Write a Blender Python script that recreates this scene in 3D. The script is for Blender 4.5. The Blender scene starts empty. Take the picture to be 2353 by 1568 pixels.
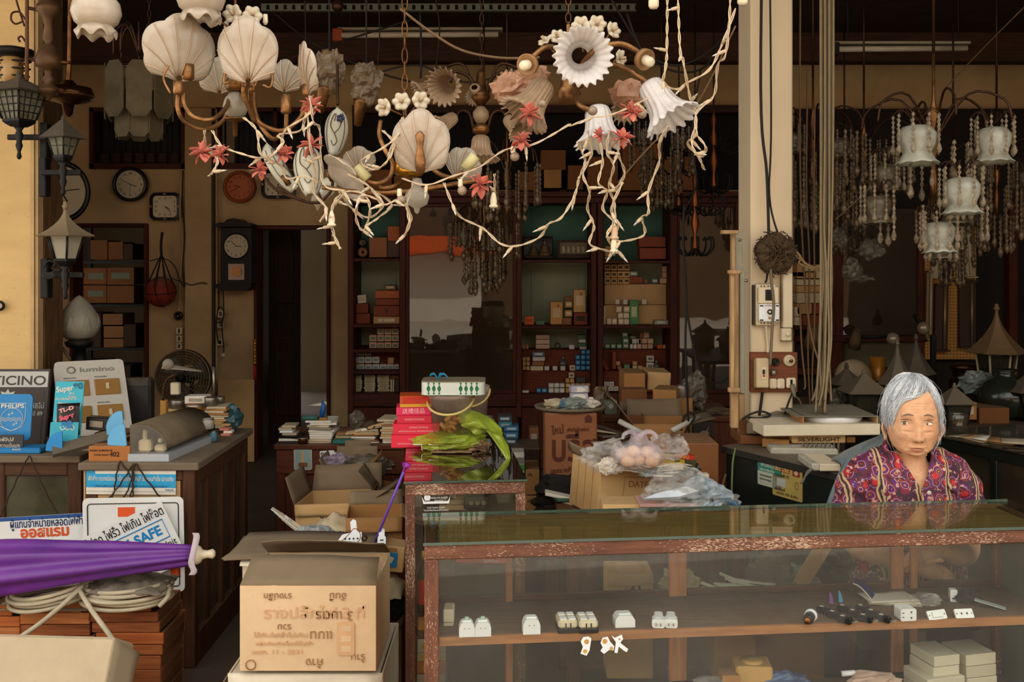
import bpy,math,random
from math import sin,cos
from mathutils import Vector,Matrix,noise
R=math.radians;nz=noise.noise
PI=math.pi
random.seed(7)
SC=bpy.context.scene
COL=SC.collection
F,CX,HY,CZ=2288.0,1176.5,600.0,1.63
cam=bpy.data.cameras.new('camera');cam.sensor_width=36;cam.lens=36*F/2353
cam.shift_y=-(784-HY)/2353;cam.clip_start=.05
camo=bpy.data.objects.new('camera',cam);COL.objects.link(camo)
camo.location=(0,0,CZ);camo.rotation_euler=(R(90),0,0)
SC.camera=camo
W=bpy.data.worlds.new('sky');SC.world=W;W.use_nodes=True
bg=W.node_tree.nodes['Background'];bg.inputs[0].default_value=(1.0,.97,.92,1);bg.inputs[1].default_value=1.0
sun=bpy.data.lights.new('sun','SUN');sun.energy=3.2;sun.angle=R(2);sun.color=(1,.93,.82)
suno=bpy.data.objects.new('sun',sun);COL.objects.link(suno);suno.location=(2,12,12)
suno.rotation_euler=Vector((-.30,-.72,-1.0)).to_track_quat('-Z','Y').to_euler()
SC.view_settings.view_transform='Standard';SC.view_settings.look='None'
SC.view_settings.exposure=1.2;SC.view_settings.gamma=1.0
SC.view_settings.use_curve_mapping=False
SC.cycles.max_bounces=10;SC.cycles.transparent_max_bounces=24;SC.cycles.diffuse_bounces=5;SC.cycles.glossy_bounces=4
SC.cycles.caustics_reflective=False;SC.cycles.caustics_refractive=False
SC.cycles.sample_clamp_indirect=4.0
def P(px,py,d):return Vector(((px-CX)/F*d,d,CZ+(HY-py)/F*d))
def S(n,d):return n/F*d
def V(*a):return Vector(a)
def frm(o,x,y):
 x=Vector(x).normalized();z=x.cross(Vector(y)).normalized();y=z.cross(x)
 m=Matrix((x,y,z)).transposed().to_4x4();m.translation=Vector(o);return m
def fc(o,yaw=0,roll=0,pitch=0):
 return Matrix.Translation(Vector(o))@Matrix.Rotation(R(yaw),4,'Z')@frm((0,0,0),(1,0,0),(0,0,1))@Matrix.Rotation(R(roll),4,'Z')@Matrix.Rotation(R(pitch),4,'X')
class MB:
 def __init__(s):s.v=[];s.f=[];s.sm=[]
 def add(s,vs,fs,M=None,smooth=False):
  b=len(s.v)
  s.v+=[(M@Vector(v)) if M else Vector(v) for v in vs]
  s.f+=[tuple(i+b for i in f) for f in fs];s.sm+=[smooth]*len(fs);return s
 def box(s,c,sz,M=None,b=.0):
  c=Vector(c);h=[x/2 for x in sz]
  if b<=0:
   vs=[(c.x+i*h[0],c.y+j*h[1],c.z+k*h[2]) for i in(-1,1) for j in(-1,1) for k in(-1,1)]
   return s.add(vs,[(0,1,3,2),(4,6,7,5),(0,4,5,1),(2,3,7,6),(0,2,6,4),(1,5,7,3)],M)
  b=min(b,min(h)*.8);vs=[];ix={}
  for i in(-1,1):
   for j in(-1,1):
    for k in(-1,1):
     for a in range(3):
      g=[h[q]-(0 if q==a else b) for q in range(3)]
      ix[i,j,k,a]=len(vs);vs.append((c.x+i*g[0],c.y+j*g[1],c.z+k*g[2]))
  fs=[]
  for a in range(3):
   p,q=[(1,2),(2,0),(0,1)][a]
   for sg in(-1,1):
    r=[]
    for(u,w) in((-1,-1),(1,-1),(1,1),(-1,1)):
     t=[0,0,0];t[a]=sg;t[p]=u;t[q]=w;r.append(ix[t[0],t[1],t[2],a])
    fs.append(tuple(r if sg>0 else r[::-1]))
   for u in(-1,1):
    for w in(-1,1):
     t0=[0,0,0];t0[a]=-1;t0[p]=u;t0[q]=w;t1=list(t0);t1[a]=1
     r=[ix[(*t0,p)],ix[(*t1,p)],ix[(*t1,q)],ix[(*t0,q)]]
     fs.append(tuple(r if u*w<0 else r[::-1]))
  for i in(-1,1):
   for j in(-1,1):
    for k in(-1,1):
     r=[ix[i,j,k,a] for a in range(3)];fs.append(tuple(r if i*j*k>0 else r[::-1]))
  return s.add(vs,fs,M)
 def tube(s,path,r,n=6,cap=True,M=None,close=False):
  pts=[Vector(p) for p in path];m=len(pts)
  rr=list(r) if isinstance(r,(list,tuple)) else[r]*m
  T=[]
  for i in range(m):
   a=pts[(i-1)%m if close else max(i-1,0)];c=pts[(i+1)%m if close else min(i+1,m-1)]
   t=c-a;T.append(t.normalized() if t.length>1e-9 else Vector((0,0,1)))
  u=T[0].orthogonal().normalized();vs=[];fs=[]
  for i in range(m):
   u=(u-T[i]*u.dot(T[i]));u=u.normalized() if u.length>1e-6 else T[i].orthogonal().normalized()
   w=T[i].cross(u)
   for k in range(n):
    an=2*PI*k/n;vs.append(pts[i]+(u*cos(an)+w*sin(an))*rr[i])
  for i in range(m if close else m-1):
   j=(i+1)%m
   for k in range(n):fs.append((i*n+k,i*n+(k+1)%n,j*n+(k+1)%n,j*n+k))
  if cap and not close:fs+=[tuple(range(n))[::-1],tuple((m-1)*n+k for k in range(n))]
  return s.add(vs,fs,M,True)
 def lathe(s,prof,n=16,M=None,fl=None,cap=True,smooth=True):
  vs=[];fs=[];m=len(prof)
  for i,(r,z) in enumerate(prof):
   for k in range(n):
    th=2*PI*k/n;q,dz=fl(th,i,m) if fl else(1,0)
    vs.append((r*q*cos(th),r*q*sin(th),z+dz))
  for i in range(m-1):
   for k in range(n):fs.append((i*n+k,i*n+(k+1)%n,(i+1)*n+(k+1)%n,(i+1)*n+k))
  if cap:
   if prof[0][0]>1e-6:fs.append(tuple(range(n))[::-1])
   if prof[-1][0]>1e-6:fs.append(tuple((m-1)*n+k for k in range(n)))
  return s.add(vs,fs,M,smooth)
 def ball(s,c,r,n=10,M=None,sq=(1,1,1)):
  m=max(4,n//2+1)
  T=Matrix.Translation(Vector(c))@Matrix.Diagonal((*sq,1))
  return s.lathe([(max(1e-5,r*sin(PI*i/m)),-r*cos(PI*i/m)) for i in range(m+1)],n,(M@T) if M else T,cap=False)
 def prism(s,poly,th,M=None,z0=0,smooth=False):
  n=len(poly);vs=[(x,y,z0) for x,y in poly]+[(x,y,z0+th) for x,y in poly]
  fs=[tuple(range(n))[::-1],tuple(range(n,2*n))]+[(i,(i+1)%n,n+(i+1)%n,n+i) for i in range(n)]
  return s.add(vs,fs,M,smooth)
 def grid(s,fn,nu,nv,M=None,smooth=True,wrap=False):
  vs=[fn(i/(nu if wrap else nu-1),j/(nv-1)) for j in range(nv) for i in range(nu)]
  fs=[(j*nu+i,j*nu+(i+1)%nu,(j+1)*nu+(i+1)%nu,(j+1)*nu+i) for j in range(nv-1) for i in range(nu if wrap else nu-1)]
  return s.add(vs,fs,M,smooth)
def rrect(w,h,r,n=4,cx=0,cy=0):
 o=[]
 for(sx,sy,a0) in((1,1,0),(-1,1,90),(-1,-1,180),(1,-1,270)):
  for i in range(n+1):
   a=R(a0+90*i/n);o.append((cx+sx*(w/2-r)+r*cos(a),cy+sy*(h/2-r)+r*sin(a)))
 return o
def circ(r,n=24,cx=0,cy=0):return[(cx+r*cos(2*PI*i/n),cy+r*sin(2*PI*i/n)) for i in range(n)]
def smp(pts,k=4):
 pts=[Vector(p) for p in pts];o=[]
 for i in range(len(pts)-1):
  a=pts[max(i-1,0)];b=pts[i];c=pts[i+1];d=pts[min(i+2,len(pts)-1)]
  for j in range(k):
   t=j/k;o.append(.5*((2*b)+(c-a)*t+(2*a-5*b+4*c-d)*t*t+(3*b-a-3*c+d)*t**3))
 o.append(pts[-1]);return o
def pxp(pts,d,k=4):
 return smp([P(p[0],p[1],d+(p[2] if len(p)>2 else 0)) for p in pts],k)
ORG={}
def _mesh(mb,name,mat,org):
 me=bpy.data.meshes.new(name)
 me.from_pydata([tuple(v-org) for v in mb.v],[],mb.f)
 me.polygons.foreach_set('use_smooth',mb.sm)
 if mat:me.materials.append(mat)
 me.update();return me
def tag(o,label,cat,group=None,kind=None):
 o['label']=label;o['category']=cat
 if group:o['group']=group
 if kind:o['kind']=kind
 return o
def tg(name,label,cat,loc,group=None):
 o=bpy.data.objects.new(name,None);COL.objects.link(o);o.location=loc;o.empty_display_size=.05
 ORG[o.name]=Vector(loc);return tag(o,label,cat,group)
def pt(mb,name,mat,parent,label=None,solid=0,sub=0,kind=None):
 org=ORG[parent.name];o=bpy.data.objects.new(name,_mesh(mb,name,mat,org));COL.objects.link(o);o.parent=parent
 ORG[o.name]=org
 if label:o['label']=label
 if kind:o['kind']=kind
 _mods(o,solid,sub);return o
def _mods(o,solid,sub):
 if solid:m=o.modifiers.new('thickness','SOLIDIFY');m.thickness=abs(solid);m.offset=-1 if solid>0 else 0
 if sub:m=o.modifiers.new('smooth','SUBSURF');m.levels=sub;m.render_levels=sub
def one(mb,name,mat,label,cat,group=None,solid=0,sub=0,kind=None):
 lo=Vector([min(v[i] for v in mb.v) for i in range(3)]);hi=Vector([max(v[i] for v in mb.v) for i in range(3)])
 org=Vector(((lo.x+hi.x)/2,(lo.y+hi.y)/2,lo.z))
 o=bpy.data.objects.new(name,_mesh(mb,name,mat,org));COL.objects.link(o);o.location=org;ORG[o.name]=org
 _mods(o,solid,sub);return tag(o,label,cat,group,kind)
def stc(mb,name,mat,label,cat):
 o=one(mb,name,mat,label,cat);o['kind']='structure';return o
def text(body,M,h,mat,parent,w=None,name='lettering',depth=.0006,align='CENTER',bold=0):
 c=bpy.data.curves.new('lettering','FONT');c.body=body;c.align_x=align;c.align_y='CENTER'
 c.extrude=depth;c.size=h*1.35;c.offset=bold*h
 t=bpy.data.objects.new('lettering',c);COL.objects.link(t)
 dg=bpy.context.evaluated_depsgraph_get();me=bpy.data.meshes.new_from_object(t.evaluated_get(dg))
 bpy.data.objects.remove(t);bpy.data.curves.remove(c)
 if w and len(me.vertices):
  xs=[v.co.x for v in me.vertices];k=w/max(1e-6,max(xs)-min(xs))
  me.transform(Matrix.Diagonal((k,1,1,1)))
 me.transform(Matrix.Translation(-ORG[parent.name])@M)
 me.materials.clear();me.materials.append(mat);me.name=name
 o=bpy.data.objects.new(name,me);COL.objects.link(o);o.parent=parent;ORG[o.name]=ORG[parent.name]
 return o
MC={}
def lin(c):
 o=[]
 for x in c[:3]:
  x/=255.;o.append(x/12.92 if x<=.04045 else((x+.055)/1.055)**2.4)
 return(*o,1)
def nd(t,ty,**k):
 n=t.nodes.new(ty)
 for a,b in k.items():setattr(n,a,b)
 return n
def mix(t,fac,a,b,blend='MIX'):
 n=nd(t,'ShaderNodeMix',data_type='RGBA',blend_type=blend)
 for s,x in((0,fac),(6,a),(7,b)):
  if hasattr(x,'is_linked'):t.links.new(x,n.inputs[s])
  else:n.inputs[s].default_value=x
 return n.outputs[2]
def ramp(t,fac,lo,hi,vals=None):
 n=nd(t,'ShaderNodeMapRange');n.inputs[1].default_value=lo;n.inputs[2].default_value=hi
 if vals:n.inputs[3].default_value,n.inputs[4].default_value=vals
 t.links.new(fac,n.inputs[0]);return n.outputs[0]
def coords(t,st=(1,1,1),rand=True):
 tc=nd(t,'ShaderNodeTexCoord');mp=nd(t,'ShaderNodeMapping');mp.inputs[3].default_value=st
 t.links.new(tc.outputs['Object'],mp.inputs[0])
 if rand:
  oi=nd(t,'ShaderNodeObjectInfo');cb=nd(t,'ShaderNodeVectorMath',operation='SCALE');cb.inputs[0].default_value=(13,7,19)
  t.links.new(oi.outputs['Random'],cb.inputs['Scale']);t.links.new(cb.outputs[0],mp.inputs[1])
 return mp.outputs[0]
def noi(t,vec,sc,det=4,ro=.6):
 n=nd(t,'ShaderNodeTexNoise');n.inputs['Scale'].default_value=sc;n.inputs['Detail'].default_value=det;n.inputs['Roughness'].default_value=ro
 t.links.new(vec,n.inputs['Vector']);return n.outputs['Fac']
def bumpn(t,h,s,dist=.01):
 n=nd(t,'ShaderNodeBump');n.inputs['Strength'].default_value=s;n.inputs['Distance'].default_value=dist
 t.links.new(h,n.inputs['Height']);return n.outputs[0]
def nmt(name):
 m=bpy.data.materials.new(name);m.use_nodes=True;t=m.node_tree
 return m,t,t.nodes['Principled BSDF'],t.nodes['Material Output']
def mat(name,c,r=.6,metal=0,v=.25,sc=10,st=(1,1,1),bump=0,bsc=None,dust=0,spec=.4,c2=None,spots=0,sheen=0,coat=0,orv=.12):
 if name in MC:return MC[name]
 m,t,b,out=nmt(name);vec=coords(t,st)
 f=ramp(t,noi(t,vec,sc),.3,.7)
 A=lin(c);B=lin(c2) if c2 else tuple(x*(1-v) for x in A[:3])+(1,)
 col=mix(t,f,A,B)
 if orv:
  oi=nd(t,'ShaderNodeObjectInfo');k=ramp(t,oi.outputs['Random'],0,1,(1-orv,1+orv))
  hs=nd(t,'ShaderNodeHueSaturation');t.links.new(k,hs.inputs['Value']);t.links.new(col,hs.inputs['Color']);col=hs.outputs[0]
 if spots:
  vec2=coords(t);g=ramp(t,noi(t,vec2,42,5,.7),.62,.70);g2=nd(t,'ShaderNodeMath',operation='MULTIPLY');g2.inputs[1].default_value=spots
  t.links.new(g,g2.inputs[0]);col=mix(t,g2.outputs[0],col,tuple(x*.35 for x in A[:3])+(1,))
 if dust:
  ge=nd(t,'ShaderNodeNewGeometry');sp=nd(t,'ShaderNodeSeparateXYZ');t.links.new(ge.outputs['Normal'],sp.inputs[0])
  u=ramp(t,sp.outputs[2],.35,.95);vec2=coords(t);nn=ramp(t,noi(t,vec2,23,5),.25,.6,(.45,1))
  mm=nd(t,'ShaderNodeMath',operation='MULTIPLY');t.links.new(u,mm.inputs[0]);t.links.new(nn,mm.inputs[1])
  m2=nd(t,'ShaderNodeMath',operation='MULTIPLY');m2.inputs[1].default_value=dust;t.links.new(mm.outputs[0],m2.inputs[0])
  col=mix(t,m2.outputs[0],col,lin((132,116,94)))
 t.links.new(col,b.inputs['Base Color'])
 b.inputs['Roughness'].default_value=r;b.inputs['Metallic'].default_value=metal
 b.inputs['Specular IOR Level'].default_value=spec
 if coat:b.inputs['Coat Weight'].default_value=coat
 if bump:
  t.links.new(bumpn(t,noi(t,vec,bsc or sc*4,4),bump),b.inputs['Normal'])
 MC[name]=m;return m
def wood(name,c,c2,axis=0,r=.45,sc=9,bump=.12,dust=0,orv=.12):
 st=[7,7,7];st[axis]=.6
 return mat(name,c,r+.12,0,0,sc,st,bump,sc*2,dust,.22,c2,orv=orv)
def card(name,c,dust=.35,v=.16,r=.85):
 return mat(name,c,r,0,v,7,bump=.12,bsc=60,dust=dust,spec=.2,spots=.12,orv=.1)
def worn(name,c,c2,flake,axis=0,amt=.55):
 if name in MC:return MC[name]
 m,t,b,out=nmt(name);st=[9,9,9];st[axis]=1.2
 vec=coords(t,st);f=ramp(t,noi(t,vec,7),.3,.7);col=mix(t,f,lin(c),lin(c2))
 st2=[120,120,120];st2[axis]=30;v2=coords(t,st2);big=noi(t,coords(t,(1,1,1)),5,3)
 n2=noi(t,v2,3.2,4,.62);a=nd(t,'ShaderNodeMath',operation='ADD');t.links.new(n2,a.inputs[0])
 s=ramp(t,big,.3,.75,(-.12,.12));t.links.new(s,a.inputs[1])
 k=ramp(t,a.outputs[0],1.07-amt,1.12-amt)
 col=mix(t,k,col,lin(flake));t.links.new(col,b.inputs['Base Color'])
 b.inputs['Roughness'].default_value=.55;t.links.new(bumpn(t,a.outputs[0],.35,.004),b.inputs['Normal'])
 MC[name]=m;return m
def gls(name,tint=(255,255,255),refl=1.0,dusty=.05,dcol=(190,180,160),rough=.02,wav=0,dsc=3,ior=1.5):
 if name in MC:return MC[name]
 m,t,b,out=nmt(name);t.nodes.remove(b)
 tr=nd(t,'ShaderNodeBsdfTransparent');tr.inputs[0].default_value=lin(tint)
 gl=nd(t,'ShaderNodeBsdfGlossy');gl.inputs['Roughness'].default_value=rough
 fr=nd(t,'ShaderNodeFresnel');ge_=nd(t,'ShaderNodeNewGeometry');t.links.new(ramp(t,ge_.outputs['Backfacing'],0,1,(ior,1/ior)),fr.inputs[0])
 vec=coords(t)
 if wav:
  bn=bumpn(t,noi(t,vec,2.2,2),wav,.02);t.links.new(bn,gl.inputs['Normal'])
 fm=nd(t,'ShaderNodeMath',operation='MULTIPLY',use_clamp=True);fm.inputs[1].default_value=refl;t.links.new(fr.outputs[0],fm.inputs[0])
 m1=nd(t,'ShaderNodeMixShader');t.links.new(fm.outputs[0],m1.inputs[0]);t.links.new(tr.outputs[0],m1.inputs[1]);t.links.new(gl.outputs[0],m1.inputs[2])
 df=nd(t,'ShaderNodeBsdfDiffuse');df.inputs[0].default_value=lin(dcol)
 n1=ramp(t,noi(t,vec,dsc,6,.65),.3,.75,(dusty*.35,dusty*1.7))
 m2=nd(t,'ShaderNodeMixShader');t.links.new(n1,m2.inputs[0]);t.links.new(m1.outputs[0],m2.inputs[1]);t.links.new(df.outputs[0],m2.inputs[2])
 t.links.new(m2.outputs[0],out.inputs[0]);MC[name]=m;return m
def flm(name,c,alpha=.45,rough=.2,bump=.6,sc=14):
 if name in MC:return MC[name]
 m,t,b,out=nmt(name);vec=coords(t)
 b.inputs['Base Color'].default_value=lin(c);b.inputs['Roughness'].default_value=rough;b.inputs['Specular IOR Level'].default_value=.7
 n=noi(t,vec,sc,5,.6);t.links.new(bumpn(t,n,bump,.02),b.inputs['Normal'])
 tr=nd(t,'ShaderNodeBsdfTransparent');tr.inputs[0].default_value=tuple(.5+.5*x for x in lin(c)[:3])+(1,)
 k=ramp(t,n,.3,.75,(max(0,alpha-.25),min(1,alpha+.3)))
 ms=nd(t,'ShaderNodeMixShader');t.links.new(k,ms.inputs[0]);t.links.new(tr.outputs[0],ms.inputs[1]);t.links.new(b.outputs[0],ms.inputs[2])
 t.links.new(ms.outputs[0],out.inputs[0]);MC[name]=m;return m
def frs(name,c,c2,trans=.35,rough=.35,sc=6,clear=0,dust=.0):
 if name in MC:return MC[name]
 m,t,b,out=nmt(name);vec=coords(t)
 col=mix(t,ramp(t,noi(t,vec,sc,5),.3,.7),lin(c),lin(c2));t.links.new(col,b.inputs['Base Color'])
 b.inputs['Roughness'].default_value=rough;b.inputs['Specular IOR Level'].default_value=.6
 tl=nd(t,'ShaderNodeBsdfTranslucent');t.links.new(col,tl.inputs[0])
 ms=nd(t,'ShaderNodeMixShader');ms.inputs[0].default_value=trans;t.links.new(b.outputs[0],ms.inputs[1]);t.links.new(tl.outputs[0],ms.inputs[2])
 o=ms.outputs[0]
 if clear:
  tr=nd(t,'ShaderNodeBsdfTransparent');m2=nd(t,'ShaderNodeMixShader');m2.inputs[0].default_value=clear
  t.links.new(o,m2.inputs[1]);t.links.new(tr.outputs[0],m2.inputs[2]);o=m2.outputs[0]
 t.links.new(o,out.inputs[0]);MC[name]=m;return m
def plain(name,c,r=.6,metal=0,spec=.4):return mat(name,c,r,metal,v=.12,sc=9,spec=spec,orv=.06)
BRS=mat('aged brass',(140,94,50),.38,.8,v=.55,sc=18,bump=.1,dust=.35,c2=(78,48,26))
GOLD=mat('gold paint',(166,118,70),.36,.7,v=.4,sc=30,bump=.2,dust=.3,c2=(104,70,42))
BRZ=mat('dark bronze',(70,44,26),.45,.7,v=.4,sc=18,dust=.3)
IRON=mat('black iron',(26,23,20),.55,.4,v=.3,sc=20,dust=.35)
CRP=mat('cream plastic',(226,212,180),.4,v=.12,dust=.2)
WHP=mat('white plastic',(238,240,238),.35,v=.06,sc=6,orv=.03)
BKP=mat('black plastic',(18,17,16),.35,v=.2)
WIREW=mat('ivory wire',(204,180,146),.6,v=.2,sc=40)
WIREB=mat('dark wire',(30,24,19),.7,v=.3)
STL=mat('dull steel',(150,142,128),.35,.8,v=.25,sc=14,dust=.2)
CDB=card('cardboard',(176,126,74));CDL=card('pale cardboard',(206,166,112));CDD=card('dark cardboard',(128,82,46));CARDW=card('white carton board',(222,208,178))
PPR=mat('aged paper',(206,188,154),.85,v=.2,sc=20,dust=.2);PPW=mat('white paper',(228,220,202),.8,v=.12,sc=14)
INKB=mat('black ink',(34,28,24),.8,v=.1);INKR=mat('brown ink',(150,92,52),.8,v=.2)
RDW=wood('red brown wood',(92,38,18),(58,22,11),2);RDX=wood('red brown wood lengthwise',(88,36,17),(54,21,11),0)
DKW=wood('dark stained wood',(62,38,24),(36,21,13),2,dust=.5);DKX=wood('dark stained wood lengthwise',(70,44,28),(42,25,16),0,dust=.4)
MT,MD,ru=Matrix.Translation,Matrix.Diagonal,random.uniform
def RX(a):return Matrix.Rotation(R(a),4,'X')
def RY(a):return Matrix.Rotation(R(a),4,'Y')
def RZ(a):return Matrix.Rotation(R(a),4,'Z')
def PX(*a,**k):mb=MB();pxbox(mb,*a,**k);return mb
# == the setting
YW=8.2
CREAM=mat('cream wall paint',(204,172,124),.85,v=.22,sc=1.6,bump=.1,bsc=40,spots=.08,orv=0,c2=(168,134,92))
CREAMD=mat('stained cream paint',(196,158,106),.85,v=.3,sc=2.2,bump=.12,bsc=40,spots=.12,orv=0)
DARKCEIL=wood('old ceiling boards',(66,50,36),(44,32,23),0,r=.7,orv=.1)
CONC=mat('dusty dark concrete',(92,76,62),.8,v=.35,sc=3,bump=.15,spots=.2)
STREET=mat('pale street concrete',(196,186,170),.9,v=.15,sc=.8)
def wallpiece(mb,px0,px1,py0,py1,y=YW,th=.16):
 a=P(px0,py1,y);b=P(px1,py0,y)
 mb.box(((a.x+b.x)/2,y+th/2,(a.z+b.z)/2),(b.x-a.x,th,b.z-a.z))
ZF=lambda y:HY+CZ*F/y
stc(MB().box((0,6.5,-.05),(11,12.6,.1)),'floor',CONC,'dusty dark concrete floor of the shop','floor')
stc(MB().box((0,-14,-.12),(60,29,.1)),'ground',STREET,'pale concrete street in front of the shop','ground')
stc(MB().box((.3,8.3,3.34),(10,7.8,.1)),'ceiling',DARKCEIL,'dark boarded ceiling over the shop','ceiling');stc(MB().box((.3,3.4,3.62),(10,2.2,.1)),'ceiling_canopy',DARKCEIL,'dark boarded canopy over the shopfront','ceiling')  # canopy is unseen, its front edge drawn back to admit more sky light
for i,(y,z) in enumerate(((7.3,3.2),(4.42,3.44))):
 mb=MB();mb.box((.3,y,z),(9.2,.14,.24),b=.01)
 o=stc(mb,'trim_%d'%(i+1),DKX,('dark ceiling beam near the back wall','dark ceiling beam halfway into the shop')[i],'beam')
mb=MB()
TOPR=-40
wallpiece(mb,60,2700,TOPR,250)
wallpiece(mb,60,210,250,386);wallpiece(mb,420,500,250,386)
wallpiece(mb,60,760,386,518)
wallpiece(mb,60,168,518,ZF(YW));wallpiece(mb,338,584,518,ZF(YW))
wallpiece(mb,760,812,250,ZF(YW))
wallpiece(mb,810,2700,250,ZF(YW))
wall_back=stc(mb,'wall_back',CREAM,'stained cream plaster wall at the back of the shop','wall')
stc(MB().box((-3.95,6.3,1.8),(.16,4.2,3.7)),'wall_left',CREAMD,'cream side wall of the shop behind the lanterns','wall')
stc(MB().box((4.9,6.9,1.8),(.16,10.4,3.7)),'wall_right',DKW,'dark wooden side wall behind the crystal chandeliers','wall')
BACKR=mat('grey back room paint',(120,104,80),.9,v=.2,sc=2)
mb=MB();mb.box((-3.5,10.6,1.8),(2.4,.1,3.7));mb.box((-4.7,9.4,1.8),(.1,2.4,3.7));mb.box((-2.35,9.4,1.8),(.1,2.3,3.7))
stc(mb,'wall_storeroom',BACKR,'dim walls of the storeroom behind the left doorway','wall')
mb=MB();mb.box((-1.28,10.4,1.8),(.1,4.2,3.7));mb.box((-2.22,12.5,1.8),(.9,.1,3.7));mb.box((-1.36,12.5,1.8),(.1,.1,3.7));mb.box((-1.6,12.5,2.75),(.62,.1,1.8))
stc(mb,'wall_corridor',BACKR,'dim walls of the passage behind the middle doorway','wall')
stc(MB().box((-2.6,11,3.4),(3.4,5,.1)),'ceiling_back',DARKCEIL,'dark ceiling over the rooms at the back','ceiling')
PILL=mat('rough brushed cream plaster',(222,186,126),.9,v=.16,sc=3,st=(1,1,3),bump=.55,bsc=9,spots=.35,orv=0)
stc(MB().box((-2.56,4.68,1.8),(.68,.16,3.7)),'wall_front_left',PILL,'rough cream plaster pier at the edge of the shopfront','wall')
mb=MB();mb.box((-2.212,4.62,1.8),(.016,.06,3.7));mb.box((-2.196,4.625,1.8),(.012,.05,3.7));stc(mb,'trim_3',mat('pale edge strip',(206,172,120),.7),'narrow pale strips along the edge of the plaster pier','trim')
stc(MB().box((-2.24,4.76,1.8),(.10,.20,3.7),b=.006),'trim_4',wood('weathered brown post',(112,82,52),(70,48,30),2,r=.7),'weathered brown wooden post beside the plaster pier','post')
COLM=mat('cream column paint',(226,204,168),.75,v=.10,sc=2,bump=.06,bsc=30,spots=.05,orv=0)
a=P(1725,600,4.2);b=P(1822,600,4.2)
mb=MB();mb.box(((a.x+b.x)/2,4.2+.115,1.8),(b.x-a.x,.23,3.7),b=.006)
stc(mb,'pillar',COLM,'cream square pillar standing in the shop with switches on it','pillar')
COLX0,COLX1,COLY=a.x,b.x,4.2
t=tg('window_1','barred transom window over the clocks in the back wall','window',P(318,386,YW));t['kind']='structure'
mb=MB()
for(x0,x1,y0,y1) in((205,425,376,388),(205,425,247,256),(205,214,247,388),(416,425,247,388)):
 a=P(x0,y1,YW-.03);b=P(x1,y0,YW-.03);mb.box(((a.x+b.x)/2,YW+.03,(a.z+b.z)/2),(b.x-a.x,.12,b.z-a.z))
pt(mb,'window_frame',RDX,t)
for i in range(8):
 q=P(226+i*26.5,318,YW+.05);pt(MB().tube([q+V(0,0,-.24),q+V(0,0,.24)],.008,6),'window_bar',IRON,t)
mb=MB();q=P(315,366,YW+.1);mb.box(q,(.75,.03,.10));pt(mb,'lower_panel',DKX,t)
pt(MB().box(P(315,318,YW+.14),(.8,.01,.52)),'shade_backing',IRON,t)  # dark sheet added to stand for the shade behind the bars
t=tg('window_2','dark barred transom over the middle doorway','window',P(650,386,YW));t['kind']='structure'
mb=MB()
for(x0,x1,y0,y1) in((496,770,376,388),(496,770,247,256),(496,504,247,388),(762,770,247,388),(628,636,247,388)):
 a=P(x0,y1,YW-.03);b=P(x1,y0,YW-.03);mb.box(((a.x+b.x)/2,YW+.03,(a.z+b.z)/2),(b.x-a.x,.12,b.z-a.z))
pt(mb,'window_frame',RDX,t)
for i in range(9):
 q=P(518+i*28,318,YW+.05);pt(MB().tube([q+V(0,0,-.24),q+V(0,0,.24)],.008,6),'window_bar',IRON,t)
pt(MB().box(P(633,318,YW+.14),(1.0,.01,.52)),'shade_backing',IRON,t)  # added dark sheet paints the shade here and shuts out a bright gap
def doorframe(name,label,x0,x1,ytop,wj=8):
 t=tg(name,label,'door frame',P((x0+x1)/2,ZF(YW),YW));t['kind']='structure'
 for k,(u0,u1,v0,v1) in enumerate(((x0-wj,x0,ytop-wj,ZF(YW)),(x1,x1+wj,ytop-wj,ZF(YW)),(x0,x1,ytop-wj,ytop))):
  a=P(u0,v1,YW);b=P(u1,v0,YW);mb=MB();mb.box(((a.x+b.x)/2,YW+.06,(a.z+b.z)/2),(b.x-a.x,.2,b.z-a.z),b=.006)
  pt(mb,('door_jamb','door_jamb','door_head')[k],RDW if k<2 else RDX,t)
 return t
doorframe('door_1','red brown frame of the storeroom doorway',172,334,522)
doorframe('door_2','red brown frame of the middle doorway beside the pendulum clock',594,752,528)
mb=MB();a=P(655,1050,8.9);mb.box((a.x,8.9,1.05),(.28,.05,2.1),b=.006);t=one(mb,'door_3',DKW,'dark wooden door leaf standing open in the passage','door');t['kind']='structure'
pt(MB().box((a.x,8.87,1.55),(.18,.02,.6),b=.006),'door_panel',DKW,t)
pt(MB().box((a.x,8.87,.6),(.18,.02,.7),b=.006),'door_panel',DKW,t)
t=tg('window_3','small pale barred window at the end of the passage','window',P(622,660,12.3));t['kind']='structure'
mb=MB();q=P(622,629,12.38);mb.box(q,(.24,.02,.34));m_,tt,bb,oo=nmt('glowing frosted pane');bb.inputs['Base Color'].default_value=lin((190,215,205));bb.inputs['Emission Color'].default_value=lin((170,205,195));bb.inputs['Emission Strength'].default_value=.25  # weak emission stands in for daylight behind the pane
pt(mb,'pane',m_,t)
for i in range(4):
 q=P(603+i*13,629,12.33);pt(MB().box(q,(.012,.03,.36)),'window_bar',IRON,t)
stc(MB().box((-8.9,-13.2,.85),(16,.3,1.9)),'wall_opposite',mat('whitewashed wall',(236,228,214),.9,v=.08,sc=1),'low whitewashed wall across the street','wall')
stc(MB().box((4,-13.6,2.4),(42,.3,5.0)),'wall_opposite_house',mat('brown house wall',(118,90,66),.9,v=.3,sc=1),'brown house behind the whitewashed wall across the street','wall')
mb=MB();mb.prism([(0,0),(.9,-.42),(.9,-.48),(0,-.06)],9,frm((-9.6,-13.03,2.3),(0,1,0),(0,0,1)))
stc(mb,'awning',mat('orange awning cloth',(236,92,30),.8,v=.1),'orange awning across the street','awning')
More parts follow.
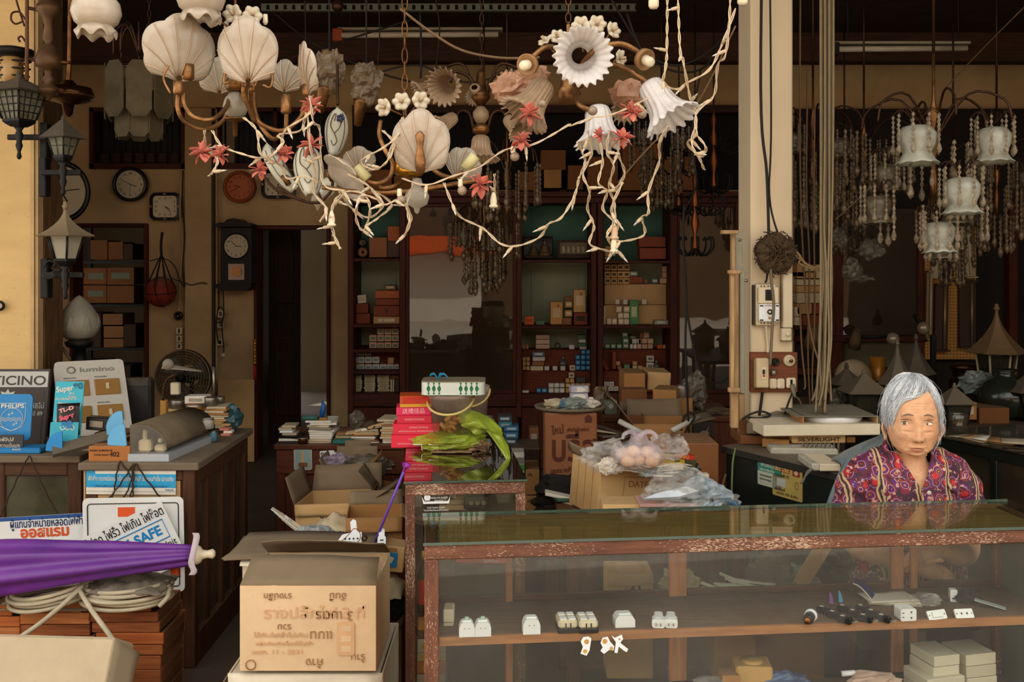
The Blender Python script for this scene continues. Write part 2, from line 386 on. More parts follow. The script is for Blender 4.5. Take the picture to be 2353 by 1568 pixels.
# == back wall: shelving and its goods
TEAL=mat('faded teal paint',(72,112,92),.7,v=.2,sc=4,bump=.05,orv=.05);PALEGRN=mat('pale green grey paint',(146,150,120),.75,v=.14,sc=4,orv=.05)
RISER=wood('orange brown plywood',(120,52,22),(92,38,16),0,r=.5)
BROWNP=mat('brown hardboard',(104,82,58),.8,v=.2,sc=3)
SF,SB=7.74,8.17
def pxbox(mb,x0,x1,y0,y1,d,dep,b=.004,roll=0,yaw=0):
 a=P(x0,y1,d);c=P(x1,y0,d);w=c.x-a.x;h=c.z-a.z
 M=MT(((a.x+c.x)/2,d,a.z))@RZ(yaw)@RY(roll)
 mb.box((0,dep/2,h/2),(w,dep,h),M,b);return M,w,h
t=tg('display_shelving','tall red brown wall shelving with teal backs full of bulb boxes','shelving',P(1180,ZF(SF),SF))
def rect(name,x0,x1,y0,y1,d0,d1,m,b=.004):
 mb=MB();a=P(x0,y1,d0);c=P(x1,y0,d0);mb.box(((a.x+c.x)/2,(d0+d1)/2,(a.z+c.z)/2),(c.x-a.x,d1-d0,c.z-a.z),b=b);return pt(mb,name,m,t)
for x0,x1 in((799,812),(918,932),(1187,1199),(1358,1371),(1373,1386),(1540,1557),(1690,1700)):rect('post',x0,x1,466,960,SF,SB,RDW)
rect('cornice',792,1704,440,452,SF-.06,SB,RDX);rect('cornice_moulding',796,1702,453,467,SF-.02,SB,RDX)
for x0,x1,ys in((812,918,(594,746,803,853)),(1199,1358,(597,749)),(1386,1540,(599,748))):
 for y in ys:rect('shelf',x0,x1,y,y+7,SF+.01,SB,RDX,.003)
for x0,x1 in((812,918),(932,1187),(1199,1358),(1386,1540),(1557,1690)):rect('bottom_rail',x0,x1,905,935,SF,SB,RDX)
for x0,x1,y0,y1,m in((812,918,467,594,TEAL),(812,918,601,746,PALEGRN),(812,918,753,905,PALEGRN),(1199,1358,467,597,TEAL),(1199,1358,604,749,PALEGRN),(1199,1358,756,905,PALEGRN),(1386,1540,467,599,TEAL),(1386,1540,606,748,PALEGRN),(1386,1540,755,905,PALEGRN)):
 rect('back_panel',x0,x1,y0,y1,SB-.02,SB,m,0)
for x0,x1,y0,y1 in((824,908,612,738),(1222,1342,612,740),(1222,1342,480,590),(1222,1342,764,800)):
 mb=MB();a=P(x0,y1,SB-.02);c=P(x1,y0,SB-.02);w=c.x-a.x;h=c.z-a.z;M=fc(((a.x+c.x)/2,SB-.02,(a.z+c.z)/2))
 for(u,v,p,q) in((0,h/2,w,.014),(0,-h/2,w,.014),(w/2,0,.014,h+.014),(-w/2,0,.014,h+.014)):mb.box((u,v,.004),(p,q,.01),M,.002)
 pt(mb,'back_moulding',PALEGRN if y0>600 else TEAL,t)
for x0,x1 in((1199,1358),(1386,1540)):
 rect('display_riser',x0,x1,804,906,7.95,SB,RISER);rect('display_riser',x0,x1,853,906,7.85,7.95,RISER)
rect('display_riser',812,918,803,853,7.98,SB,RISER)
rect('back_panel',932,1187,467,905,SB-.06,SB,BROWNP,0);rect('back_panel',1557,1690,467,905,SB-.06,SB,BROWNP,0)
PANE=gls('old shop pane',(196,182,160),1.5,.10,(150,130,104),.015,wav=.05,dsc=2)
def pane(x0,x1,y0,y1,d,m=None,name='glass_pane'):
 rect(name,x0,x1,y0,y1,d,d+.006,m or PANE,0)
rect('sliding_frame',932,940,467,905,SF+.01,SF+.05,RDW);rect('sliding_frame',1178,1187,467,905,SF+.01,SF+.05,RDW)
rect('sliding_frame',940,1178,467,476,SF+.01,SF+.05,RDX);rect('sliding_frame',940,1178,896,905,SF+.01,SF+.05,RDX)
pane(940,1178,476,896,SF+.028)
rect('sliding_frame',1557,1562,467,905,SF+.01,SF+.05,RDW);pane(1562,1690,476,896,SF+.028);rect('sliding_frame',1562,1690,467,476,SF+.01,SF+.05,RDX);rect('sliding_frame',1562,1690,896,905,SF+.01,SF+.05,RDX)
for x0,x1 in((799,930),(1060,1190),(1199,1358),(1386,1700)):
 rect('lower_door',x0,x1,937,ZF(SF)-4,SF+.02,SF+.06,RDW)
rect('lower_back',930,1060,937,ZF(SF)-4,SF+.2,SF+.24,DKW)
PB={}
def pcol(c):
 k='printed carton %d %d %d'%c
 return mat(k,c,.6,v=.12,sc=14,dust=.15,spec=.35)
def pbox(x0,x1,y0,y1,d,c,label,group=None,dep=None,prt=None,roll=0,yaw=0,name='product_box',cat='box',lid=True):
 dep=dep or min(.16,S(x1-x0,d)*.9);dep=min(dep,(.065 if 7.77<d<7.9 and y1>803 and x0>1190 else .16)) if 7.7<d<8.1 and y1>460 and name=='product_box' else dep
 mb=MB();M,w,h=pxbox(mb,x0,x1,y0,y1,d,dep,.003,roll,yaw)
 o=one(mb,name,pcol(c) if isinstance(c,tuple) else c,label,cat,group)
 if prt and(x1-x0)>9:
  pt(MB().box((0,-.0006,h*.52),(w*.62,.0012,h*.42),M),'printed_panel',pcol(prt) if isinstance(prt,tuple) else prt,o)
 return o
ORDW=('first','second','third','fourth','fifth','sixth','seventh','eighth','ninth','tenth')
def row(xs,y0,y1,d,c,label,group,dep=None,prt=None,jit=.6,rw=''):
 for k in range(len(xs)-1):
  j=ru(-jit,jit)
  pbox(xs[k]+.6,xs[k+1]-.6,y0+abs(j),y1,d,c,label+', '+(rw+' ' if rw else '')+ORDW[k]+' from the left',group,dep,prt)
def steps(a,b,n):return[a+(b-a)*i/n for i in range(n+1)]
def stack(x0,x1,y0,y1,n,d,c,label,group,dep=None,prt=None):
 ys=steps(y0,y1,n)
 for k in range(n):
  e=ru(0,3);pbox(x0+e,x1-ru(0,3),ys[k]+.7,ys[k+1],d+ru(0,.01),c,label+', '+ORDW[k]+' from the top',group,dep,prt)
OR=(190,98,44);ORD=(140,62,28);BUFF=(206,158,98);CRM=(220,200,160);PNK=(206,160,126);WHT=(216,206,186);BLU=(52,110,150);GRN=(96,128,88);BRN=(150,92,50);LBL=(228,214,186)
D0=7.88
def roll_tape(px,py,d,r,label,m):
 t_=tg('tape_roll',label,'tape roll',P(px,py+r,d));rr=S(r,d);M=fc(P(px,py,d))
 pt(MB().lathe([(rr*.5,-.03),(rr,-.03),(rr,.03),(rr*.5,.03),(rr*.5,-.03)],20,M,cap=False),'tape',m,t_)
 pt(MB().lathe([(rr*.40,-.031),(rr*.5,-.031),(rr*.5,.031),(rr*.40,.031),(rr*.40,-.031)],16,M,cap=False),'core',CDL,t_)
roll_tape(834,558,D0,10,'dark tape roll standing on another roll on the top shelf',BKP);roll_tape(834,580,D0,11,'brown tape roll lying under a dark one on the top shelf',mat('brown tape',(150,92,50),.4))
pbox(848,889,546,592,D0,BRN,'square brown box beside the tape rolls on the top shelf')
pbox(890,918,554,592,D0,(84,54,36),'dark brown box under an orange one on the top shelf');pbox(891,918,520,554,D0,OR,'orange box on a dark box at the top of the narrow bay')
pbox(822,842,678,697,D0,WHT,'small cream box leaning on two brown boxes in the narrow bay',roll=-6,prt=CRM);pbox(818,846,698,720,D0,ORD,'middle brown box under the leaning cream box');pbox(818,850,721,745,D0,ORD,'bottom brown box under the leaning cream box')
pbox(882,910,655,667,D0,(120,86,58),'small striped box topping the orange stack of the narrow bay',prt=CRM);pbox(862,918,668,686,D0,OR,'upper long orange box of the stack in the narrow bay');pbox(864,918,687,702,D0,ORD,'dark orange box second in the stack of the narrow bay')
o=pbox(858,918,703,727,D0,ORD,'long dark orange box marked with a V');text('V',fc(P(888,715,D0-.002)),.045,INKB,o,name='lettering')
o=pbox(858,918,728,745,D0,BUFF,'long pale box at the bottom of the orange stack',prt=LBL);text('V',fc(P(880,737,D0-.003)),.02,INKB,o)
for y0,y1,xs,rw in((755,769,(866,883,900,917),'top row'),(770,785,(848,866,883,900,917),'middle row'),(787,802,(848,866,883,900,917),'bottom row')):
 row(xs,y0,y1,D0,PNK,'pink and green bulb carton in the narrow bay','pink and green bulb cartons',prt=GRN,rw=rw)
for y0,y1,xs,rw in((804,818,(813,822,837,853),'top row'),(820,835,(813,822,838,855,872),'middle row'),(837,852,(813,822,838,855,872,889,905,917),'bottom row')):
 row(xs,y0,y1,7.9,(210,190,170),'white and blue carton of the narrow bay','white and blue cartons of the narrow bay',prt=(110,140,140),rw=rw)
pbox(891,905,822,836,7.9,BUFF,'tan carton on top of another among the white and blue cartons');
for x0,x1,n,w_ in((813,832,9,'first'),(835,863,9,'second'),(866,896,9,'third')):stack(x0,x1,860.5,904,n,7.86,CRM,'thin cream box in the '+w_+' flat stack of the narrow bay','thin cream boxes of the narrow bay',prt=(150,130,100))
for k,(x0,x1) in enumerate(((897,901),(902,906),(908,917))):pbox(x0,x1,872,904,7.86,(CRM,CRM,(80,60,46))[k],('left thin cream','right thin cream','wider dark')[k]+' box standing on edge beside the flat stacks','thin boxes standing on edge')
pbox(897,917,856,862,7.86,BRN,'upper brown thin box lying above the upright ones');pbox(897,917,863,871,7.86,BRN,'lower brown thin box lying on the upright ones')
def buddha(px,py,d,h,label,m):
 q=P(px,py,d);hh=S(h,d);mb=MB()
 mb.lathe([(hh*.45,0),(hh*.45,hh*.12),(hh*.36,hh*.16),(hh*.34,hh*.26),(hh*.26,hh*.45),(hh*.24,hh*.6),(hh*.1,hh*.68),(hh*.12,hh*.76),(hh*.11,hh*.86),(hh*.03,hh*.94),(.001,hh)],14,MT(q))
 one(mb,'amulet_figure',m,label,'figurine')
t2=tg('glass_case','dark glass case with two seated figures on the top shelf','case',P(1236,594,D0))
pt(PX(1203,1270,542,546,D0,.2),'case_top',DKX,t2);pt(PX(1203,1270,588,594,D0,.2),'case_base',DKX,t2)
pt(PX(1203,1270,546,588,D0+.19,.01),'case_back',BKP,t2)
DOLL=mat('dull brass figure',(120,96,64),.5,.3)
buddha(1226,588,D0+.08,30,'broad seated figure inside the dark glass case',DOLL);buddha(1252,588,D0+.08,38,'taller figure inside the dark glass case',DOLL)
t2=tg('framed_photograph','dark framed group photograph standing on the top shelf','photograph',P(1317,594,D0))
mb=MB();M,w,h=pxbox(mb,1280,1355,552,594,D0,.03,.004);pt(mb,'frame',DKX,t2);pt(MB().box((0,-.002,h*.55),(w*.82,.004,h*.62),M),'photo',mat('sepia print',(130,112,82),.6,v=.6,sc=60),t2)
for k in range(5):
 pt(MB().box((-w*.3+k*w*.15,-.005,h*.48),(w*.08,.003,h*.34),M,.002),'photo_figure',mat('sepia print light',(176,158,122),.6,v=.3,sc=30),t2)
o=pbox(1265,1293,694,746,D0,(210,150,84),'tall orange and cream bulb carton with a bulb drawing, shorter of two',prt=(222,190,140));text('Y',fc(P(1283,705,D0-.002)),.03,INKB,o)
o=pbox(1318,1346,666,718,D0,(210,166,104),'tall cream bulb carton raised on a brown box',prt=(222,196,150));text('Y',fc(P(1335,677,D0-.002)),.03,INKB,o)
pbox(1297,1314,682,692,D0,BRN,'topmost of three small brown boxes beside the tall cartons');pbox(1299,1315,693,707,D0,BUFF,'middle of three small boxes beside the tall cartons',prt=CRM);pbox(1298,1315,713,728,D0,BUFF,'lowest of three small boxes beside the tall cartons',prt=CRM)
pbox(1290,1313,731,747,D0,BRN,'low brown box between the tall cartons');pbox(1319,1350,719,747,D0,ORD,'dark orange box carrying the tall cream carton',prt=(60,40,28))
pbox(1205,1227,727,747,D0,(232,110,40),'bright orange box at the end of the middle shelf',prt=(200,80,30));pbox(1232,1251,737,747,D0,GRN,'little green box beside the bright orange one')
for k in range(3):pbox(1231+k*0,1263,770+k*11,780+k*11,7.98,(206,170,140),('top','middle','bottom')[k]+' flat pink box of the stack below the middle shelf','flat pink boxes',dep=.1)
row((1201,1208,1215),792,803,7.98,(200,130,90),'tiny pink box at the end of the ledge','tiny pink boxes')
pbox(1308,1320,793,803,7.98,WHT,'small white box on the ledge near the blue cartons');
for k,(x0,x1,y0,y1) in enumerate(((1326,1345,770,779),(1330,1346,780,788),(1328,1346,789,797),(1332,1348,797,803))):pbox(x0,x1,y0,y1,7.98,(GRN,WHT,GRN,WHT)[k],('top green box of the small green and white stack','upper white box of the small green and white stack','lower green box of the small green and white stack','bottom white box of the small green and white stack')[k])
for y0,y1,xs,rw in((804,815,(1335,1346,1357),'top row'),(816,827,(1322,1334,1346,1357),'second row'),(828,839,(1322,1334,1346,1357),'third row'),(840,851,(1322,1334,1346,1357),'bottom row')):row(xs,y0,y1,7.87,BLU,'bright blue carton at the ledge end','bright blue cartons on the ledge',prt=(110,170,200),rw=rw,dep=.07)
row((1200,1209,1218),821,830,7.88,BUFF,'small tan carton by the post','small tan cartons by the post',prt=CRM,rw='top row',dep=.06);row((1200,1209,1218),831,841,7.88,BUFF,'small tan carton by the post','small tan cartons by the post',prt=CRM,rw='middle row',dep=.06);row((1200,1209,1218),842,851,7.88,BUFF,'small tan carton by the post','small tan cartons by the post',prt=CRM,rw='bottom row',dep=.06)
pbox(1223,1252,809,820,7.88,(90,110,120),'dark and white carton topping a brown pile on the ledge',prt=WHT);pbox(1224,1252,821,830,7.88,WHT,'white carton under the dark one on the ledge');pbox(1223,1250,831,841,7.88,BRN,'brown carton in the pile on the ledge');pbox(1219,1248,842,852,7.88,CRM,'long cream box at the foot of the ledge pile')
for x,w_ in((1251,'left'),(1270,'middle'),(1288,'right')):pbox(x,x+11,842,852,7.88,WHT,w_+' one of three lone small white cartons on the ledge','lone small white cartons on the ledge',dep=.05)
pbox(1309,1322,840,852,7.88,CRM,'cream carton next to the blue cartons',prt=(120,110,90))
for y0,y1,rw in((881,891,'upper row'),(892,903,'lower row')):row((1260,1273,1286,1298),y0,y1,7.79,WHT,'white carton of the lowest ledge','white cartons with dark edges',prt=(236,228,210),rw=rw,dep=.05)
row((1232,1244,1258),892,903,7.8,BLU,'small blue carton on the lowest ledge','small blue cartons on the lowest ledge',prt=(140,190,210));pbox(1200,1215,898,904,7.8,WHT,'flat white box lying at the end of the lowest ledge')
pbox(1307,1320,857,869,7.8,CRM,'cream carton at the top of the tan heap',prt=(120,90,60));row((1299,1309,1320),870,880,7.8,BUFF,'tan carton in the second row of the tan heap','tan cartons in the second row');row((1299,1311,1322,1334,1345,1357),881,891,7.8,BUFF,'tan carton in the third row of the tan heap','tan cartons in the third row',prt=(230,190,130));row((1299,1311,1322,1334,1345,1357),892,903,7.8,(196,140,80),'tan carton in the bottom row of the tan heap','tan cartons in the bottom row')
pbox(1324,1345,868,880,7.8,(70,72,66),'dark grey carton lying on the tan heap')
pbox(1468,1530,544,568,D0,ORD,'upper of two big orange boxes on the top shelf',dep=.2);pbox(1470,1531,570,596,D0,ORD,'lower of two big orange boxes on the top shelf',dep=.2)
pbox(1390,1405,566,590,D0,BUFF,'tan box at the end of the top shelf beside the post');pbox(1390,1404,591,597,D0,CRM,'thin cream box under the tan one on the top shelf')
for y0 in(608,624,639):
 for k,x in enumerate((1389,1404,1419,1433)):
  if not(y0>638 and k>3):pbox(x,x+14,y0,y0+14,7.93,BUFF,'yellow tan carton with dark figure, '+('top','middle','bottom')[(y0-608)//15]+' row, '+ORDW[k]+' from the left','twelve yellow tan cartons',prt=(70,48,30),dep=.1)
pbox(1446,1466,624,635,7.93,(120,140,130),'pale green carton on a brown box under the top shelf',prt=WHT);pbox(1445,1477,636,652,7.93,ORD,'long brown box under the pale green carton');pbox(1497,1513,640,652,7.93,(90,110,100),'green and white carton beside the pink boxes',prt=WHT);pbox(1481,1488,643,652,7.93,BRN,'tiny brown box between the larger ones')
for k,(x0,x1,y0,y1) in enumerate(((1522,1539,612,625),(1522,1539,626,639),(1516,1539,640,652))):pbox(x0,x1,y0,y1,7.93,PNK,('top','middle','bottom')[k]+' pink box of the stack by the post under the top shelf')
pbox(1389,1537,653,700,7.96,CDL,'upper long buff carton filling the shelf',dep=.17,name='long_carton');pbox(1389,1537,701,747,7.93,CDL,'lower long buff carton at the back of the shelf',dep=.2,name='long_carton')
for k,(x0,x1) in enumerate(((1414,1424),(1432,1442),(1475,1486))):pbox(x0,x1,688,700,7.86,WHT,('white little box above the cream cubes','white little box over the pair of cubes','white little box right of the green carton')[k])
pbox(1447,1467,690,746,7.85,(84,140,84),'tall green bulb carton on the middle shelf',prt=(190,200,150));
for k,(x0,x1,y0,y1) in enumerate(((1416,1429,704,718),(1433,1447,704,718),(1420,1432,719,732),(1433,1446,719,732),(1421,1433,733,746),(1434,1446,733,746),(1394,1405,732,746),(1406,1418,732,746))):pbox(x0,x1,y0,y1,7.85,CRM,('upper left','upper right','middle left','middle right','lower left','lower right','far left','second far left')[k]+' cream cube carton piled beside the tall green carton','cream cube cartons',prt=(236,220,184),dep=.05)
pbox(1387,1392,704,746,7.85,CRM,'narrow cream carton standing against the post');pbox(1504,1535,736,747,7.85,(170,170,150),'long pale grey box at the end of the middle shelf',prt=WHT);pbox(1534,1540,737,747,7.85,(170,160,140),'end of a pale box against the post')
row((1389,1403,1416,1430),790,802,7.98,GRN,'green striped carton in the low row','green striped cartons in the low row',prt=WHT)
for k,(x0,y0) in enumerate(((1429,763),(1431,777),(1431,789))):pbox(x0,x0+14,y0,y0+13,7.98,GRN,('top','middle','bottom')[k]+' green striped carton of the upright stack',prt=WHT)
row((1447,1462),772,779,7.98,(120,120,90),'dull green carton over white ones','dull cartons');row((1452,1464,1474),779,790,7.98,WHT,'white carton in the mixed pile below the middle shelf','white cartons of the mixed pile');row((1447,1455,1464),791,802,7.98,WHT,'white carton at the base of the mixed pile','white cartons at the base')
pbox(1470,1478,765,777,7.98,BRN,'brown carton on top of the pink pile');pbox(1479,1492,764,777,7.98,PNK,'pink carton on top of the pink pile');row((1466,1475,1488,1502),778,790,7.98,PNK,'pink carton in the upper row of the pink pile','pink cartons upper row');row((1464,1475,1488,1501),791,802,7.98,PNK,'pink carton in the lower row of the pink pile','pink cartons lower row')
pbox(1511,1522,793,802,7.98,(216,92,40),'little red orange box at the end of the ledge');pbox(1523,1534,793,802,7.98,BUFF,'little tan box beside the red orange one')
pbox(1407,1416,809,849,7.88,ORD,'tall thin orange box standing on the ledge',dep=.03);pbox(1392,1400,824,851,7.88,ORD,'thin orange box leaning against the post',dep=.03,roll=-28)
for k,(x0,x1,y0,y1,c) in enumerate(((1416,1425,831,840,BUFF),(1419,1429,841,850,BRN),(1434,1447,838,850,GRN),(1454,1464,831,840,BUFF),(1454,1464,841,850,CRM),(1466,1476,841,850,BUFF))):pbox(x0,x1,y0,y1,7.88,c,('pale cube on a brown one right of the thin orange box','brown cube under the pale one on the ledge','green and white carton lying alone on the ledge','tan cube on a cream one on the ledge','cream cube under the tan one on the ledge','lone tan cube beside the cream one')[k])
pbox(1486,1503,818,832,7.88,WHT,'upper white carton of the pair near the glass globe',prt=(120,110,100));pbox(1486,1502,834,850,7.88,WHT,'lower white carton of the pair near the glass globe',prt=(120,110,100))
for k,(x0,y0) in enumerate(((1388,878),(1400,878),(1386,889),(1398,889),(1410,889))):pbox(x0,x0+11,y0,y0+10,7.79,WHT,'white carton with grey print, '+('upper left','upper right','lower left','lower middle','lower right')[k]+' of the five','white cartons with grey print',prt=(150,150,140),dep=.05)
def globe_bulb(px,py,d,r,label):
 t_=tg('glass_globe',label,'globe',P(px,py+r,d));pt(MB().ball(P(px,py,d),S(r,d),16),'globe',gls('smoky lamp glass',(150,130,100),1.6,.15),t_)
 mb=MB();q=P(px,py-r,d);mb.tube([q+V(0,0,-.006),q+V(0,0,.02)],S(r*.35,d),10);pt(mb,'collar',STL,t_)
globe_bulb(1508,842,7.88,8,'smoky glass globe beside the white cartons');globe_bulb(1281,795,7.98,8,'dark glass dome on the ledge of the third bay');globe_bulb(1294,836,7.95,11,'smoky glass globe behind small white cartons')
for k,(x0,x1,y0,y1,c) in enumerate(((1243,1300,345,390,CDD),(1250,1290,390,432,CDB),(1305,1340,380,436,CDD),(1350,1420,360,438,CDD),(1430,1520,330,438,CDD),(1525,1600,360,438,CDD),(1190,1240,395,438,CDD),(840,900,390,438,CDD),(905,960,405,438,CDD))):
 pbox(x0,x1,y0,y1,7.8,c,('upper carton of the pair on the shelving near the crystal drops','lower carton of the pair on the shelving near the crystal drops','narrow dark carton behind the fairy lights on the shelving','dark carton above the third bay','large dark carton above the fourth bay','dark carton beside the iron chandelier above the shelving','low dark carton behind the crystal chandelier','dark carton above the narrow bay','low dark carton above the sliding pane')[k],name='carton',dep=.3)
mb=MB();a=P(812,262,8.1);c=P(1700,244,8.1);mb.box(((a.x+c.x)/2,8.1,(a.z+c.z)/2),(c.x-a.x,.12,c.z-a.z),b=.005);stc(mb,'trim_5',DKX,'dark wooden ledge above the shelving','ledge')
mb=MB();a=P(812,436,8.185);c=P(1700,262,8.185);mb.box(((a.x+c.x)/2,8.185,(a.z+c.z)/2),(c.x-a.x,.02,c.z-a.z));stc(mb,'trim_6',mat('painted recess shade',(22,16,12),.9),'flat board painted with the shade of a recess above the shelving','panel')  # flat near-black sheet, the shade of a recess put into its colour
# == back wall: clocks, ball, fans, storeroom
DIAL=mat('aged clock dial',(214,196,160),.6,v=.12,sc=4)
def hands(t,M,r,h,m,mat_=INKB,sec=None):
 for nm,a,l,w in(('hour_hand',h,.5,.05),('minute_hand',m,.75,.035))+((('second_hand',sec,.8,.012),) if sec is not None else()):
  pt(MB().box((0,r*l*.42,.004),(r*w,r*l,.002),M@Matrix.Rotation(-R(a),4,'Z')),nm,mat_,t)
def numerals(t,M,r,sx=1,sy=1,h=.2,mat_=INKB,rom=False):
 for k in range(1,13):
  a=R(90-30*k);s=('I','II','III','IV','V','VI','VII','VIII','IX','X','XI','XII')[k-1] if rom else str(k)
  u,v=cos(a),sin(a)
  if sx!=1:q=max(abs(u),abs(v));u,v=u/q*.96,v/q*.96
  text(s,M@MT((u*r*.78*sx,v*r*.78*sy,.004))@(Matrix.Rotation(a-PI/2,4,'Z') if rom else Matrix()),r*h,mat_,t,name='numeral')
def round_clock(px,py,rp,d,label,rim,dial,h,m,rom=False,tubew=.13,nm=INKB,sec=None):
 q=P(px,py,d);r=S(rp,d);t=tg('wall_clock',label,'clock',P(px,py+rp,d));M=fc(q)
 pt(MB().lathe([(r*.80,.012),(r*.84,.03),(r*.92,.034),(r,.02),(r,-.03),(.001,-.03)],40,M,cap=False),'rim',rim,t)
 pt(MB().prism(circ(r*.82,40),.004,M,0),'dial',dial,t)
 Mh=M@MT((0,0,.003));numerals(t,Mh,r*.8,h=.15 if rom else .2,mat_=nm,rom=rom);hands(t,Mh@MT((0,0,.002)),r*.8,h,m,nm,sec)
 return t
round_clock(300,424,40,8.14,'round black rimmed wall clock with roman numerals','' or mat('black lacquer',(16,14,12),.3,spec=.6),DIAL,110,297,True,sec=182)
CLKO=mat('orange brown clock face',(176,84,30),.5,v=.2,sc=6)
round_clock(551,430,37,8.14,'round orange brown wall clock beside the pale pilaster',mat('orange clock rim',(150,68,26),.4),CLKO,285,240,nm=mat('dark brown print',(90,40,16),.7))
def square_clock(px,py,wp,hp,d,label,h,m):
 q=P(px,py,d);w=S(wp,d);hh=S(hp,d);t=tg('wall_clock',label,'clock',P(px,py+hp/2,d));M=fc(q)
 mb=MB();o=rrect(w,hh,w*.2,5);i=rrect(w*.8,hh*.78,w*.13,5);n=len(o)
 vs=[(x,y,-.02) for x,y in o]+[(x,y,.015) for x,y in o]+[(x,y,.022) for x,y in i]+[(x,y,.0) for x,y in i]
 mb.add(vs,[(a*n+k,a*n+(k+1)%n,(a+1)*n+(k+1)%n,(a+1)*n+k) for a in range(3) for k in range(n)],M);pt(mb,'rim',mat('blue black plastic',(24,26,28),.35),t)
 pt(MB().prism(rrect(w*.82,hh*.8,w*.13,5),.004,M,0),'dial',DIAL,t)
 for(u,v) in((0,.45),(0,-.45),(.45,0),(-.45,0)):
  pt(MB().box((u*w,v*hh,.022),(w*.08 if v else w*.05,hh*.05 if v else hh*.09,.004),M),'gilt_stud',GOLD,t)
 Mh=M@MT((0,0,.003));numerals(t,Mh,w*.40,1.02,.9,.2);hands(t,Mh,w*.4,h,m)
square_clock(380,475,70,64,8.14,'square black rimmed clock with rounded corners below the round black clock',120,135)
square_clock(640,424,78,66,8.14,'square black rimmed clock half hidden by the painted shades',200,60)
q=P(140,440,7.4);t=tg('wall_clock','oval white faced clock half hidden behind the black lantern','clock',P(140,500,7.4));M=fc(q,yaw=38)
pt(MB().lathe([(.19,.012),(.20,.03),(.225,.03),(.235,.0),(.235,-.03),(.001,-.03)],36,M@MD((.9,1,1,1)),cap=False),'rim',BKP,t)
pt(MB().prism([(x*.9,y) for x,y in circ(.195,36)],.004,M,0),'dial',DIAL,t);hands(t,M@MT((0,0,.003)),.19,150,80)
t=tg('pendulum_clock','dark wooden pendulum wall clock with a small door','clock',P(543,668,8.02));d=8.02
DW=wood('blackened clock wood',(34,22,16),(20,12,9),2,r=.35)
pt(PX(507,580,522,655,d,.16,.008),'case',DW,t)
M=fc(P(543,522,d+.08));mb=MB();w=S(84,d)
mb.prism([(-w/2,0),(w/2,0),(w/2,.02),(w*.36,.035),(w*.26,.03),(w*.16,.058),(0,.068),(-w*.16,.058),(-w*.26,.03),(-w*.36,.035),(-w/2,.02)],.2,M,-.1);pt(mb,'crown',DW,t)
mb=MB();M2=fc(P(543,668,d+.08));w=S(82,d);mb.prism([(-w*.36,0),(w*.36,0),(w/2,.03),(w/2,.055),(-w/2,.055),(-w/2,.03)],.2,M2,-.1);pt(mb,'foot_moulding',DW,t)
M=fc(P(543,566,d-.004));r=S(27,d);dl=pt(MB().prism(circ(r,32),.006,M),'dial',DIAL,t)
numerals(t,M@MT((0,0,.004)),r,h=.2);hands(t,M@MT((0,0,.005)),r,95,315)
pt(MB().lathe([(r,.0),(r*1.06,.012),(r*1.14,.0)],32,M,cap=False),'dial_ring',DW,t)
pt(PX(524,562,606,644,d-.006,.01,.002),'little_window',mat('brown glass window',(96,58,32),.2,spec=.8),t)
pt(MB().prism(circ(S(12,d),20),.006,fc(P(543,625,d-.008))),'pendulum',mat('dull brass bob',(150,104,54),.35,.7),t)
stc(PX(424,492,248,ZF(8.14),8.14,.1,.004),'trim_7',CREAM,'pale pilaster between the clocks','pilaster')
for k,(pts,r,m_,lab) in enumerate((([(490,250),(490,560),(491,900)],.014,mat('brown pipe',(60,42,28),.6),'dark brown pipe running down beside the pilaster'),([(497,250),(498,540),(498,900)],.008,CREAM,'cream conduit beside the dark pipe'),([(416,390),(414,500),(420,560),(414,640),(412,720),(411,790)],.007,CREAMD,'cream cable strip running down to the wall switches'),([(421,392),(419,470),(424,540),(420,610),(424,660)],.006,WIREB,'dark cable sagging beside the pilaster'))):
 one(MB().tube(pxp(pts,8.125),r,6),'wall_cable',m_,lab,'cable')
for pts,lab in(([(345,600),(375,594),(400,610),(416,650),(424,655)],'thin dark wire looping beside the ball net'),([(395,640),(410,646),(424,650),(440,655),(462,650),(476,652)],'thin dark wire running over the pilaster')):
 one(MB().tube(pxp(pts,8.12),.004,5),'loose_wire',WIREB,lab,'wire')
q=P(369,671,8.0);r=S(35,8.0);t=tg('basketball','faded red basketball hanging in a black net','ball',P(369,706,8.0))
pt(MB().ball(q,r,32),'ball',mat('dusty red rubber',(150,48,24),.7,v=.35,sc=6,dust=.75,bump=.2,bsc=120),t)
def ring(q,r,M,n=32):return[q+(M@Vector((r*cos(2*PI*i/n),r*sin(2*PI*i/n),0))) for i in range(n)]
for M in(Matrix.Rotation(R(8),3,'X'),Matrix.Rotation(R(78),3,'Y')@Matrix.Rotation(.3,3,'Z')):
 pt(MB().tube(ring(q,r*1.003,M),.0035,5,close=True),'seam',INKB,t)
top=P(373,534,8.02)
net=MB()
for k in range(8):
 a=2*PI*k/8;e=q+V(r*1.02*cos(a),r*1.02*sin(a),r*.1);mmid=q+V(r*.75*cos(a),r*.75*sin(a),r*.75)
 pt(MB().tube(smp([P(371,590,8.02)+V(.01*cos(a),.01*sin(a),0),mmid,e,q+V(r*.8*cos(a+.4),r*.8*sin(a+.4),-r*.63)],4),.0045,5),'net_cord',WIREB,t)
pt(MB().tube(smp([P(371,590,8.02),P(370,560,8.03),top],4),.011,6),'net_knot',WIREB,t)
def wall_switch(px,py,w,h,d,label,m,group=None,hole=True):
 t=tg('wall_switch',label,'switch',P(px,py+h/2,d),group);pt(PX(px-w/2,px+w/2,py-h/2,py+h/2,d,.03,.004),'plate',m,t)
 pt(PX(px-w*.18,px+w*.18,py-h*.3,py+h*.3,d-.01,.012,.002),'toggle',BKP,t)
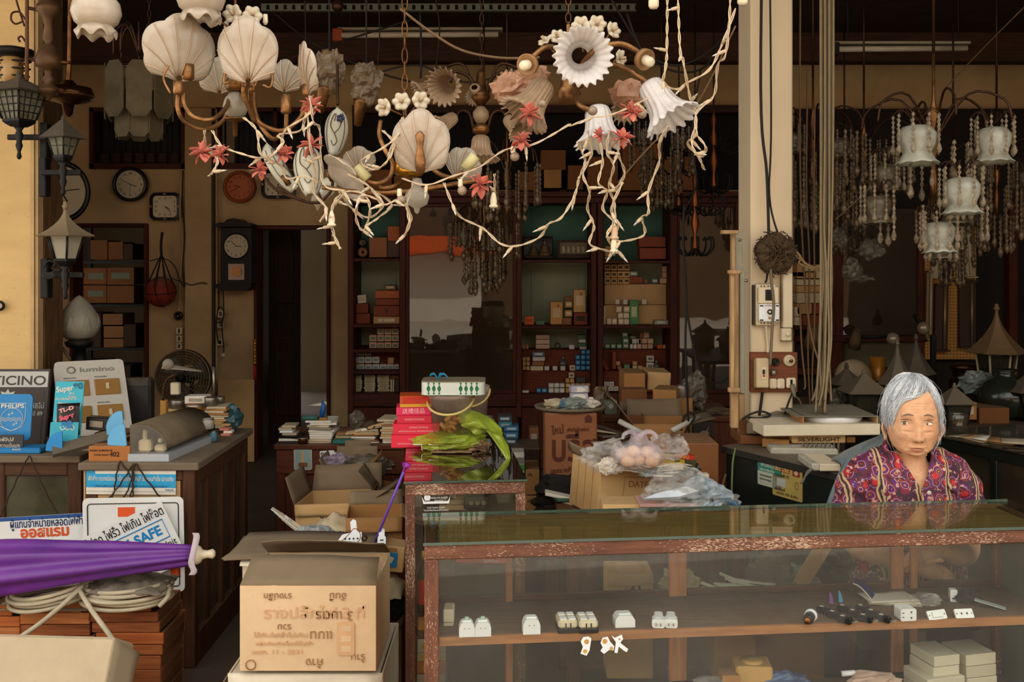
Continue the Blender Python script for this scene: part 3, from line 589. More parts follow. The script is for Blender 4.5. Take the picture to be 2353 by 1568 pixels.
t=tg('wall_socket','round black wall socket under the cable strip','socket',P(411,735,8.1));pt(MB().lathe([(.036,0),(.036,.02),(.028,.03),(.02,.028),(.016,.012),(.001,.012)],20,fc(P(411,726,8.12)),cap=False),'body',BKP,t);pt(MB().box((0,0,.014),(.012,.004,.006),fc(P(411,726,8.12))),'slot',STL,t)
for y,l in((761,'top'),(779,'middle'),(796,'bottom')):wall_switch(411,y,12,15,8.12,l+' of three small cream wall switches in a column',CRP)
for y,l in((722,'upper'),(746,'lower')):wall_switch(506,y,13,17,8.1,l+' of two old sockets tangled in wire below the pendulum clock',CRP)
wall_switch(505,787,13,15,8.1,'old cream socket hanging at the end of wires below the pendulum clock',CRP)
for k,pts in enumerate(([(502,668),(503,700),(498,730),(497,760),(502,790)],[(513,668),(514,720),(510,750),(513,790),(514,806),(511,815)],[(500,712),(508,706),(514,716),(512,735),(500,742)])):
 one(MB().tube(pxp(pts,8.07),.005,5),'loose_wire',WIREB,('wire dropping along the pipe from the pendulum clock','wire with a dangling plug below the pendulum clock','wire looped around the old sockets')[k],'wire')
one(PX(507,515,812,820,8.06,.02,.003,roll=20),'plug',CRP,'small plug dangling below the old sockets','plug')
one(PX(500,584,872,ZF(8.06)-1,8.06,.012,.002),'cardboard_sheet',CDL,'large buff cardboard sheet leaning against the wall','cardboard')
def fan(px,py,rp,d,label,grm,hubm,hubr=.22,rings=9,yaw=0):
 q=P(px,py,d);r=S(rp,d);t=tg('basket_fan',label,'fan',V(q.x,q.y,0));M=fc(q,yaw=yaw)
 for k in range(rings):
  rr=r*(.25+.75*k/(rings-1));z=.05*cos(PI/2*rr/r)
  pt(MB().tube([M@V(rr*cos(2*PI*i/40),rr*sin(2*PI*i/40),z+.02) for i in range(40)],.0022 if k<rings-1 else .006,5,close=True),'grille_ring',grm,t)
 mb=MB()
 mb.lathe([(r,.01),(r*1.02,-.03),(r*.85,-.1),(r*.4,-.13)],48,M,cap=False);o=pt(mb,'rear_basket',gls('fan mesh',(150,140,120),.1,.35,(110,96,74)),t)
 for k in range(18):
  a=2*PI*k/18;pt(MB().tube([M@V(r*s*cos(a+.4*s),r*s*sin(a+.4*s),.02+.05*cos(PI/2*s)) for s in(.2,.45,.7,.9,1)],.0022,4),'grille_spoke',grm,t)
 for k in range(3):
  a=2*PI*k/3+.3;pt(MB().grid(lambda u,v:(r*(.15+.75*u)*cos(a+(v-.5)*1.0),r*(.15+.75*u)*sin(a+(v-.5)*1.0),-.03+.05*(v-.5)),6,6,M),'blade',mat('grey fan blade',(96,88,74),.5),t,solid=.003)
 pt(MB().lathe([(.001,.085),(r*hubr*.8,.083),(r*hubr,.07),(r*hubr,.05)],24,M,cap=False),'hub_badge',hubm,t)
 pt(MB().lathe([(.001,-.28),(.05,-.27),(.06,-.2),(.06,-.12),(.03,-.04),(.02,.02)],18,M,cap=False),'motor',IRON,t)
 b=M@V(0,-.04,-.2);pt(MB().tube([b,V(b.x,b.y,.04)],.016,10),'stand_pole',STL,t)
 pt(MB().lathe([(.17,0),(.17,.015),(.06,.04),(.02,.05)],24,MT((b.x,b.y,0))),'stand_base',IRON,t)
fan(421,868,63,7.55,'grey basket fan standing in front of the cream wall',mat('grey fan wire',(120,108,88),.6),IRON,.15)
fan(637,882,50,9.6,'dark fan with an orange hub in the passage',IRON,mat('orange fan badge',(160,96,40),.6),.30)
t=tg('hanging_tassel','gold ornament with a red tassel hanging on the door jamb','ornament',P(586,880,8.05));
mb=MB();q=P(586,779,8.05);pr=[];
for i in range(29):z=-i*.0075;pr.append((.005+.012*abs(sin(i*.9)),z))
mb.lathe(pr[::-1],8,MT(q));pt(mb,'gold_beads',mat('shiny gold',(210,140,50),.3,.8),t)
pt(MB().lathe([(.014,-.33),(.013,-.27),(.008,-.215)],10,MT(q)),'tassel',mat('red tassel thread',(180,28,20),.7),t)
t=tg('storeroom_rack','dark iron rack in the storeroom','rack',P(250,ZF(9.3),9.3))
for x in(186,330):mb=MB();a=P(x,600,9.3);mb.box((a.x,9.5,1.2),(.04,.04,2.4));pt(mb,'upright',IRON,t)
for y in(600,700,800,905):
 mb=MB();a=P(180,y,9.25);b=P(345,y,9.25);mb.box(((a.x+b.x)/2,9.5,a.z-.012),(b.x-a.x,.5,.024));pt(mb,'rack_shelf',IRON,t)
SB_=((208,247,552,598,0),(249,283,556,598,0),(284,305,560,598,1),(192,245,616,655,0),(192,245,656,698,0),(246,308,615,656,0),(246,308,657,698,0),(135+50,192,620,698,1),(236,282,722,748,2),(238,284,750,778,2),(238,284,779,800,2),(285,312,746,798,1),(196,232,720,800,1),(190,235,830,900,1),(240,300,840,900,1))
for k,(x0,x1,y0,y1,c) in enumerate(SB_):
 o=pbox(x0,x1,y0,y1-1,9.3,(CDD,mat('very dark carton',(70,48,32),.9),card('old brown carton',(150,104,64)))[c],('carton on the upper rack shelf behind the lantern','second carton on the upper rack shelf','third carton on the upper rack shelf','printed carton on the second rack shelf, upper of a pair','printed carton on the second rack shelf, lower of a pair','printed carton right of the upper pair','printed carton right of the lower pair','dark carton at the end of the second rack shelf','top light carton of the stack of three in the storeroom','middle light carton of the stack of three in the storeroom','bottom light carton of the stack of three in the storeroom','narrow carton beside the stack of three','dim carton left of the stack of three','dim carton on the lowest rack shelf','dim carton beside it on the lowest rack shelf')[k],dep=.3,name='storage_carton',cat='carton')
 if k in(3,4,5):
  pt(PX(x0+10,x0+46 if k<5 else x0+52,y0+12,y0+26,9.3-.003,.004,0),'pasted_label',mat('pale green label',(120,124,98),.8),o)
mb=MB()
random.seed(3)
for k in range(160):
 q=V(ru(-2.15,-1.4),ru(13.0,13.5),ru(.3,1.9));a=ru(0,6.28);l=ru(.08,.16)
 mb.add([(0,0,0),(l*.4,.02,l*.25),(l,0,0),(l*.4,-.02,-l*.25)],[(0,1,2,3)],MT(q)@Matrix.Rotation(a,4,'Y')@Matrix.Rotation(ru(-1,1),4,'Z'))
o=one(mb,'garden_foliage',mat('garden leaves',(70,110,50),.6),'green leaves in the yard behind the passage','foliage',kind='stuff')
# == left: cabinets, displays, signs, umbrella, trays
CAB=wood('cabinet brown wood',(92,58,36),(60,37,23),2,r=.5,dust=.25);CABX=wood('cabinet brown wood lengthwise',(96,62,40),(62,40,25),0,r=.5,dust=.45);CABTOP=mat('dusty cabinet top',(120,104,82),.9,v=.25,sc=5,dust=.5)
CGL=gls('dusty cabinet glass',(205,200,180),1.0,.16,(160,146,118),.03)
ZC=.825
def bx(mb,x0,x1,y0,y1,z0,z1,b=.004):mb.box(((x0+x1)/2,(y0+y1)/2,(z0+z1)/2),(x1-x0,y1-y0,z1-z0),b=b);return mb
def bpt(t,name,m,x0,x1,y0,y1,z0,z1,b=.004):return pt(bx(MB(),x0,x1,y0,y1,z0,z1,b),name,m,t)
XB0,XB1,YB0,YB1=(195-CX)/F*3.98,-1.268,3.98,4.78
t=tg('display_cabinet','brown wooden cabinet with glazed side doors carrying the acrylic dome','cabinet',V((XB0+XB1)/2,4.38,0))
bpt(t,'top_board',CABTOP,XB0-.02,XB1+.02,YB0-.02,YB1+.02,ZC-.03,ZC)
for x in(XB0,XB1-.05):
 for y in(YB0,YB1-.05):bpt(t,'corner_post',CAB,x,x+.05,y,y+.05,0,ZC-.03)
for y in(4.185,4.39,4.58):bpt(t,'side_stile',CAB,XB1-.045,XB1-.005,y-.02,y+.02,.12,ZC-.09)
bpt(t,'side_rail',CAB,XB1-.045,XB1,YB0+.05,YB1-.05,ZC-.10,ZC-.03);bpt(t,'side_rail',CAB,XB1-.045,XB1,YB0+.05,YB1-.05,0,.13)
for y0,y1 in((4.03,4.165),(4.205,4.37),(4.41,4.56),(4.60,4.73)):bpt(t,'side_pane',CGL,XB1-.03,XB1-.025,y0,y1,.13,ZC-.10,0)
bpt(t,'front_rail',CABX,XB0+.05,XB1-.05,YB0,YB0+.04,ZC-.075,ZC-.03);bpt(t,'front_panel',CAB,XB0+.05,XB1-.05,YB0+.012,YB0+.03,.1,ZC-.075)
bpt(t,'front_rail',CABX,XB0+.05,XB1-.05,YB0,YB0+.04,0,.1);bpt(t,'back_panel',CAB,XB0+.05,XB1-.05,YB1-.03,YB1-.01,.02,ZC-.03);bpt(t,'left_panel',CAB,XB0+.005,XB0+.02,YB0+.05,YB1-.05,.02,ZC-.03)
bpt(t,'inner_shelf',CABX,XB0+.02,XB1-.05,YB0+.05,YB1-.05,.42,.44);bpt(t,'inner_floor',CABX,XB0+.02,XB1-.05,YB0+.05,YB1-.05,.10,.12)
random.seed(11)
def crm(c,r,sq,seed,amp=.35,n=18):
 mb=MB();T=Vector((seed*3.1,seed*1.7,seed))
 m=n//2+2;vs=[];fs=[]
 for i in range(m+1):
  for k in range(n):
   d=Vector((sin(PI*i/m)*cos(2*PI*k/n),sin(PI*i/m)*sin(2*PI*k/n),-cos(PI*i/m)))
   f=1+amp*(nz(d*2.3+T)+.5*nz(d*5.5+T))
   vs.append(Vector(c)+Vector((d.x*sq[0],d.y*sq[1],d.z*sq[2]))*r*f)
 for i in range(m):
  for k in range(n):fs.append((i*n+k,i*n+(k+1)%n,(i+1)*n+(k+1)%n,(i+1)*n+k))
 mb.add(vs,fs);return mb
FCLEAR=flm('clear plastic bag',(236,234,228),.12,.08,.9);FGREY=flm('grey plastic bag',(168,176,176),.6,.3,.5);FDARK=flm('smoky plastic bag',(120,110,92),.55,.2,.8);RAG=mat('grey dusty rag',(118,106,88),.95,v=.35,sc=14,bump=.5)
for k,(y,z,r,m_,l) in enumerate(((4.1,.52,.06,RAG,'grey rag stuffed on the upper shelf behind the first side pane'),(4.28,.53,.07,PPR,'crumpled paper wad behind the second side pane'),(4.48,.52,.06,FCLEAR,'plastic bag wad behind the third side pane'),(4.12,.19,.07,CDL,'crumpled carton wad on the cabinet floor'),(4.3,.18,.06,RAG,'grey rag on the cabinet floor'),(4.5,.19,.06,PPR,'paper wad on the cabinet floor at the back'))):
 one(crm((XB1-.13,y,z),r,(1,1.1,1),k+1),'stuffed_wad',m_,l,'wad')
XA0,XA1,YA0,YA1=-2.16,(188-CX)/F*4.12,4.12,4.56
t=tg('glazed_cabinet','brown cabinet with a dusty glass front under the advertising displays','cabinet',V((XA0+XA1)/2,4.34,0))
bpt(t,'top_board',CABTOP,XA0-.02,XA1,YA0-.02,YA1,ZC-.028,ZC)
for x0 in(XA0,XA1-.06):bpt(t,'front_post',CAB,x0,x0+.06,YA0,YA0+.04,0,ZC-.028)
bpt(t,'top_rail',CABX,XA0+.06,XA1-.06,YA0,YA0+.03,ZC-.085,ZC-.028);bpt(t,'bottom_rail',CABX,XA0+.06,XA1-.06,YA0,YA0+.03,.50,.56);bpt(t,'lower_panel',CAB,XA0+.06,XA1-.06,YA0+.01,YA0+.03,.0,.50)
bpt(t,'front_pane',gls('grimy green pane',(190,190,165),1.2,.22,(150,146,116),.04),XA0+.06,XA1-.06,YA0+.012,YA0+.017,.56,ZC-.085,0);bpt(t,'back_panel',mat('olive hardboard',(140,130,92),.8),XA0,XA1,YA1-.02,YA1,0,ZC-.03);bpt(t,'side_panel',CAB,XA1-.02,XA1,YA0+.04,YA1-.02,0,ZC-.03);bpt(t,'side_panel',CAB,XA0,XA0+.02,YA0+.04,YA1-.02,0,ZC-.03);bpt(t,'inner_floor',CABX,XA0+.02,XA1-.02,YA0+.04,YA1-.02,.53,.555)
pbox(82,115,1128,1170,4.22,(176,110,66),'orange brown box in a bag behind the dusty glass front',dep=.1);one(crm(P(122,1132,4.24),.06,(1,.8,1.2),21),'plastic_bag',FCLEAR,'clear plastic bag behind the dusty glass front','bag');one(crm(P(150,1150,4.26),.05,(1,.8,1),22),'plastic_bag',FDARK,'smoky plastic bag at the end of the dusty glass front','bag');one(crm(P(40,1160,4.26),.05,(1.6,.8,.5),23),'rag',RAG,'grey rag lying behind the dusty glass front','rag')
def board(name,label,cat,x0,x1,y0,y1,d,th,m,lean=12,rollv=0,rad=0,group=None):
 a=P(x0,y1,d);c=P(x1,y1,d);w=c.x-a.x;h=S(y1-y0,d)/cos(R(lean))
 M=fc(((a.x+c.x)/2,d,a.z),roll=rollv,pitch=-lean)
 t=tg(name,label,cat,M.translation.copy(),group);mb=MB()
 mb.prism(rrect(w,h,rad,4,0,h/2) if rad else[(-w/2,0),(w/2,0),(w/2,h),(-w/2,h)],th,M,-th);pt(mb,'board',m,t)
 return t,M,w,h
def pch(t,M,u0,u1,v0,v1,w,h,m,name='printed_panel',z=.0005,th=.0006,rad=0):
 mb=MB();W_,H_=(u1-u0)*w,(v1-v0)*h;cx,cy=((u0+u1)/2-.5)*w,(v0+v1)/2*h
 mb.prism(rrect(W_,H_,rad,4,cx,cy) if rad else[(cx-W_/2,cy-H_/2),(cx+W_/2,cy-H_/2),(cx+W_/2,cy+H_/2),(cx-W_/2,cy+H_/2)],th,M,z);return pt(mb,name,m,t)
def ptx(t,M,s,u,v,w,h,hh,m,tw=None,z=.0016,rot=0,bold=0):return text(s,M@MT(((u-.5)*w,v*h,z))@RZ(rot),hh,m,t,w=tw,bold=bold,depth=.0003)
CYAN=mat('cyan print',(36,150,196),.5,v=.1);CYAND=mat('bright blue print',(28,128,190),.45,v=.12);DGREY=mat('dark poster brown',(62,52,46),.6,v=.12);LGREY=mat('pale grey print',(186,186,178),.6,v=.08);ORANGE=mat('orange red print',(214,84,36),.55,v=.08);NAVY=mat('navy print',(26,44,92),.55,v=.08)
t,M,w,h=board('advertising_board','dark brown advertising board with a pale header behind the blue display','display',-40,100,852,1040,4.36,.02,DGREY,10)
pch(t,M,.0,.98,.78,.97,w,h,LGREY);ptx(t,M,'TICINO',.5,.855,w,h,.042,DGREY,w*.9,bold=.02);pch(t,M,.08,.93,.10,.74,w,h,mat('poster inner brown',(74,60,52),.6))
ptx(t,M,'ทีชิโน่',.84,.55,w,h,.022,LGREY);ptx(t,M,'ปี 89',.85,.46,w,h,.018,LGREY)
mb=MB();st_=[]
for k in range(16):a=2*PI*k/16;rr=.045 if k%2==0 else .026;st_.append(((.33-.5)*w+rr*cos(a),.66*h+rr*.8*sin(a)))
mb.prism(st_,.0005,M,.0015);pt(mb,'printed_star',LGREY,t)
pch(t,M,.0,1,.0,.08,w,h,CYAN)
t,M,w,h=board('lamp_maker_display','bright blue rounded advertising display with a white shield emblem','display',-16,69,908,1012,4.22,.008,CYAND,8,rad=.02)
ptx(t,M,'PHILIPS',.47,.735,w,h,.018,PPW,w*.62,bold=.02)
def outline(t,M,poly,th,m,name='emblem_line'):
 pt(MB().tube([M@V(x,y,.0012) for x,y in poly],th,4,close=True),name,m,t)
cx,cy=(.47-.5)*w,.55*h
outline(t,M,[(cx-w*.36,.80*h),(cx+w*.36,.80*h),(cx+w*.36,.5*h),(cx+w*.3,.30*h),(cx,.20*h),(cx-w*.3,.30*h),(cx-w*.36,.5*h)],.0012,PPW)
outline(t,M,[(cx+w*.3*cos(i*PI/16),.45*h+w*.3*sin(i*PI/16)) for i in range(32)],.0011,PPW)
for dv in(.03,0,-.03):
 pt(MB().tube([M@V(cx+w*.28*(i/10-1),(.45+dv)*h+.0025*sin(i*1.2),.0014) for i in range(21)],.0011,4),'emblem_wave',PPW,t)
for(u,v) in((-.08,.55),(.0,.585),(.06,.34),(.13,.37)):
 mb=MB();x,y=cx+u*w,v*h;mb.box((x,y,.0012),(.012,.002,.0006),M);mb.box((x,y,.0012),(.002,.012,.0006),M);pt(mb,'emblem_star',PPW,t)
t,M,w,h=board('sign_plate','dark plate with white Thai lettering below the blue display','sign',-30,52,1000,1036,4.17,.006,mat('charcoal plate',(48,50,52),.5),6)
ptx(t,M,'แสงฟิลิปส์',.45,.68,w,h,.016,PPW);ptx(t,M,'สว่างกว่าความเป็นแสง',.45,.30,w,h,.016,PPW,w*.95)
mb=MB();a=P(-30,1046,4.16);c=P(95,1046,4.16);mb.box(((a.x+c.x)/2,4.2,ZC+.012),(c.x-a.x,.1,.024),b=.004);o=one(mb,'advert_pedestal',CYAND,'low blue base under the dark lettered plate','stand');text('PHILIPS',fc(P(38,1034,4.148)),.008,PPW,o)
a=Vector(P(182,962,4.5));M=frm((a.x-.02,4.36,ZC+.03),(1,.6,0),(-.42,.7,1.0))
t=tg('switch_sample_board','large white sample board tilted back with four tan switch plates','display',M.translation.copy());w,h=.30,.40
M=M@MT((w/2,0,0))
pt(MB().prism(rrect(w,h,.02,4,0,h/2),.03,M,-.03),'board',mat('off white board',(206,200,186),.6,v=.08,sc=5,dust=.2),t)
ptx(t,M,'lumino',.60,.87,w,h,.026,mat('grey beige print',(150,146,132),.6),w*.50,bold=.03)
pt(MB().lathe([(.013,0),(.020,0),(.020,.001),(.013,.001)],20,M@MT((-.27*w,.875*h,.0006)),cap=False),'emblem_ring',mat('grey beige print',(150,146,132),.6),t)
TANP=mat('tan switch plate',(168,124,66),.45,.2,v=.1)
for(u,v) in((.28,.62),(.72,.62),(.28,.27),(.72,.27)):
 sp=pt(MB().box(((u-.5)*w,v*h,.004),(w*.36,h*.21,.008),M,.002),'switch_plate',TANP,t)
 pt(MB().box(((u-.5)*w,v*h,.010),(w*.045,h*.08,.006),M,.001),'rocker',CRP,sp)
 ptx(t,M,'สวิตช์ทางเดียว',u-.08,v+.145,w,h,.007,INKB)
t,M,w,h=board('leaflet_stand','cyan cardboard leaflet stand holding black folded leaflets','display',117,183,880,1022,4.12,.004,mat('cyan card',(52,166,186),.5,v=.08),10)
ptx(t,M,'Super',.34,.88,w,h,.024,PPW,w*.6,rot=8,bold=.03);ptx(t,M,'80',.80,.92,w,h,.026,mat('dark teal print',(20,96,120),.5),w*.34,rot=8,bold=.06);ptx(t,M,'ใหม่',.6,.81,w,h,.012,PPW);ptx(t,M,'30%',.62,.735,w,h,.017,PPW);ptx(t,M,'ประหยัดไฟ',.26,.72,w,h,.010,PPW)
pt(MB().box((0,.20*h,.020),(w*.98,.30*h,.004),M),'pocket',mat('cyan card',(52,166,186),.5,v=.08),t)
for k in range(3):ptx(t,M,'U',.45+.17*k,.26,w,h,.022,PPW,z=.0235,rot=35)
for k in range(4):
 mk=M@MT((.004+k*.004,.15*h,.006+.0026*k))@RZ(-4+2*k)
 o=one(MB().grid(lambda u,v:(-.052+.098*u,v*.50*h,.010*sin(v*2.0)*u),5,6,mk),'leaflet',(PPW,PPW,PPR,BKP)[k],('backmost white leaflet in the cyan stand','second white leaflet in the cyan stand','cream leaflet behind the black one in the cyan stand','black folded leaflet with pink and blue lettering in the cyan stand')[k],'leaflet',solid=.0008)
 if k==3:
  PINKP=mat('pink print',(232,92,116),.5);BLUEP=mat('deep blue print',(40,110,170),.5)
  for s,v,hh,mm,r_ in(('TL-D',.80,.016,mat('salmon print',(226,160,150),.5),14),('Super',.57,.020,PINKP,14),('80',.30,.030,BLUEP,10)):text(s,mk@MT((-.003,v*.5*h,.0215*v+.004))@RZ(r_),hh,mm,o,w=.062 if s!='80' else .045,bold=.06,depth=.0004)
mb=MB();q=P(106,1036,4.07);mb.prism([(0,0),(.075,0)]+[(.075-.075*sin(a*PI/20),.082*cos(a*PI/20)) for a in range(0,11)][:10]+[],.004,fc(q+V(0,0,0),yaw=-10),0);one(mb,'quarter_card',CYAND,'blue quarter round card at the foot of the leaflet stand','card')
q0,q1=P(122,1050,4.02),P(262,1012,4.10);t=tg('lamp_tray','long grey tray with a blue quarter round end propped on the box','tray',q0)
M=frm(q0,(q1-q0),(0,.8,.6));L=(q1-q0).length
pt(MB().box((L/2,.03,0),(L,.07,.006),M,.001),'tray_plate',mat('grey brown enamel',(96,88,76),.5,dust=.4),t);pt(MB().box((L/2,-.003,.008),(L,.006,.02),M,.001),'tray_lip',mat('grey brown enamel',(96,88,76),.5,dust=.4),t)
for k,(px,py,dd,ro) in enumerate(((250,1032,4.03,-16),(247,1000,4.08,-20))):
 mb=MB();poly=[(0,0),(.088,.016),(.080,.10)]+[(.080-.085*sin(a*PI/14),.016+.085*cos(a*PI/14)) for a in range(1,7)];mb.prism(poly,.004,fc(P(px,py,dd),yaw=ro,roll=2));pt(mb,'blue_end',mat('light blue card',(96,170,212),.5,v=.08),t)
o=pbox(203,300,1026,1062,4.0,card('402 carton',(176,112,60)),'small orange brown carton printed with the number under the grey tray',dep=.1,name='carton')
text('402',fc(P(263,1045,3.998)),.020,INKB,o);text('NON SURFACE',fc(P(232,1036,3.998)),.008,INKB,o,w=.09);text('WATER PROOF',fc(P(232,1046,3.998)),.006,INKB,o,w=.06)
t=tg('acrylic_dome','smoky acrylic display dome over white switches','display case',V(-1.45,4.2,ZC));x0,x1,y0,y1=-1.535,-1.385,4.0,4.47;sh=.055
prof=[(0,0),(0,.115)]+[(.03+.118*sin(a*PI/16),.02+.098*cos(a*PI/16)) for a in range(0,9)]
n=len(prof);ACR=gls('smoky acrylic',(196,188,170),.9,.42,(128,116,94),.08,dsc=2.2)
mb=MB();vs=[(x0+u,y0,ZC+.03+v) for u,v in prof]+[(x0+u+sh,y1,ZC+.03+v) for u,v in prof];mb.add(vs,[(i,i+1,n+i+1,n+i) for i in range(n-1)],None,True);pt(mb,'curved_cover',gls('dusty acrylic cover',(180,170,150),.6,.85,(122,108,86),.1,dsc=2.2),t,solid=.003)
pt(MB().add(vs[:n],[tuple(range(n))]),'clear_end',gls('clear acrylic end',(232,230,222),1.0,.10,(190,180,160),.02),t);pt(MB().add(vs[n:],[tuple(range(n))[::-1]]),'clear_end',ACR,t)
mb=MB();w_=x1-x0+.012;mb.add([(x0-.006,y0-.006,ZC),(x1+.008,y0-.006,ZC),(x1+.008+sh,y1,ZC),(x0-.006+sh,y1,ZC)]+[(x0-.006,y0-.006,ZC+.03),(x1+.008,y0-.006,ZC+.03),(x1+.008+sh,y1,ZC+.03),(x0-.006+sh,y1,ZC+.03)],[(3,2,1,0),(4,5,6,7),(0,1,5,4),(1,2,6,5),(2,3,7,6),(3,0,4,7)]);pt(mb,'base_tray',mat('pale grey blue plastic',(166,172,176),.4,v=.1,dust=.3),t)
for(u,dx,dz,l,ww,hh) in((0,.045,0,'tall cream pull switch inside the acrylic dome',.052,.05),(1,.108,0,'low white dimmer knob box inside the acrylic dome',.045,.03)):
 t2=tg('sample_switch',l,'switch',V(x0+dx,y0+.05,ZC+.03));pt(MB().box((x0+dx,y0+.05,ZC+.03+hh/2),(ww,.04,hh),b=.008),'body',CRP,t2);pt(MB().box((x0+dx-.003,y0+.05,ZC+.03+hh+.015),(.018,.02,.05 if u==0 else .02),b=.006),'stem',CRP,t2)
mb=MB();a=P(262,952,4.6);M,w,h=pxbox(mb,262,345,870,993,4.68,.07,.012);o=one(mb,'old_television',mat('dark grey plastic',(58,52,46),.5,dust=.3),'dark grey box of an old set behind the white sample board','television');pt(MB().box((.02,-.002,h*.5),(w*.7,.006,h*.72),M,.01),'recessed_panel',mat('darker grey plastic',(40,36,32),.5),o)
mb=MB();random.seed(5)
def cloth(c,w,dp,h,seed,m,name,label,cat='cloth',n=16):
 mb=MB();T=Vector((seed,seed*2.3,0));c=Vector(c)
 mb.grid(lambda u,v:c+V((u-.5)*w*(1+.1*nz(Vector((v*3,u,seed)))),(v-.5)*dp*(1+.15*nz(Vector((u*3,v,seed+4)))),h*(max(0,1-abs(u-.5)*2)**.5*max(0,1-abs(v-.5)*2)**.5)*(1+.6*nz(Vector((u*5,v*5,seed))))+.012*nz(Vector((u*9,v*9,seed)))+.008),n,n);return one(mb,name,m,label,cat,solid=.003)
cloth((-1.62,4.50,ZC+.0),.30,.3,.07,4,RAG,'dusty_cloth','dusty grey cloth heaped behind the acrylic dome')
for k in range(7):
 one(MB().box((-1.735+.006*k,4.28,ZC+.006+k*.011),(.17-.005*k,.13,.009)),'leaflet',(PPR,CDD,PPR,CDD,CDD,PPW,CDD)[k],'flat leaflet in the pile under the sample board, '+ORDW[k]+' from the bottom','leaflet','leaflets under the sample board')
mb=MB();M,w,h=pxbox(mb,196,252,960,990,4.18,.05,.003,roll=4);o=one(mb,'lamp_unit',BKP,'black unit with a steel plate beside the sample board','fitting');pt(MB().box((-.005,-.003,h*.5),(w*.55,.004,h*.5),M,.001),'steel_plate',STL,o)
def can(px,y0,y1,wp,d,label,m,lidm=STL,cat='can'):
 t=tg('tin_can',label,cat,P(px,y1,d));r=S(wp/2,d);h=S(y1-y0,d);q=P(px,y1,d)
 pt(MB().lathe([(r,0),(r,h*.97),(r*.97,h)],24,MT(q)),'body',m,t);pt(MB().lathe([(r*1.03,h*.86),(r*1.03,h),(r*.9,h),(r*.88,h*.97),(.001,h*.97)],24,MT(q),cap=False),'lid',lidm,t)
def pile(x0,x1,y0,y1,n,d,label,group,ms,dep=.16,name='paper_bundle',cat='bundle'):
 ys=steps(y1,y0,n)
 for k in range(n):
  a=ru(-.012,.012);mb=MB();q0=P((x0+x1)/2,ys[k],d);w=S(x1-x0,d)*ru(.82,1.0);hh=S(ys[k]-ys[k+1],d)
  mb.box((0,0,hh/2),(w,dep*ru(.85,1),hh*.93),MT(q0+V(a,.5*dep,0))@Matrix.Rotation(ru(-.12,.12),4,'Z'),.0015);one(mb,name,random.choice(ms),label+', '+(ORDW[k]+' from the bottom' if k<10 else 'above the tenth'),cat,group)
PMS=[PPR,PPR,CDL,CDB,mat('brown paper bundle',(150,104,70),.9,v=.3,sc=30),PPW]
pile(381,424,941,976,7,4.62,'browned price list in the pile under the wide steel can','price lists under the wide can',PMS,.13);can(408,919,941,32,4.66,'wide steel can without a label on the price lists',STL)
can(447,928,968,38,4.6,'ochre labelled tin behind the acrylic dome',mat('ochre tin',(176,120,50),.5,dust=.1));pbox(424,474,911,929,4.62,PPW,'flat white box lying on the ochre tin',dep=.08,prt=(170,160,140))
pile(470,520,936,985,10,4.55,'browned price list in the tall pile at the cabinet end','price lists at the cabinet end',PMS,.15);can(484,913,936,28,4.6,'steel can on the tall pile of price lists',STL);can(505,912,932,22,4.68,'smaller steel can behind the pile of price lists',STL)
can(477,962,985,28,4.4,'white tin beside the acrylic dome',mat('white tin',(200,196,184),.4));can(491,990,1014,18,4.42,'small blue and white jar at the end of the acrylic dome',mat('pale blue jar',(110,160,180),.4))
mb=MB();q=P(492,915,4.7);mb.tube([q,P(491,843,4.7)],.007,10);one(mb,'steel_tube',STL,'thin steel tube standing upright in the cans','tube')
one(crm(P(530,962,4.62),.055,(1,.8,1.1),31),'plastic_bag',flm('teal plastic bag',(40,90,100),.6,.3,.8),'dark teal plastic bag behind the pile of price lists','bag')
pile(505,528,985,1003,3,4.35,'little printed card on the cabinet edge','printed cards',[PPW,mat('pink card',(200,120,100),.7)],.05)
t=tg('desk_lamp','old grey desk lamp with a bent neck and an ochre base','desk lamp',P(374,975,4.5));d=4.5
pt(PX(367,382,920,972,d,.03,.004),'base',mat('ochre plastic',(186,136,56),.5),t)
pt(MB().tube(pxp([(375,920),(376,895),(384,873),(402,862)],d),.006,8),'neck',BRZ,t)
mb=MB();M=frm(P(376,845,d),(1,0,-.10),(0,1,.1));
mb.grid(lambda u,v:(S(88,d)*u,(v-.5)*.06*(1-.6*u),.022*(1-u*.9)*sin(PI*v)+.002),10,9,M);pt(mb,'lamp_head',mat('grey lamp enamel',(122,114,98),.5,dust=.3),t,solid=.003)
pt(MB().lathe([(.001,.012),(.02,.012),(.026,.0)],18,fc(P(386,838,d-.02)),cap=False),'round_switch',mat('grey lamp enamel',(122,114,98),.5,dust=.3),t)
pt(PX(391,411,880,908,d+.1,.03,.004),'transformer',CRP,t)
SW=mat('white enamel sign',(226,226,220),.45,v=.06,sc=5,spots=.06,orv=.02)
def sign(name,label,px,py,wp,hp,d,roll,m,rad=.004,th=.004,yaw=0,pitch=0):
 M=fc(P(px,py,d),yaw=yaw,roll=roll,pitch=pitch);w,h=S(wp,d),S(hp,d);t=tg(name,label,'sign',P(px,py+hp/2,d));pt(MB().prism(rrect(w,h,rad,4,0,0),th,M,-th),'plate',m,t);return t,M@MT((0,-h/2,0)),w,h
t,M,w,h=sign('notice_board','buff board fixed to the front of the cabinet behind the notices',303,1120,222,108,3.985,0,CDL,.003,.006)
t,M,w,h=sign('printed_notice','torn white and cyan paper notice with Thai lettering on the cabinet',301,1105,206,64,3.972,-.5,PPW,.002,.001)
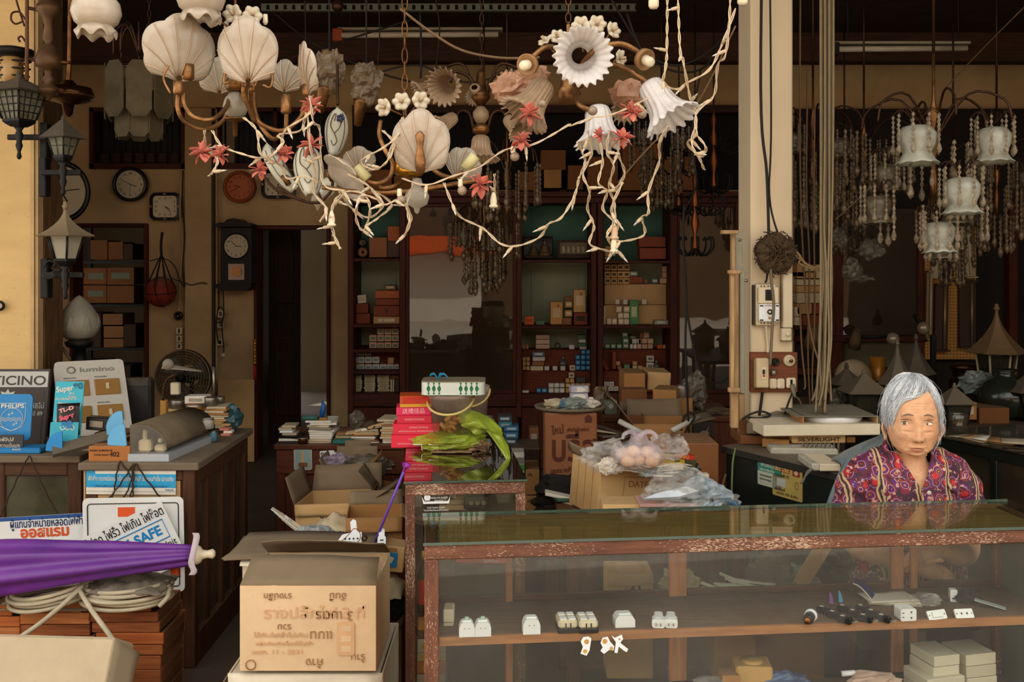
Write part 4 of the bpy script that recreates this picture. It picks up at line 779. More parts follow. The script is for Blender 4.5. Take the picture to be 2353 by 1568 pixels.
pch(t,M,.0,1,.25,.74,w,h,CYAN);ptx(t,M,'ฟิลิเซ็ท ชุดรางนีออนสำเร็จรูปจาก ฟิลิปส์ ประกอบสำเร็จ ปลอดภัย',.5,.56,w,h,.018,PPW,w*.95,bold=.015);pch(t,M,.03,.95,.33,.335,w,h,NAVY,z=.0012);ptx(t,M,'เพียงเสียบปลั๊กใช้งานได้ทันที ไม่ต้องเดินสายใหม่',.5,.29,w,h,.006,NAVY,w*.8);pch(t,M,0,1,.10,.13,w,h,LGREY);ptx(t,M,'PHILIPS',.93,.17,w,h,.008,CYAND);pch(t,M,0,.1,.74,.99,w,h,CYAN)
t,M,w,h=sign('enamel_sign','long white sign with a blue top edge and orange Thai lettering',85,1224,232,76,3.93,3.4,SW,.003)
pch(t,M,0,1,.89,1,w,h,mat('blue sign edge',(36,84,150),.5));ptx(t,M,'ผู้แทนจำหน่ายหลอดไฟฟ้า',.60,.77,w,h,.032,NAVY,w*.72,bold=.02);ptx(t,M,'ออสแรม',.58,.50,w,h,.042,ORANGE,w*.48,bold=.05)
t,M,w,h=sign('enamel_sign','large white rounded sign with a thin black border under the tilted sign',307,1253,232,218,3.90,1.0,SW,.02)
outline(t,M@MT((0,h/2,0)),rrect(w*.90,h*.88,.012,4),.0022,INKB,'border_line');pch(t,M,.35,.52,.80,.90,w,h,ORANGE);pch(t,M,.86,.96,.17,.33,w,h,ORANGE)
t,M,w,h=sign('enamel_sign','white sign tilted across the rounded sign with blue boxed lettering',300,1268,226,150,3.87,25.5,SW,.003)
ptx(t,M,'ไฟดูด ไฟรั่ว ไฟเกิน ไฟช๊อต',.55,.86,w,h,.036,INKB,w*.86,bold=.01);ptx(t,M,'VCI-SAFE',.60,.60,w,h,.040,CYAND,w*.56,bold=.04);outline(t,M,[((.60+a*.33-.5)*w,(.60+b*.145)*h) for a,b in((-1,-1),(1,-1),(1,1),(-1,1))],.0025,CYAND,'box_line');ptx(t,M,'Earth Leakage Unit',.62,.36,w,h,.026,INKB)
for k,(pts) in enumerate(([(306,1066),(285,1100),(255,1140),(232,1158)],[(306,1066),(300,1110),(275,1160),(236,1210)],[(308,1066),(306,1110),(298,1150),(294,1186)],[(312,1066),(335,1100),(372,1148)],[(275,1060),(268,1090),(262,1130),(252,1160)],[(66,1048),(40,1100),(12,1160),(0,1190)],[(68,1048),(95,1110),(120,1160),(137,1185)],[(276,1060),(300,1095),(306,1120),(304,1146)])):
 mb=MB();dd=3.955 if k not in(5,6) else 4.08;p_=pxp(pts,dd,6);p_=[q+V(.002*sin(i*1.7),.002*cos(i*1.7),0) for i,q in enumerate(p_)];mb.tube(p_,.0032,5);one(mb,'string_line',mat('brown string',(58,42,30),.9),('cord from the cabinet edge to the left of the rounded sign','long cord crossing to the tilted sign corner','middle cord down to the tilted sign','cord to the upper end of the rounded sign','thin cord dropping beside the number carton','cord on the glass front to the frame edge','cord on the glass front to the long white sign','thin cord crossing the notice')[k],'cord')
t=tg('folded_umbrella','large folded purple umbrella lying over the trays','umbrella',P(200,1330,3.5))
A_,B_=P(-110,1314,3.42),P(447,1276,3.46);L=(B_-A_).length;Mx=(B_-A_).to_track_quat('Z','X').to_matrix().to_4x4();Mx.translation=A_
def umb(th,i,m):
 s=i/(m-1);return(1+(.10+.05*s)*cos(7*th+1.5*s)+.08*sin(3*th+4*s)+.05*nz(Vector((th*2,s*4,1))),0)
pt(MB().lathe([(.030+.068*(1-s/23)**.9*(1 if s else .8),L*s/23) for s in range(24)],56,Mx,umb),'canopy',mat('purple nylon',(112,46,140),.42,v=.35,sc=5,bump=.15,spec=.5,sheen=1,c2=(82,38,120)),t)
pt(MB().lathe([(.030,0),(.033,.01),(.028,.02),(.016,.028),(.013,.045),(.017,.062),(.010,.07),(.006,.07)],16,MT(B_-(A_-B_).normalized()*-.0)@Mx.to_3x3().to_4x4()),'ferrule',CRP,t)
mb=MB();st_=pxp([(449,1225),(452,1235),(446,1265),(440,1295),(446,1312),(441,1322)],3.40);mb.grid(lambda u,v:st_[min(len(st_)-1,int(v*(len(st_)-1)))]+V((u-.5)*.022,.0,0),3,len(st_));pt(mb,'strap',mat('pale lavender cloth',(200,186,190),.8),t,solid=.002)
CBL=mat('dirty white cable',(196,182,152),.55,v=.3,sc=12)
def coil(px,py,wp,d,n,label,tilt,sag,r=.0075):
 c=P(px,py,d);R_=S(wp/2,d);t=tg('cable_coil',label,'cable',c);
 for k in range(n):
  rr=R_*(1-.04*(k%3));zz=.004+k*.0125*(.75);M=MT(c+V(.006*sin(k*2.1),.005*cos(k*1.3),zz))@RY(tilt+2*sin(k))@RX(3*cos(k*2))
  pt(MB().tube([M@V(rr*cos(2*PI*i/36),rr*.72*sin(2*PI*i/36),sag*cos(4*PI*i/36)) for i in range(36)],r,7,close=True),'cable_turn',CBL,t)
coil(122,1376,196,3.52,5,'coil of thick white cable squeezed under the umbrella',-9,.006);coil(290,1376,206,3.52,6,'coil of thick white cable wrapped in grey sheeting',0,.003)
cloth(P(300,1350,3.52),.29,.2,.045,9,mat('grey plastic sheeting',(122,112,96),.6,v=.25,sc=18,bump=.5),'plastic_sheet','crumpled grey sheeting over the cable coil','sheet',22)
for k,pts in enumerate(([(190,1346,-.05),(150,1385,-.1),(90,1435,-.12),(32,1474,-.12)],[(182,1356,-.06),(212,1405,-.12),(252,1460,-.2),(275,1500,-.28),(300,1580,-.3)],[(390,1352,0),(385,1372,-.05),(366,1394,-.06)])):
 one(MB().tube(pxp(pts,3.5,6),.0085,8),'loose_cable_end',CBL,('cable end sloping down to the left over the trays','long cable end hanging down in front of the trays','short cable end poking out beside the sheeting')[k],'cable')
TRAY=wood('varnished pine tray',(186,104,52),(148,76,36),0,r=.5);TRAYS=[TRAY,wood('darker pine tray',(168,96,52),(120,66,36),0,r=.5),wood('pale pine tray',(196,124,70),(150,84,44),0,r=.5)]
rows=(((-60,27,1393,1417),(29,186,1384,1409),(188,345,1383,1407)),((-60,45,1418,1442),(46,205,1410,1436),(207,362,1408,1431)),((-60,45,1443,1466),(46,206,1437,1462),(211,366,1432,1455)),((-60,49,1467,1490),(50,215,1463,1487),(220,375,1456,1482)),((-60,80,1491,1514),(82,258,1488,1512),(262,373,1483,1507)),((-60,90,1515,1540),(92,258,1513,1539),(262,369,1508,1540)),((-60,90,1541,1568),(92,258,1540,1568),(250,369,1541,1570)),((0,180,1571,1600),(182,369,1571,1600)),((0,180,1601,1630),(182,369,1601,1630)),((0,180,1631,1664),(182,369,1631,1664)))
for i,rw in enumerate(rows):
 for j,(x0,x1,y0,y1) in enumerate(rw):
  dd=3.5+ru(0,.012);t=tg('wooden_tray','shallow varnished pine tray, '+ORDW[i]+' layer from the top, '+ORDW[j]+' from the left','tray',P((x0+x1)/2,y1,dd),'stacked pine trays')
  mb=MB();M,w,h=pxbox(mb,x0,x1,y0,y1-.6,dd,.012,.002);m_=random.choice(TRAYS);pt(mb,'front_board',m_,t)
  for sx in(-1,1):pt(MB().box((sx*(w/2-.006),.125,h/2),(.011,.224,h),M,.002),'side_board',wood('dusty tray side',(120,78,48),(86,56,36),1,r=.6,dust=.4),t)
  pt(MB().box((0,.125,.004),(w-.03,.224,.006),M),'bottom_board',CDD,t);pt(MB().box((0,.240,h/2),(w,.010,h),M,.002),'back_board',TRAY,t)
cloth(P(150,1384,3.6)+V(0,0,.0),.42,.22,.008,14,mat('dusty grey paper',(150,136,112),.9,v=.25),'dust_sheet','grey paper spread under the cable coils','paper',10)
t=tg('pale_carton','pale scuffed carton tipped back in the near corner in front of the trays','carton',P(100,1660,3.05));d=3.02
a=P(-70,1690,d);c=P(222,1690,d);w=c.x-a.x;h=.285
M=MT(((a.x+c.x)/2,d,a.z))@RX(-27)@RY(1.5)
pt(MB().box((0,.09,h/2),(w,.18,h),M,.008),'body',card('scuffed pale carton',(206,186,152)),t)
pt(MB().grid(lambda u,v:(w/2+.002+.05*u,.0+.09*u+.012*sin(v*7)*u,h*(.02+.96*v)-.03*u*v),5,9,M),'torn_flap',mat('grey carton inside',(140,124,100),.9,v=.2),t,solid=.004)
# == counters
TOPZ=.88
YAW=R(5.5);UC,VC=V(cos(YAW),sin(YAW),0),V(-sin(YAW),cos(YAW),0)
WORN=worn('flaking reddish brown varnish',(126,78,54),(90,52,35),(196,166,138),0,.49);WORNZ=worn('flaking reddish brown varnish upright',(126,78,54),(90,52,35),(196,166,138),2,.50)
PALEW=wood('pale inner wood',(176,122,76),(146,96,58),2,r=.45);PALEWX=wood('pale inner wood lengthwise',(172,120,76),(140,94,58),0,r=.45);SHELFW=wood('dusty inner shelf',(112,84,66),(84,62,50),0,r=.7,dust=.35)
TOPG=gls('thick green counter glass',(238,243,234),1.05,.02,(120,112,92),.01,dsc=1.5);GEDGE=mat('green glass edge',(60,84,70),.2,v=.3,spec=.8)
FRG=gls('dusty counter front glass',(253,254,252),.9,.035,(214,212,204),.02,dsc=1.3)
class Counter:
 def __init__(s,o,t):s.o=Vector(o);s.t=t;s.M=MT(Vector((s.o.x,s.o.y,0)))@Matrix.Rotation(YAW,4,'Z')
 def p(s,name,m,u0,u1,v0,v1,z0,z1,b=.003):
  mb=MB();mb.box(((u0+u1)/2,(v0+v1)/2,(z0+z1)/2),(u1-u0,v1-v0,z1-z0),s.M,b);return pt(mb,name,m,s.t)
 def at(s,u,v,z):return s.M@V(u,v,z)
o=P(977,1247,.75*F/647);W1,D1=1.80,.30
t=tg('front_counter','long worn wooden display counter with a thick glass top','counter',V(o.x+.8,o.y+.2,0));C1=Counter(o,t)
C1.p('glass_top',TOPG,-.005,W1+.03,-.004,D1+.01,TOPZ-.008,TOPZ,0);C1.p('glass_edge',GEDGE,-.006,W1+.03,-.0055,-.0042,TOPZ-.008,TOPZ-.0005,0);C1.p('top_board',wood('olive brown board',(176,140,92),(140,108,68),0,r=.5),.04,W1-.04,.034,D1-.032,TOPZ-.02,TOPZ-.012,.001);C1.p('back_glass_edge',mat('pale glass edge',(150,176,162),.2,spec=.8),-.005,W1+.03,D1+.010,D1+.0112,TOPZ-.008,TOPZ-.0003,0)
C1.p('top_rail',WORN,.0,W1,.0,.032,TOPZ-.048,TOPZ-.010);C1.p('corner_post',WORNZ,.0,.036,.0,.036,.0,TOPZ-.048);C1.p('corner_post',WORNZ,W1-.036,W1,.0,.036,.0,TOPZ-.048)
C1.p('corner_post',WORNZ,.0,.036,D1-.036,D1,.0,TOPZ-.048);C1.p('corner_post',WORNZ,W1-.036,W1,D1-.036,D1,.0,TOPZ-.048)
C1.p('back_top_rail',PALEWX,.0,W1,D1-.03,D1,TOPZ-.040,TOPZ-.010);C1.p('side_rail',WORN,.0,.032,.032,D1-.03,TOPZ-.048,TOPZ-.010);C1.p('side_rail',WORN,W1-.032,W1,.032,D1-.03,TOPZ-.048,TOPZ-.010)
C1.p('bottom_rail',WORN,.036,W1-.036,.0,.032,.05,.12);C1.p('side_panel',PALEW,.008,.016,.036,D1-.036,.05,TOPZ-.048);C1.p('side_panel',mat('green grey end panel',(96,100,78),.6,v=.2),W1-.02,W1-.012,.036,D1-.036,.05,TOPZ-.048)
ZS=.618
C1.p('shelf',SHELFW,.016,W1-.02,.03,D1-.012,ZS-.022,ZS,.001);C1.p('shelf_edge',PALEWX,.037,W1-.037,.018,.030,ZS-.024,ZS-.001,.001);C1.p('counter_floor',SHELFW,.016,W1-.02,.033,D1-.012,.33,.35,.001)
C1.p('front_glass',FRG,.036,W1-.036,.006,.010,.12,TOPZ-.048,0)
for u0,u1 in((.24,.262),(.735,.79),(1.435,1.475),(1.498,1.52)):
 C1.p('sliding_door_stile',PALEW,u0,u1,D1-.02,D1-.004,.36,TOPZ-.04)
for u0,u1 in((.036,.24),(.262,.735),(.79,1.435),(1.52,W1-.036)):
 C1.p('sliding_glass',gls('back sliding glass',(240,240,232),1.0,.06,(150,146,130),.03),u0,u1,D1-.013,D1-.010,.36,TOPZ-.04,0)
 C1.p('sliding_rail',CABX,u0,u1,D1-.02,D1-.004,ZS,ZS+.02)
def osh(px,py,z=ZS):return P(px,py,(CZ-z)*F/(py-HY))
def plug_adaptor(px,py,wp,hp,label,green=False,pins=0):
 q=osh(px,py);d=q.y;w,h=S(wp,d),S(hp,d);t=tg('plug_adaptor',label,'adaptor',q);M=fc(q,yaw=5)
 pt(MB().prism([(-w/2,0),(w/2,0),(w/2,h*.55),(w*.40,h*.8),(w*.3,h*.9),(-w*.3,h*.9),(-w*.40,h*.8),(-w/2,h*.55)],w*.8,M,-w*.8),'body',WHP,t)
 pt(MB().box((0,h*.93,-w*.4),(w*.62,h*.14,w*.5),M,.003),'socket_face',WHP,t)
 if green:pt(MB().box((0,h*1.05,-w*.3),(w*.28,h*.30,w*.2),M,.002),'green_cap',mat('pale green plastic',(170,206,178),.4),t)
 for s_ in(-1,1):
  mb=MB()
  if pins:mb.box((s_*w*.28,-h*.06,-w*.1),(w*.04,h*.16,w*.1),M)
  else:mb.box((s_*w*.14,h*.55,.0005),(w*.07,h*.05,.002),M)
  pt(mb,'pin' if pins else 'slot',STL if pins else mat('grey slot',(150,150,150),.5),t)
plug_adaptor(1073,1465,36,36,'white plug adaptor with a green cap nearest the counter corner',True);plug_adaptor(1110,1464,37,36,'white plug adaptor with a green cap beside its twin',True);plug_adaptor(1222,1459,40,38,'single white plug adaptor alone on the shelf');plug_adaptor(1437,1443,46,30,'white plug adaptor standing on its pins',False,1)
for k,(px,l) in enumerate(((1306,'cream four way outlet block on a dark base, one of two'),(1353,'cream four way outlet block on a dark base next to the stickers'))):
 q=osh(px,1457);d=q.y;w=S(46,d);t=tg('outlet_block',l.replace(', one of two',' left of its twin'),'outlet',q);M=MT(q)@Matrix.Rotation(YAW,4,'Z')
 pt(MB().box((0,.035,.006),(w,.07,.012),M,.002),'base',BKP,t);pt(MB().box((0,.035,.024),(w*.97,.068,.024),M,.006),'body',CRP,t)
 for j in range(4):
  s_=pt(MB().box(((j%2-.5)*w*.45,.018+.034*(j//2),.0365),(w*.34,.022,.003),M,.001),'outlet_face',WHP,t)
 for j in(-1,1):pt(MB().box((j*w*.12,-.0005,.022),(w*.05,.002,.012),M),'slot',BKP,t)
for k,(px,l) in enumerate(((1513,'round cornered white two pin plug lying left of its twin'),(1542,'round cornered white two pin plug lying right of its twin'))):
 q=osh(px,1445);d=q.y;w=S(30,d);t=tg('white_plug',l,'plug',q);M=fc(q,yaw=-8);h=S(26,d)
 pt(MB().prism(rrect(w,h*.8,h*.25,4,0,h*.42),.03,M,-.03),'body',WHP,t);pt(MB().prism(rrect(w*.7,h*.5,h*.2,4,0,h*.6),.05,M,-.06),'cable_grip',WHP,t)
 for s_ in(-1,1):pt(MB().box((s_*w*.18,h*.4,.006),(w*.08,h*.12,.014),M),'pin',STL,t)
for k,(px,py,poly,l) in enumerate(((1347,1491,[(-.013,-.02),(.004,-.026),(.012,-.012),(.017,.02),(.008,.026),(-.006,.024),(-.012,.012),(-.006,-.002)],'oval white and yellow sticker on the counter glass'),(1395,1490,[(-.014,.006),(-.008,.02),(.006,.022),(.013,.008),(.024,-.004),(.022,-.016),(.010,-.014),(-.004,-.024),(-.014,-.016),(-.008,-.006)],'rounded white and yellow sticker in the middle of the three'),(1428,1488,[(-.022,.022),(-.012,.016),(.006,.024),(.010,.012),(.002,.002),(.024,-.016),(.020,-.024),(.012,-.020),(-.002,-.008),(-.006,-.026),(-.014,-.024),(-.010,.004)],'white forked sticker right of the other two'))):
 u=((P(px,py,2.68)-C1.at(0,0,0)).dot(UC));z=P(px,py,2.68).z;q=C1.at(u,.0035,z);t=tg('sticker',l,'sticker',q);M=fc(q,yaw=5.5)
 pt(MB().prism(poly,.0008,M),'white_shape',WHP,t)
 for(u_,v_,r_) in(((0,-.014,.006),(.004,.012,.007)),((.016,-.010,.005),(-.002,.010,.007)),((0,.012,.003),))[k]:pt(MB().prism(circ(r_,10,u_,v_),.0004,M,.0008),'yellow_patch',mat('amber print',(214,160,80),.5),t)
q=osh(1862,1428);t=tg('screw_socket_adaptor','black screw adaptor with a white collar lying on the shelf','adaptor',q);M=MT(q+V(0,.0,.014))@RZ(62)@RY(90)
pt(MB().lathe([(.012,-.005),(.0145,-.002),(.0145,.028),(.011,.034),(.008,.036)],16,M@RX(180)@MT((0,0,0))),'black_body',BKP,t)
pt(MB().lathe([(.006,-.012),(.017,-.010),(.018,.002),(.014,.004)],18,M@MT((0,0,.010))),'white_collar',WHP,t)
pt(MB().lathe([(.009,.03),(.010,.034),(.009,.038),(.010,.042),(.008,.046)],12,M@RX(180)),'thread',BRS,t)
n_=0
for r_,(x0,y0) in enumerate(((1893,1411),(1940,1408),(1982,1408))):
 for c_ in range(3 if r_<2 else 3):
  px,py=x0+c_*24,y0+c_*11;q=osh(px,py);t=tg('black_plug','small black two pin plug, '+('left','middle','right')[r_]+' row, '+ORDW[c_]+' from the back','plug',q,'black plugs');M=MT(q)@RZ(-38)
  pt(MB().box((0,0,.010),(.040,.018,.020),M,.004),'body',BKP,t);pt(MB().box((-.006,0,.0205),(.010,.008,.0006),M),'white_mark',PPW,t)
  for s_ in(-1,1):pt(MB().tube([M@V(.018,s_*.005,.010),M@V(.036,s_*.005,.010)],.0018,6),'pin',STL,t)
for px,py,c,l in((1911,1388,(118,46,150),'purple plastic clip standing behind the black plugs'),(1932,1385,(30,150,190),'cyan plastic clip standing behind the black plugs')):
 q=osh(px,py);mb=MB();M=fc(q,yaw=-15,roll=6,pitch=-25);mb.prism([(-.006,0),(.006,0),(.005,.02),(.0,.034),(-.003,.03),(-.005,.012)],.006,M,-.003);one(mb,'plastic_clip',mat('clip %d'%c[0],c,.35),l,'clip')
for k in range(6):
 q=osh(2050-k*1.5,1382+0*k)+V(0,0,.0022*k);mb=MB();M=MT(q)@RZ(-6+3*k);mb.grid(lambda u,v:((u-.5)*.15,(v-.45)*.09,.001+.003*nz(Vector((u*3,v*3,k)))),8,6,M);one(mb,'loose_paper',(PPW,PPR,PPW,PPW,PPR,PPW)[k],'loose white sheet in the paper pile on the shelf, '+ORDW[k]+' from the bottom','paper','loose sheets on the shelf',solid=.0012)
q=osh(2000,1380)+V(0,0,.015);mb=MB();M=MT(q)@RZ(-30);mb.grid(lambda u,v:(-.045+.09*u,(v-.5)*.05,.034*cos(min(1,u*1.1)*2.6)+.002),14,6,M);one(mb,'curled_booklet',PPW,'cream booklet curling up at the end of the paper pile','booklet',solid=.0035)
q=osh(2130,1396);one(crm(q+V(0,.01,.018),.03,(1.5,1.0,.6),41),'plastic_bag',FCLEAR,'small clear plastic bag full of blue parts','bag')
for k in range(12):
 p=q+V(ru(-.025,.03),ru(-.015,.015),.007+.004*(k%3));one(MB().box((0,0,0),(.014,.006,.006),MT(p)@Matrix.Rotation(ru(0,3),4,'Z'),.001),'blue_part',mat('royal blue plastic',(24,66,150),.35),'tiny blue plastic part in the clear bag, '+('number left over' if 0 else('front','back','side')[k%3]+' of the bag'),'part','blue parts in the clear bag') if 0 else one(mb,'blue_connector',mat('royal blue plastic',(24,66,150),.35),'tiny royal blue connector in the small clear bag','connector','blue connectors in the clear bag')
def brick(name,label,px,py,w,h,dp,yaw,m,cat,z=ZS):
 q=osh(px,py,z);t=tg(name,label,cat,q);M=fc(q,yaw=yaw);pt(MB().prism(rrect(w,h,min(w,h)*.14,3,0,h/2),dp,M,-dp),'body',m,t);return t,M
t,M=brick('cube_adaptor','white cube adaptor with triangular pin holes on the shelf',2088,1428,.046,.034,.04,6,WHP,'adaptor')
for(u,v) in((.008,.024),(.008,.008)):pt(MB().prism([(u-.003,v+.003),(u+.003,v+.003),(u,v-.003)],.0008,M,.0002),'pin_hole',BRZ,t)
for v in(.023,.011):pt(MB().box((-.016,v,.0004),(.006,.002,.001),M),'slot',BKP,t)
t,M=brick('usb_charger','small upright white charger behind the switch plates',2192,1384,.020,.036,.02,-8,WHP,'charger');pt(MB().box((0,.010,.0004),(.009,.004,.001),M),'port',BKP,t)
for px,py,l,ro in((2157,1424,'white rocker switch module leaning on the shelf',5),(2219,1421,'white outlet module with two diamond holes on the shelf',0)):
 q=osh(px,py);t=tg('switch_module',l,'switch',q);M=fc(q,yaw=6,roll=ro,pitch=-35);pt(MB().prism(rrect(.054,.026,.003,3,0,.013),.006,M,-.006),'plate',WHP,t)
 if ro:pt(MB().box((0,.013,.003),(.030,.016,.006),M,.001),'rocker',WHP,t)
 else:
  for s_ in(-1,1):pt(MB().prism([(s_*.008-.003,.013),(s_*.008,.009),(s_*.008+.003,.013),(s_*.008,.017)],.0006,M,.0002),'pin_hole',BRZ,t)
 for s_ in(-1,1):pt(MB().prism(circ(.0022,8,s_*.022,.013),.0008,M),'screw',STL,t)
q=osh(2275,1398);mb=MB();M=MT(q+V(0,0,.012))@RZ(-28)@RY(10);mb.box((0,0,0),(.085,.022,.004),M,.001);one(mb,'pale_strip',mat('pale green strip',(176,186,178),.5),'pale strip leaning on black tangled wire at the shelf end','strip')
one(crm(osh(2225,1385)+V(0,0,.02),.025,(1.4,.8,.9),44,.7),'wire_tangle',WIREB,'tangle of black wire at the end of the shelf','wire');one(crm(osh(2150,1378)+V(0,.0,.008),.03,(1.3,.6,.3),45,.6),'screw_heap',STL,'little heap of brass screws behind the blue parts','screws')
pbox(1018,1042,1402,1432,2.76,CARDW,'pale box against the counter end, upper of two',dep=.06);pbox(1018,1042,1433,1450,2.76,CARDW,'pale box against the counter end, lower of two',dep=.06)
def lbox(x0,x1,y0,y1,d,l,m):return pbox(x0,x1,y0,y1,d,m,l,dep=.16,yaw=20,name='cream_box')
WBX=mat('cream box card',(206,198,172),.7,v=.1,dust=.2)
for k,(x0,x1,y0,y1,dd) in enumerate(((2212,2292,1502,1528,2.90),(2213,2293,1529,1555,2.90),(2213,2295,1556,1582,2.90),(2140,2208,1506,1530,2.86),(2138,2207,1531,1556,2.86),(2122,2222,1557,1584,2.84),(2122,2222,1585,1612,2.84),(2226,2295,1583,1610,2.90))):
 a=P((x0+x1)/2,y1,dd);w,h=S(x1-x0,dd),S(y1-y0,dd);one(MB().box((0,.05,h/2),(w,.11,h),MT(a)@RZ(14),.002),'cream_box',WBX,('top box of the right hand cream stack low in the counter','second box of the right hand cream stack','third box of the right hand cream stack','top box of the left hand cream stack low in the counter','second box of the left hand cream stack','third box of the left hand cream stack, wider','bottom box of the left hand cream stack','bottom box of the right hand cream stack')[k],'box')
q=P(1735,1556,2.86);t=tg('ceiling_rose_box','yellowed square fitting box low in the counter','box',q);M=MT(q)@RZ(-4);pt(MB().box((0,.05,.0),(.105,.09,.05),M,.006),'body',mat('yellowed plastic',(206,164,96),.45),t);pt(MB().lathe([(.03,.025),(.03,.03),(.012,.032),(.001,.032)],20,M@MT((0,.05,0)),cap=False),'round_plate',mat('yellowed plastic',(206,164,96),.45),t)
one(MB().box((0,.03,0),(.05,.06,.02),MT(P(1680,1562,2.85)),.002),'small_carton',CDB,'small brown carton beside the yellowed fitting box','box')
one(crm(P(1800,1568,2.88),.045,(1.6,.8,.6),51),'plastic_bag',flm('blue grey plastic bag',(96,120,160),.6,.3,.6),'blue grey plastic bag low in the counter','bag');one(crm(P(2010,1566,2.86),.05,(1.5,.8,.5),52),'paper_bundle',mat('pinkish paper',(190,160,140),.8),'pinkish paper bundle low in the counter','bundle');one(crm(P(1630,1575,2.86),.04,(1.3,.8,.6),53),'plastic_bag',FCLEAR,'clear plastic bag in the low corner of the counter','bag')
mb=MB();q=P(1950,1549,2.88);mb.tube([q+V(-.02,0,0),q+V(.018,0,.003)],.008,10);one(mb,'white_tube',WHP,'short white tube end low in the counter','tube')
o=P(931,1107,.75*F/507);W2,D2=.412,.86
t=tg('side_counter','small worn glass topped counter carrying the bucket','counter',V(o.x+.2,o.y+.3,0));C2=Counter(o,t)
C2.p('glass_top',gls('dark counter glass',(120,116,92),2.2,.05,(110,100,80),.01,dsc=1.5),-.004,W2+.004,-.004,D2,TOPZ-.007,TOPZ,0);C2.p('glass_edge',GEDGE,-.005,W2+.005,-.0055,-.0042,TOPZ-.007,TOPZ,0)
C2.p('top_rail',WORN,.0,W2,.0,.03,TOPZ-.050,TOPZ-.008);
for u in(0,W2-.034):
 for v in(0,D2-.034):C2.p('corner_post',WORNZ,u,u+.034,v,v+.034,0,TOPZ-.05)
C2.p('side_rail',WORN,0,.03,.034,D2-.034,TOPZ-.05,TOPZ-.008);C2.p('side_rail',WORN,W2-.03,W2,.034,D2-.034,TOPZ-.05,TOPZ-.008);C2.p('back_rail',WORN,.03,W2-.03,D2-.03,D2,TOPZ-.05,TOPZ-.008);C2.p('bottom_rail',WORN,.034,W2-.034,0,.03,.03,.10)
C2.p('front_pane',gls('side counter pane',(244,242,236),1.0,.05,(170,160,140),.02),.034,W2-.034,.008,.012,.10,TOPZ-.05,0);C2.p('side_pane',gls('side counter pane',(244,242,236),1.0,.05,(170,160,140),.02),.010,.014,.034,D2-.034,.10,TOPZ-.05,0);C2.p('side_pane',gls('side counter pane',(244,242,236),1.0,.05,(170,160,140),.02),W2-.014,W2-.010,.034,D2-.034,.10,TOPZ-.05,0)
C2.p('inner_shelf',SHELFW,.016,W2-.016,.03,D2-.01,.735,.75);C2.p('inner_shelf',SHELFW,.016,W2-.016,.05,D2-.01,.40,.415);C2.p('counter_floor',SHELFW,.016,W2-.016,.03,D2-.01,.08,.10);C2.p('back_panel',CAB,.03,W2-.03,D2-.02,D2-.012,.1,TOPZ-.05)
M=fc(C2.at(.105,.005,.805),yaw=5.5);PW=plain('white window print',(236,236,232),.5);t_=C2.t
for s_,y_,h_,w_ in(('โรงแรม กาด สวนแก้ว',.016,.007,.06),('KAD HOTEL',.006,.006,.03),('KAD SUAN KAEW',-.018,.006,.06),('THE SHOPPING PARK & HOTEL COMPLEX',-.027,.005,.085)):text(s_,M@MT((.01 if y_>0 else 0,y_,0)),h_,PW,t_,w=w_,depth=.0002)
mb=MB();cr=[(-.048,.02),(-.044,-.004)]+[(-.044+.088*i/10,-.004) for i in range(1,10)]+[(.044,-.004),(.048,.02),(.040,.004),(-.040,.004)];mb.prism(cr,.0004,M);pt(mb,'printed_crown',PW,t_)
pt(MB().lathe([(.001,.0004),(.010,.0004),(.011,0)],16,M@MT((-.03,.018,0)),cap=False),'printed_dome',PW,t_);pt(MB().box((-.03,.010,.0003),(.018,.006,.0004),M),'printed_house',PW,t_)
def bottle(q,h,r,label,m,capm,name='bottle'):
 t=tg(name,label,'bottle',q);pt(MB().lathe([(r,0),(r,h*.6),(r*.6,h*.72),(r*.3,h*.78),(r*.3,h*.92)],16,MT(q)),'body',m,t);pt(MB().lathe([(r*.38,h*.86),(r*.38,h)],12,MT(q)),'cap',capm,t);pt(MB().lathe([(r*1.02,h*.15),(r*1.02,h*.55)],16,MT(q),cap=False),'label_band',mat('red label',(206,56,36),.5),t)
bottle(C2.at(.065,.06,.415),.21,.024,'bottle with a red label standing in the side counter',mat('dark brown bottle',(70,52,40),.2),mat('yellow cap',(220,170,60),.4))
for k,(z0,h,c) in enumerate(((.10,.09,WHT),(.19,.045,(206,130,60)),(.235,.03,CRM),(.265,.05,WHT),(.315,.03,(120,80,60)),(.345,.05,(226,160,80)))):
 q=C2.at(.09,.09,z0);o_=one(MB().box((0,.03,h/2),(.10,.09,h*.97),MT(q)@Matrix.Rotation(YAW+.05*(k-2),4,'Z'),.002),'product_box',pcol(c),('large white carton at the bottom of the side counter','orange carton above the white one in the side counter','thin cream carton in the side counter stack','white carton in the middle of the side counter stack','dark thin carton in the side counter stack','orange lettered carton topping the side counter stack')[k],'box')
 pt(MB().prism(circ(.012,14),.0006,fc(q+V(-.02,-.019,h/2),yaw=5)),'round_print',pcol((230,190,80)),o_)
t2=one(MB().box(C2.at(.25,.10,.785),(.09,.06,.05),b=.006),'black_device',BKP,'black device with dials inside the side counter','device')
for j in range(3):pt(MB().prism(circ(.008,12),.003,fc(C2.at(.228+.022*j,.066,.785),yaw=5)),'dial',STL,t2)
one(crm(C2.at(.27,.12,.825),.03,(1.4,1,.5),61),'rag',mat('brown rag',(130,84,62),.9,v=.3),'brown rag on the black device','rag')
for k in range(4):mb=MB();q=C2.at(.17+.02*k,.14,.75+.020*k);mb.box(q+V(0,0,.011),(.10,.07,.018),MT(q)@RZ(12*k)@MT(-q),.002);one(mb,'label_tag_box',(PPR,CARDW,PPR,CARDW)[k],'small tag box heaped beside the black device, '+ORDW[k]+' from the bottom','box')
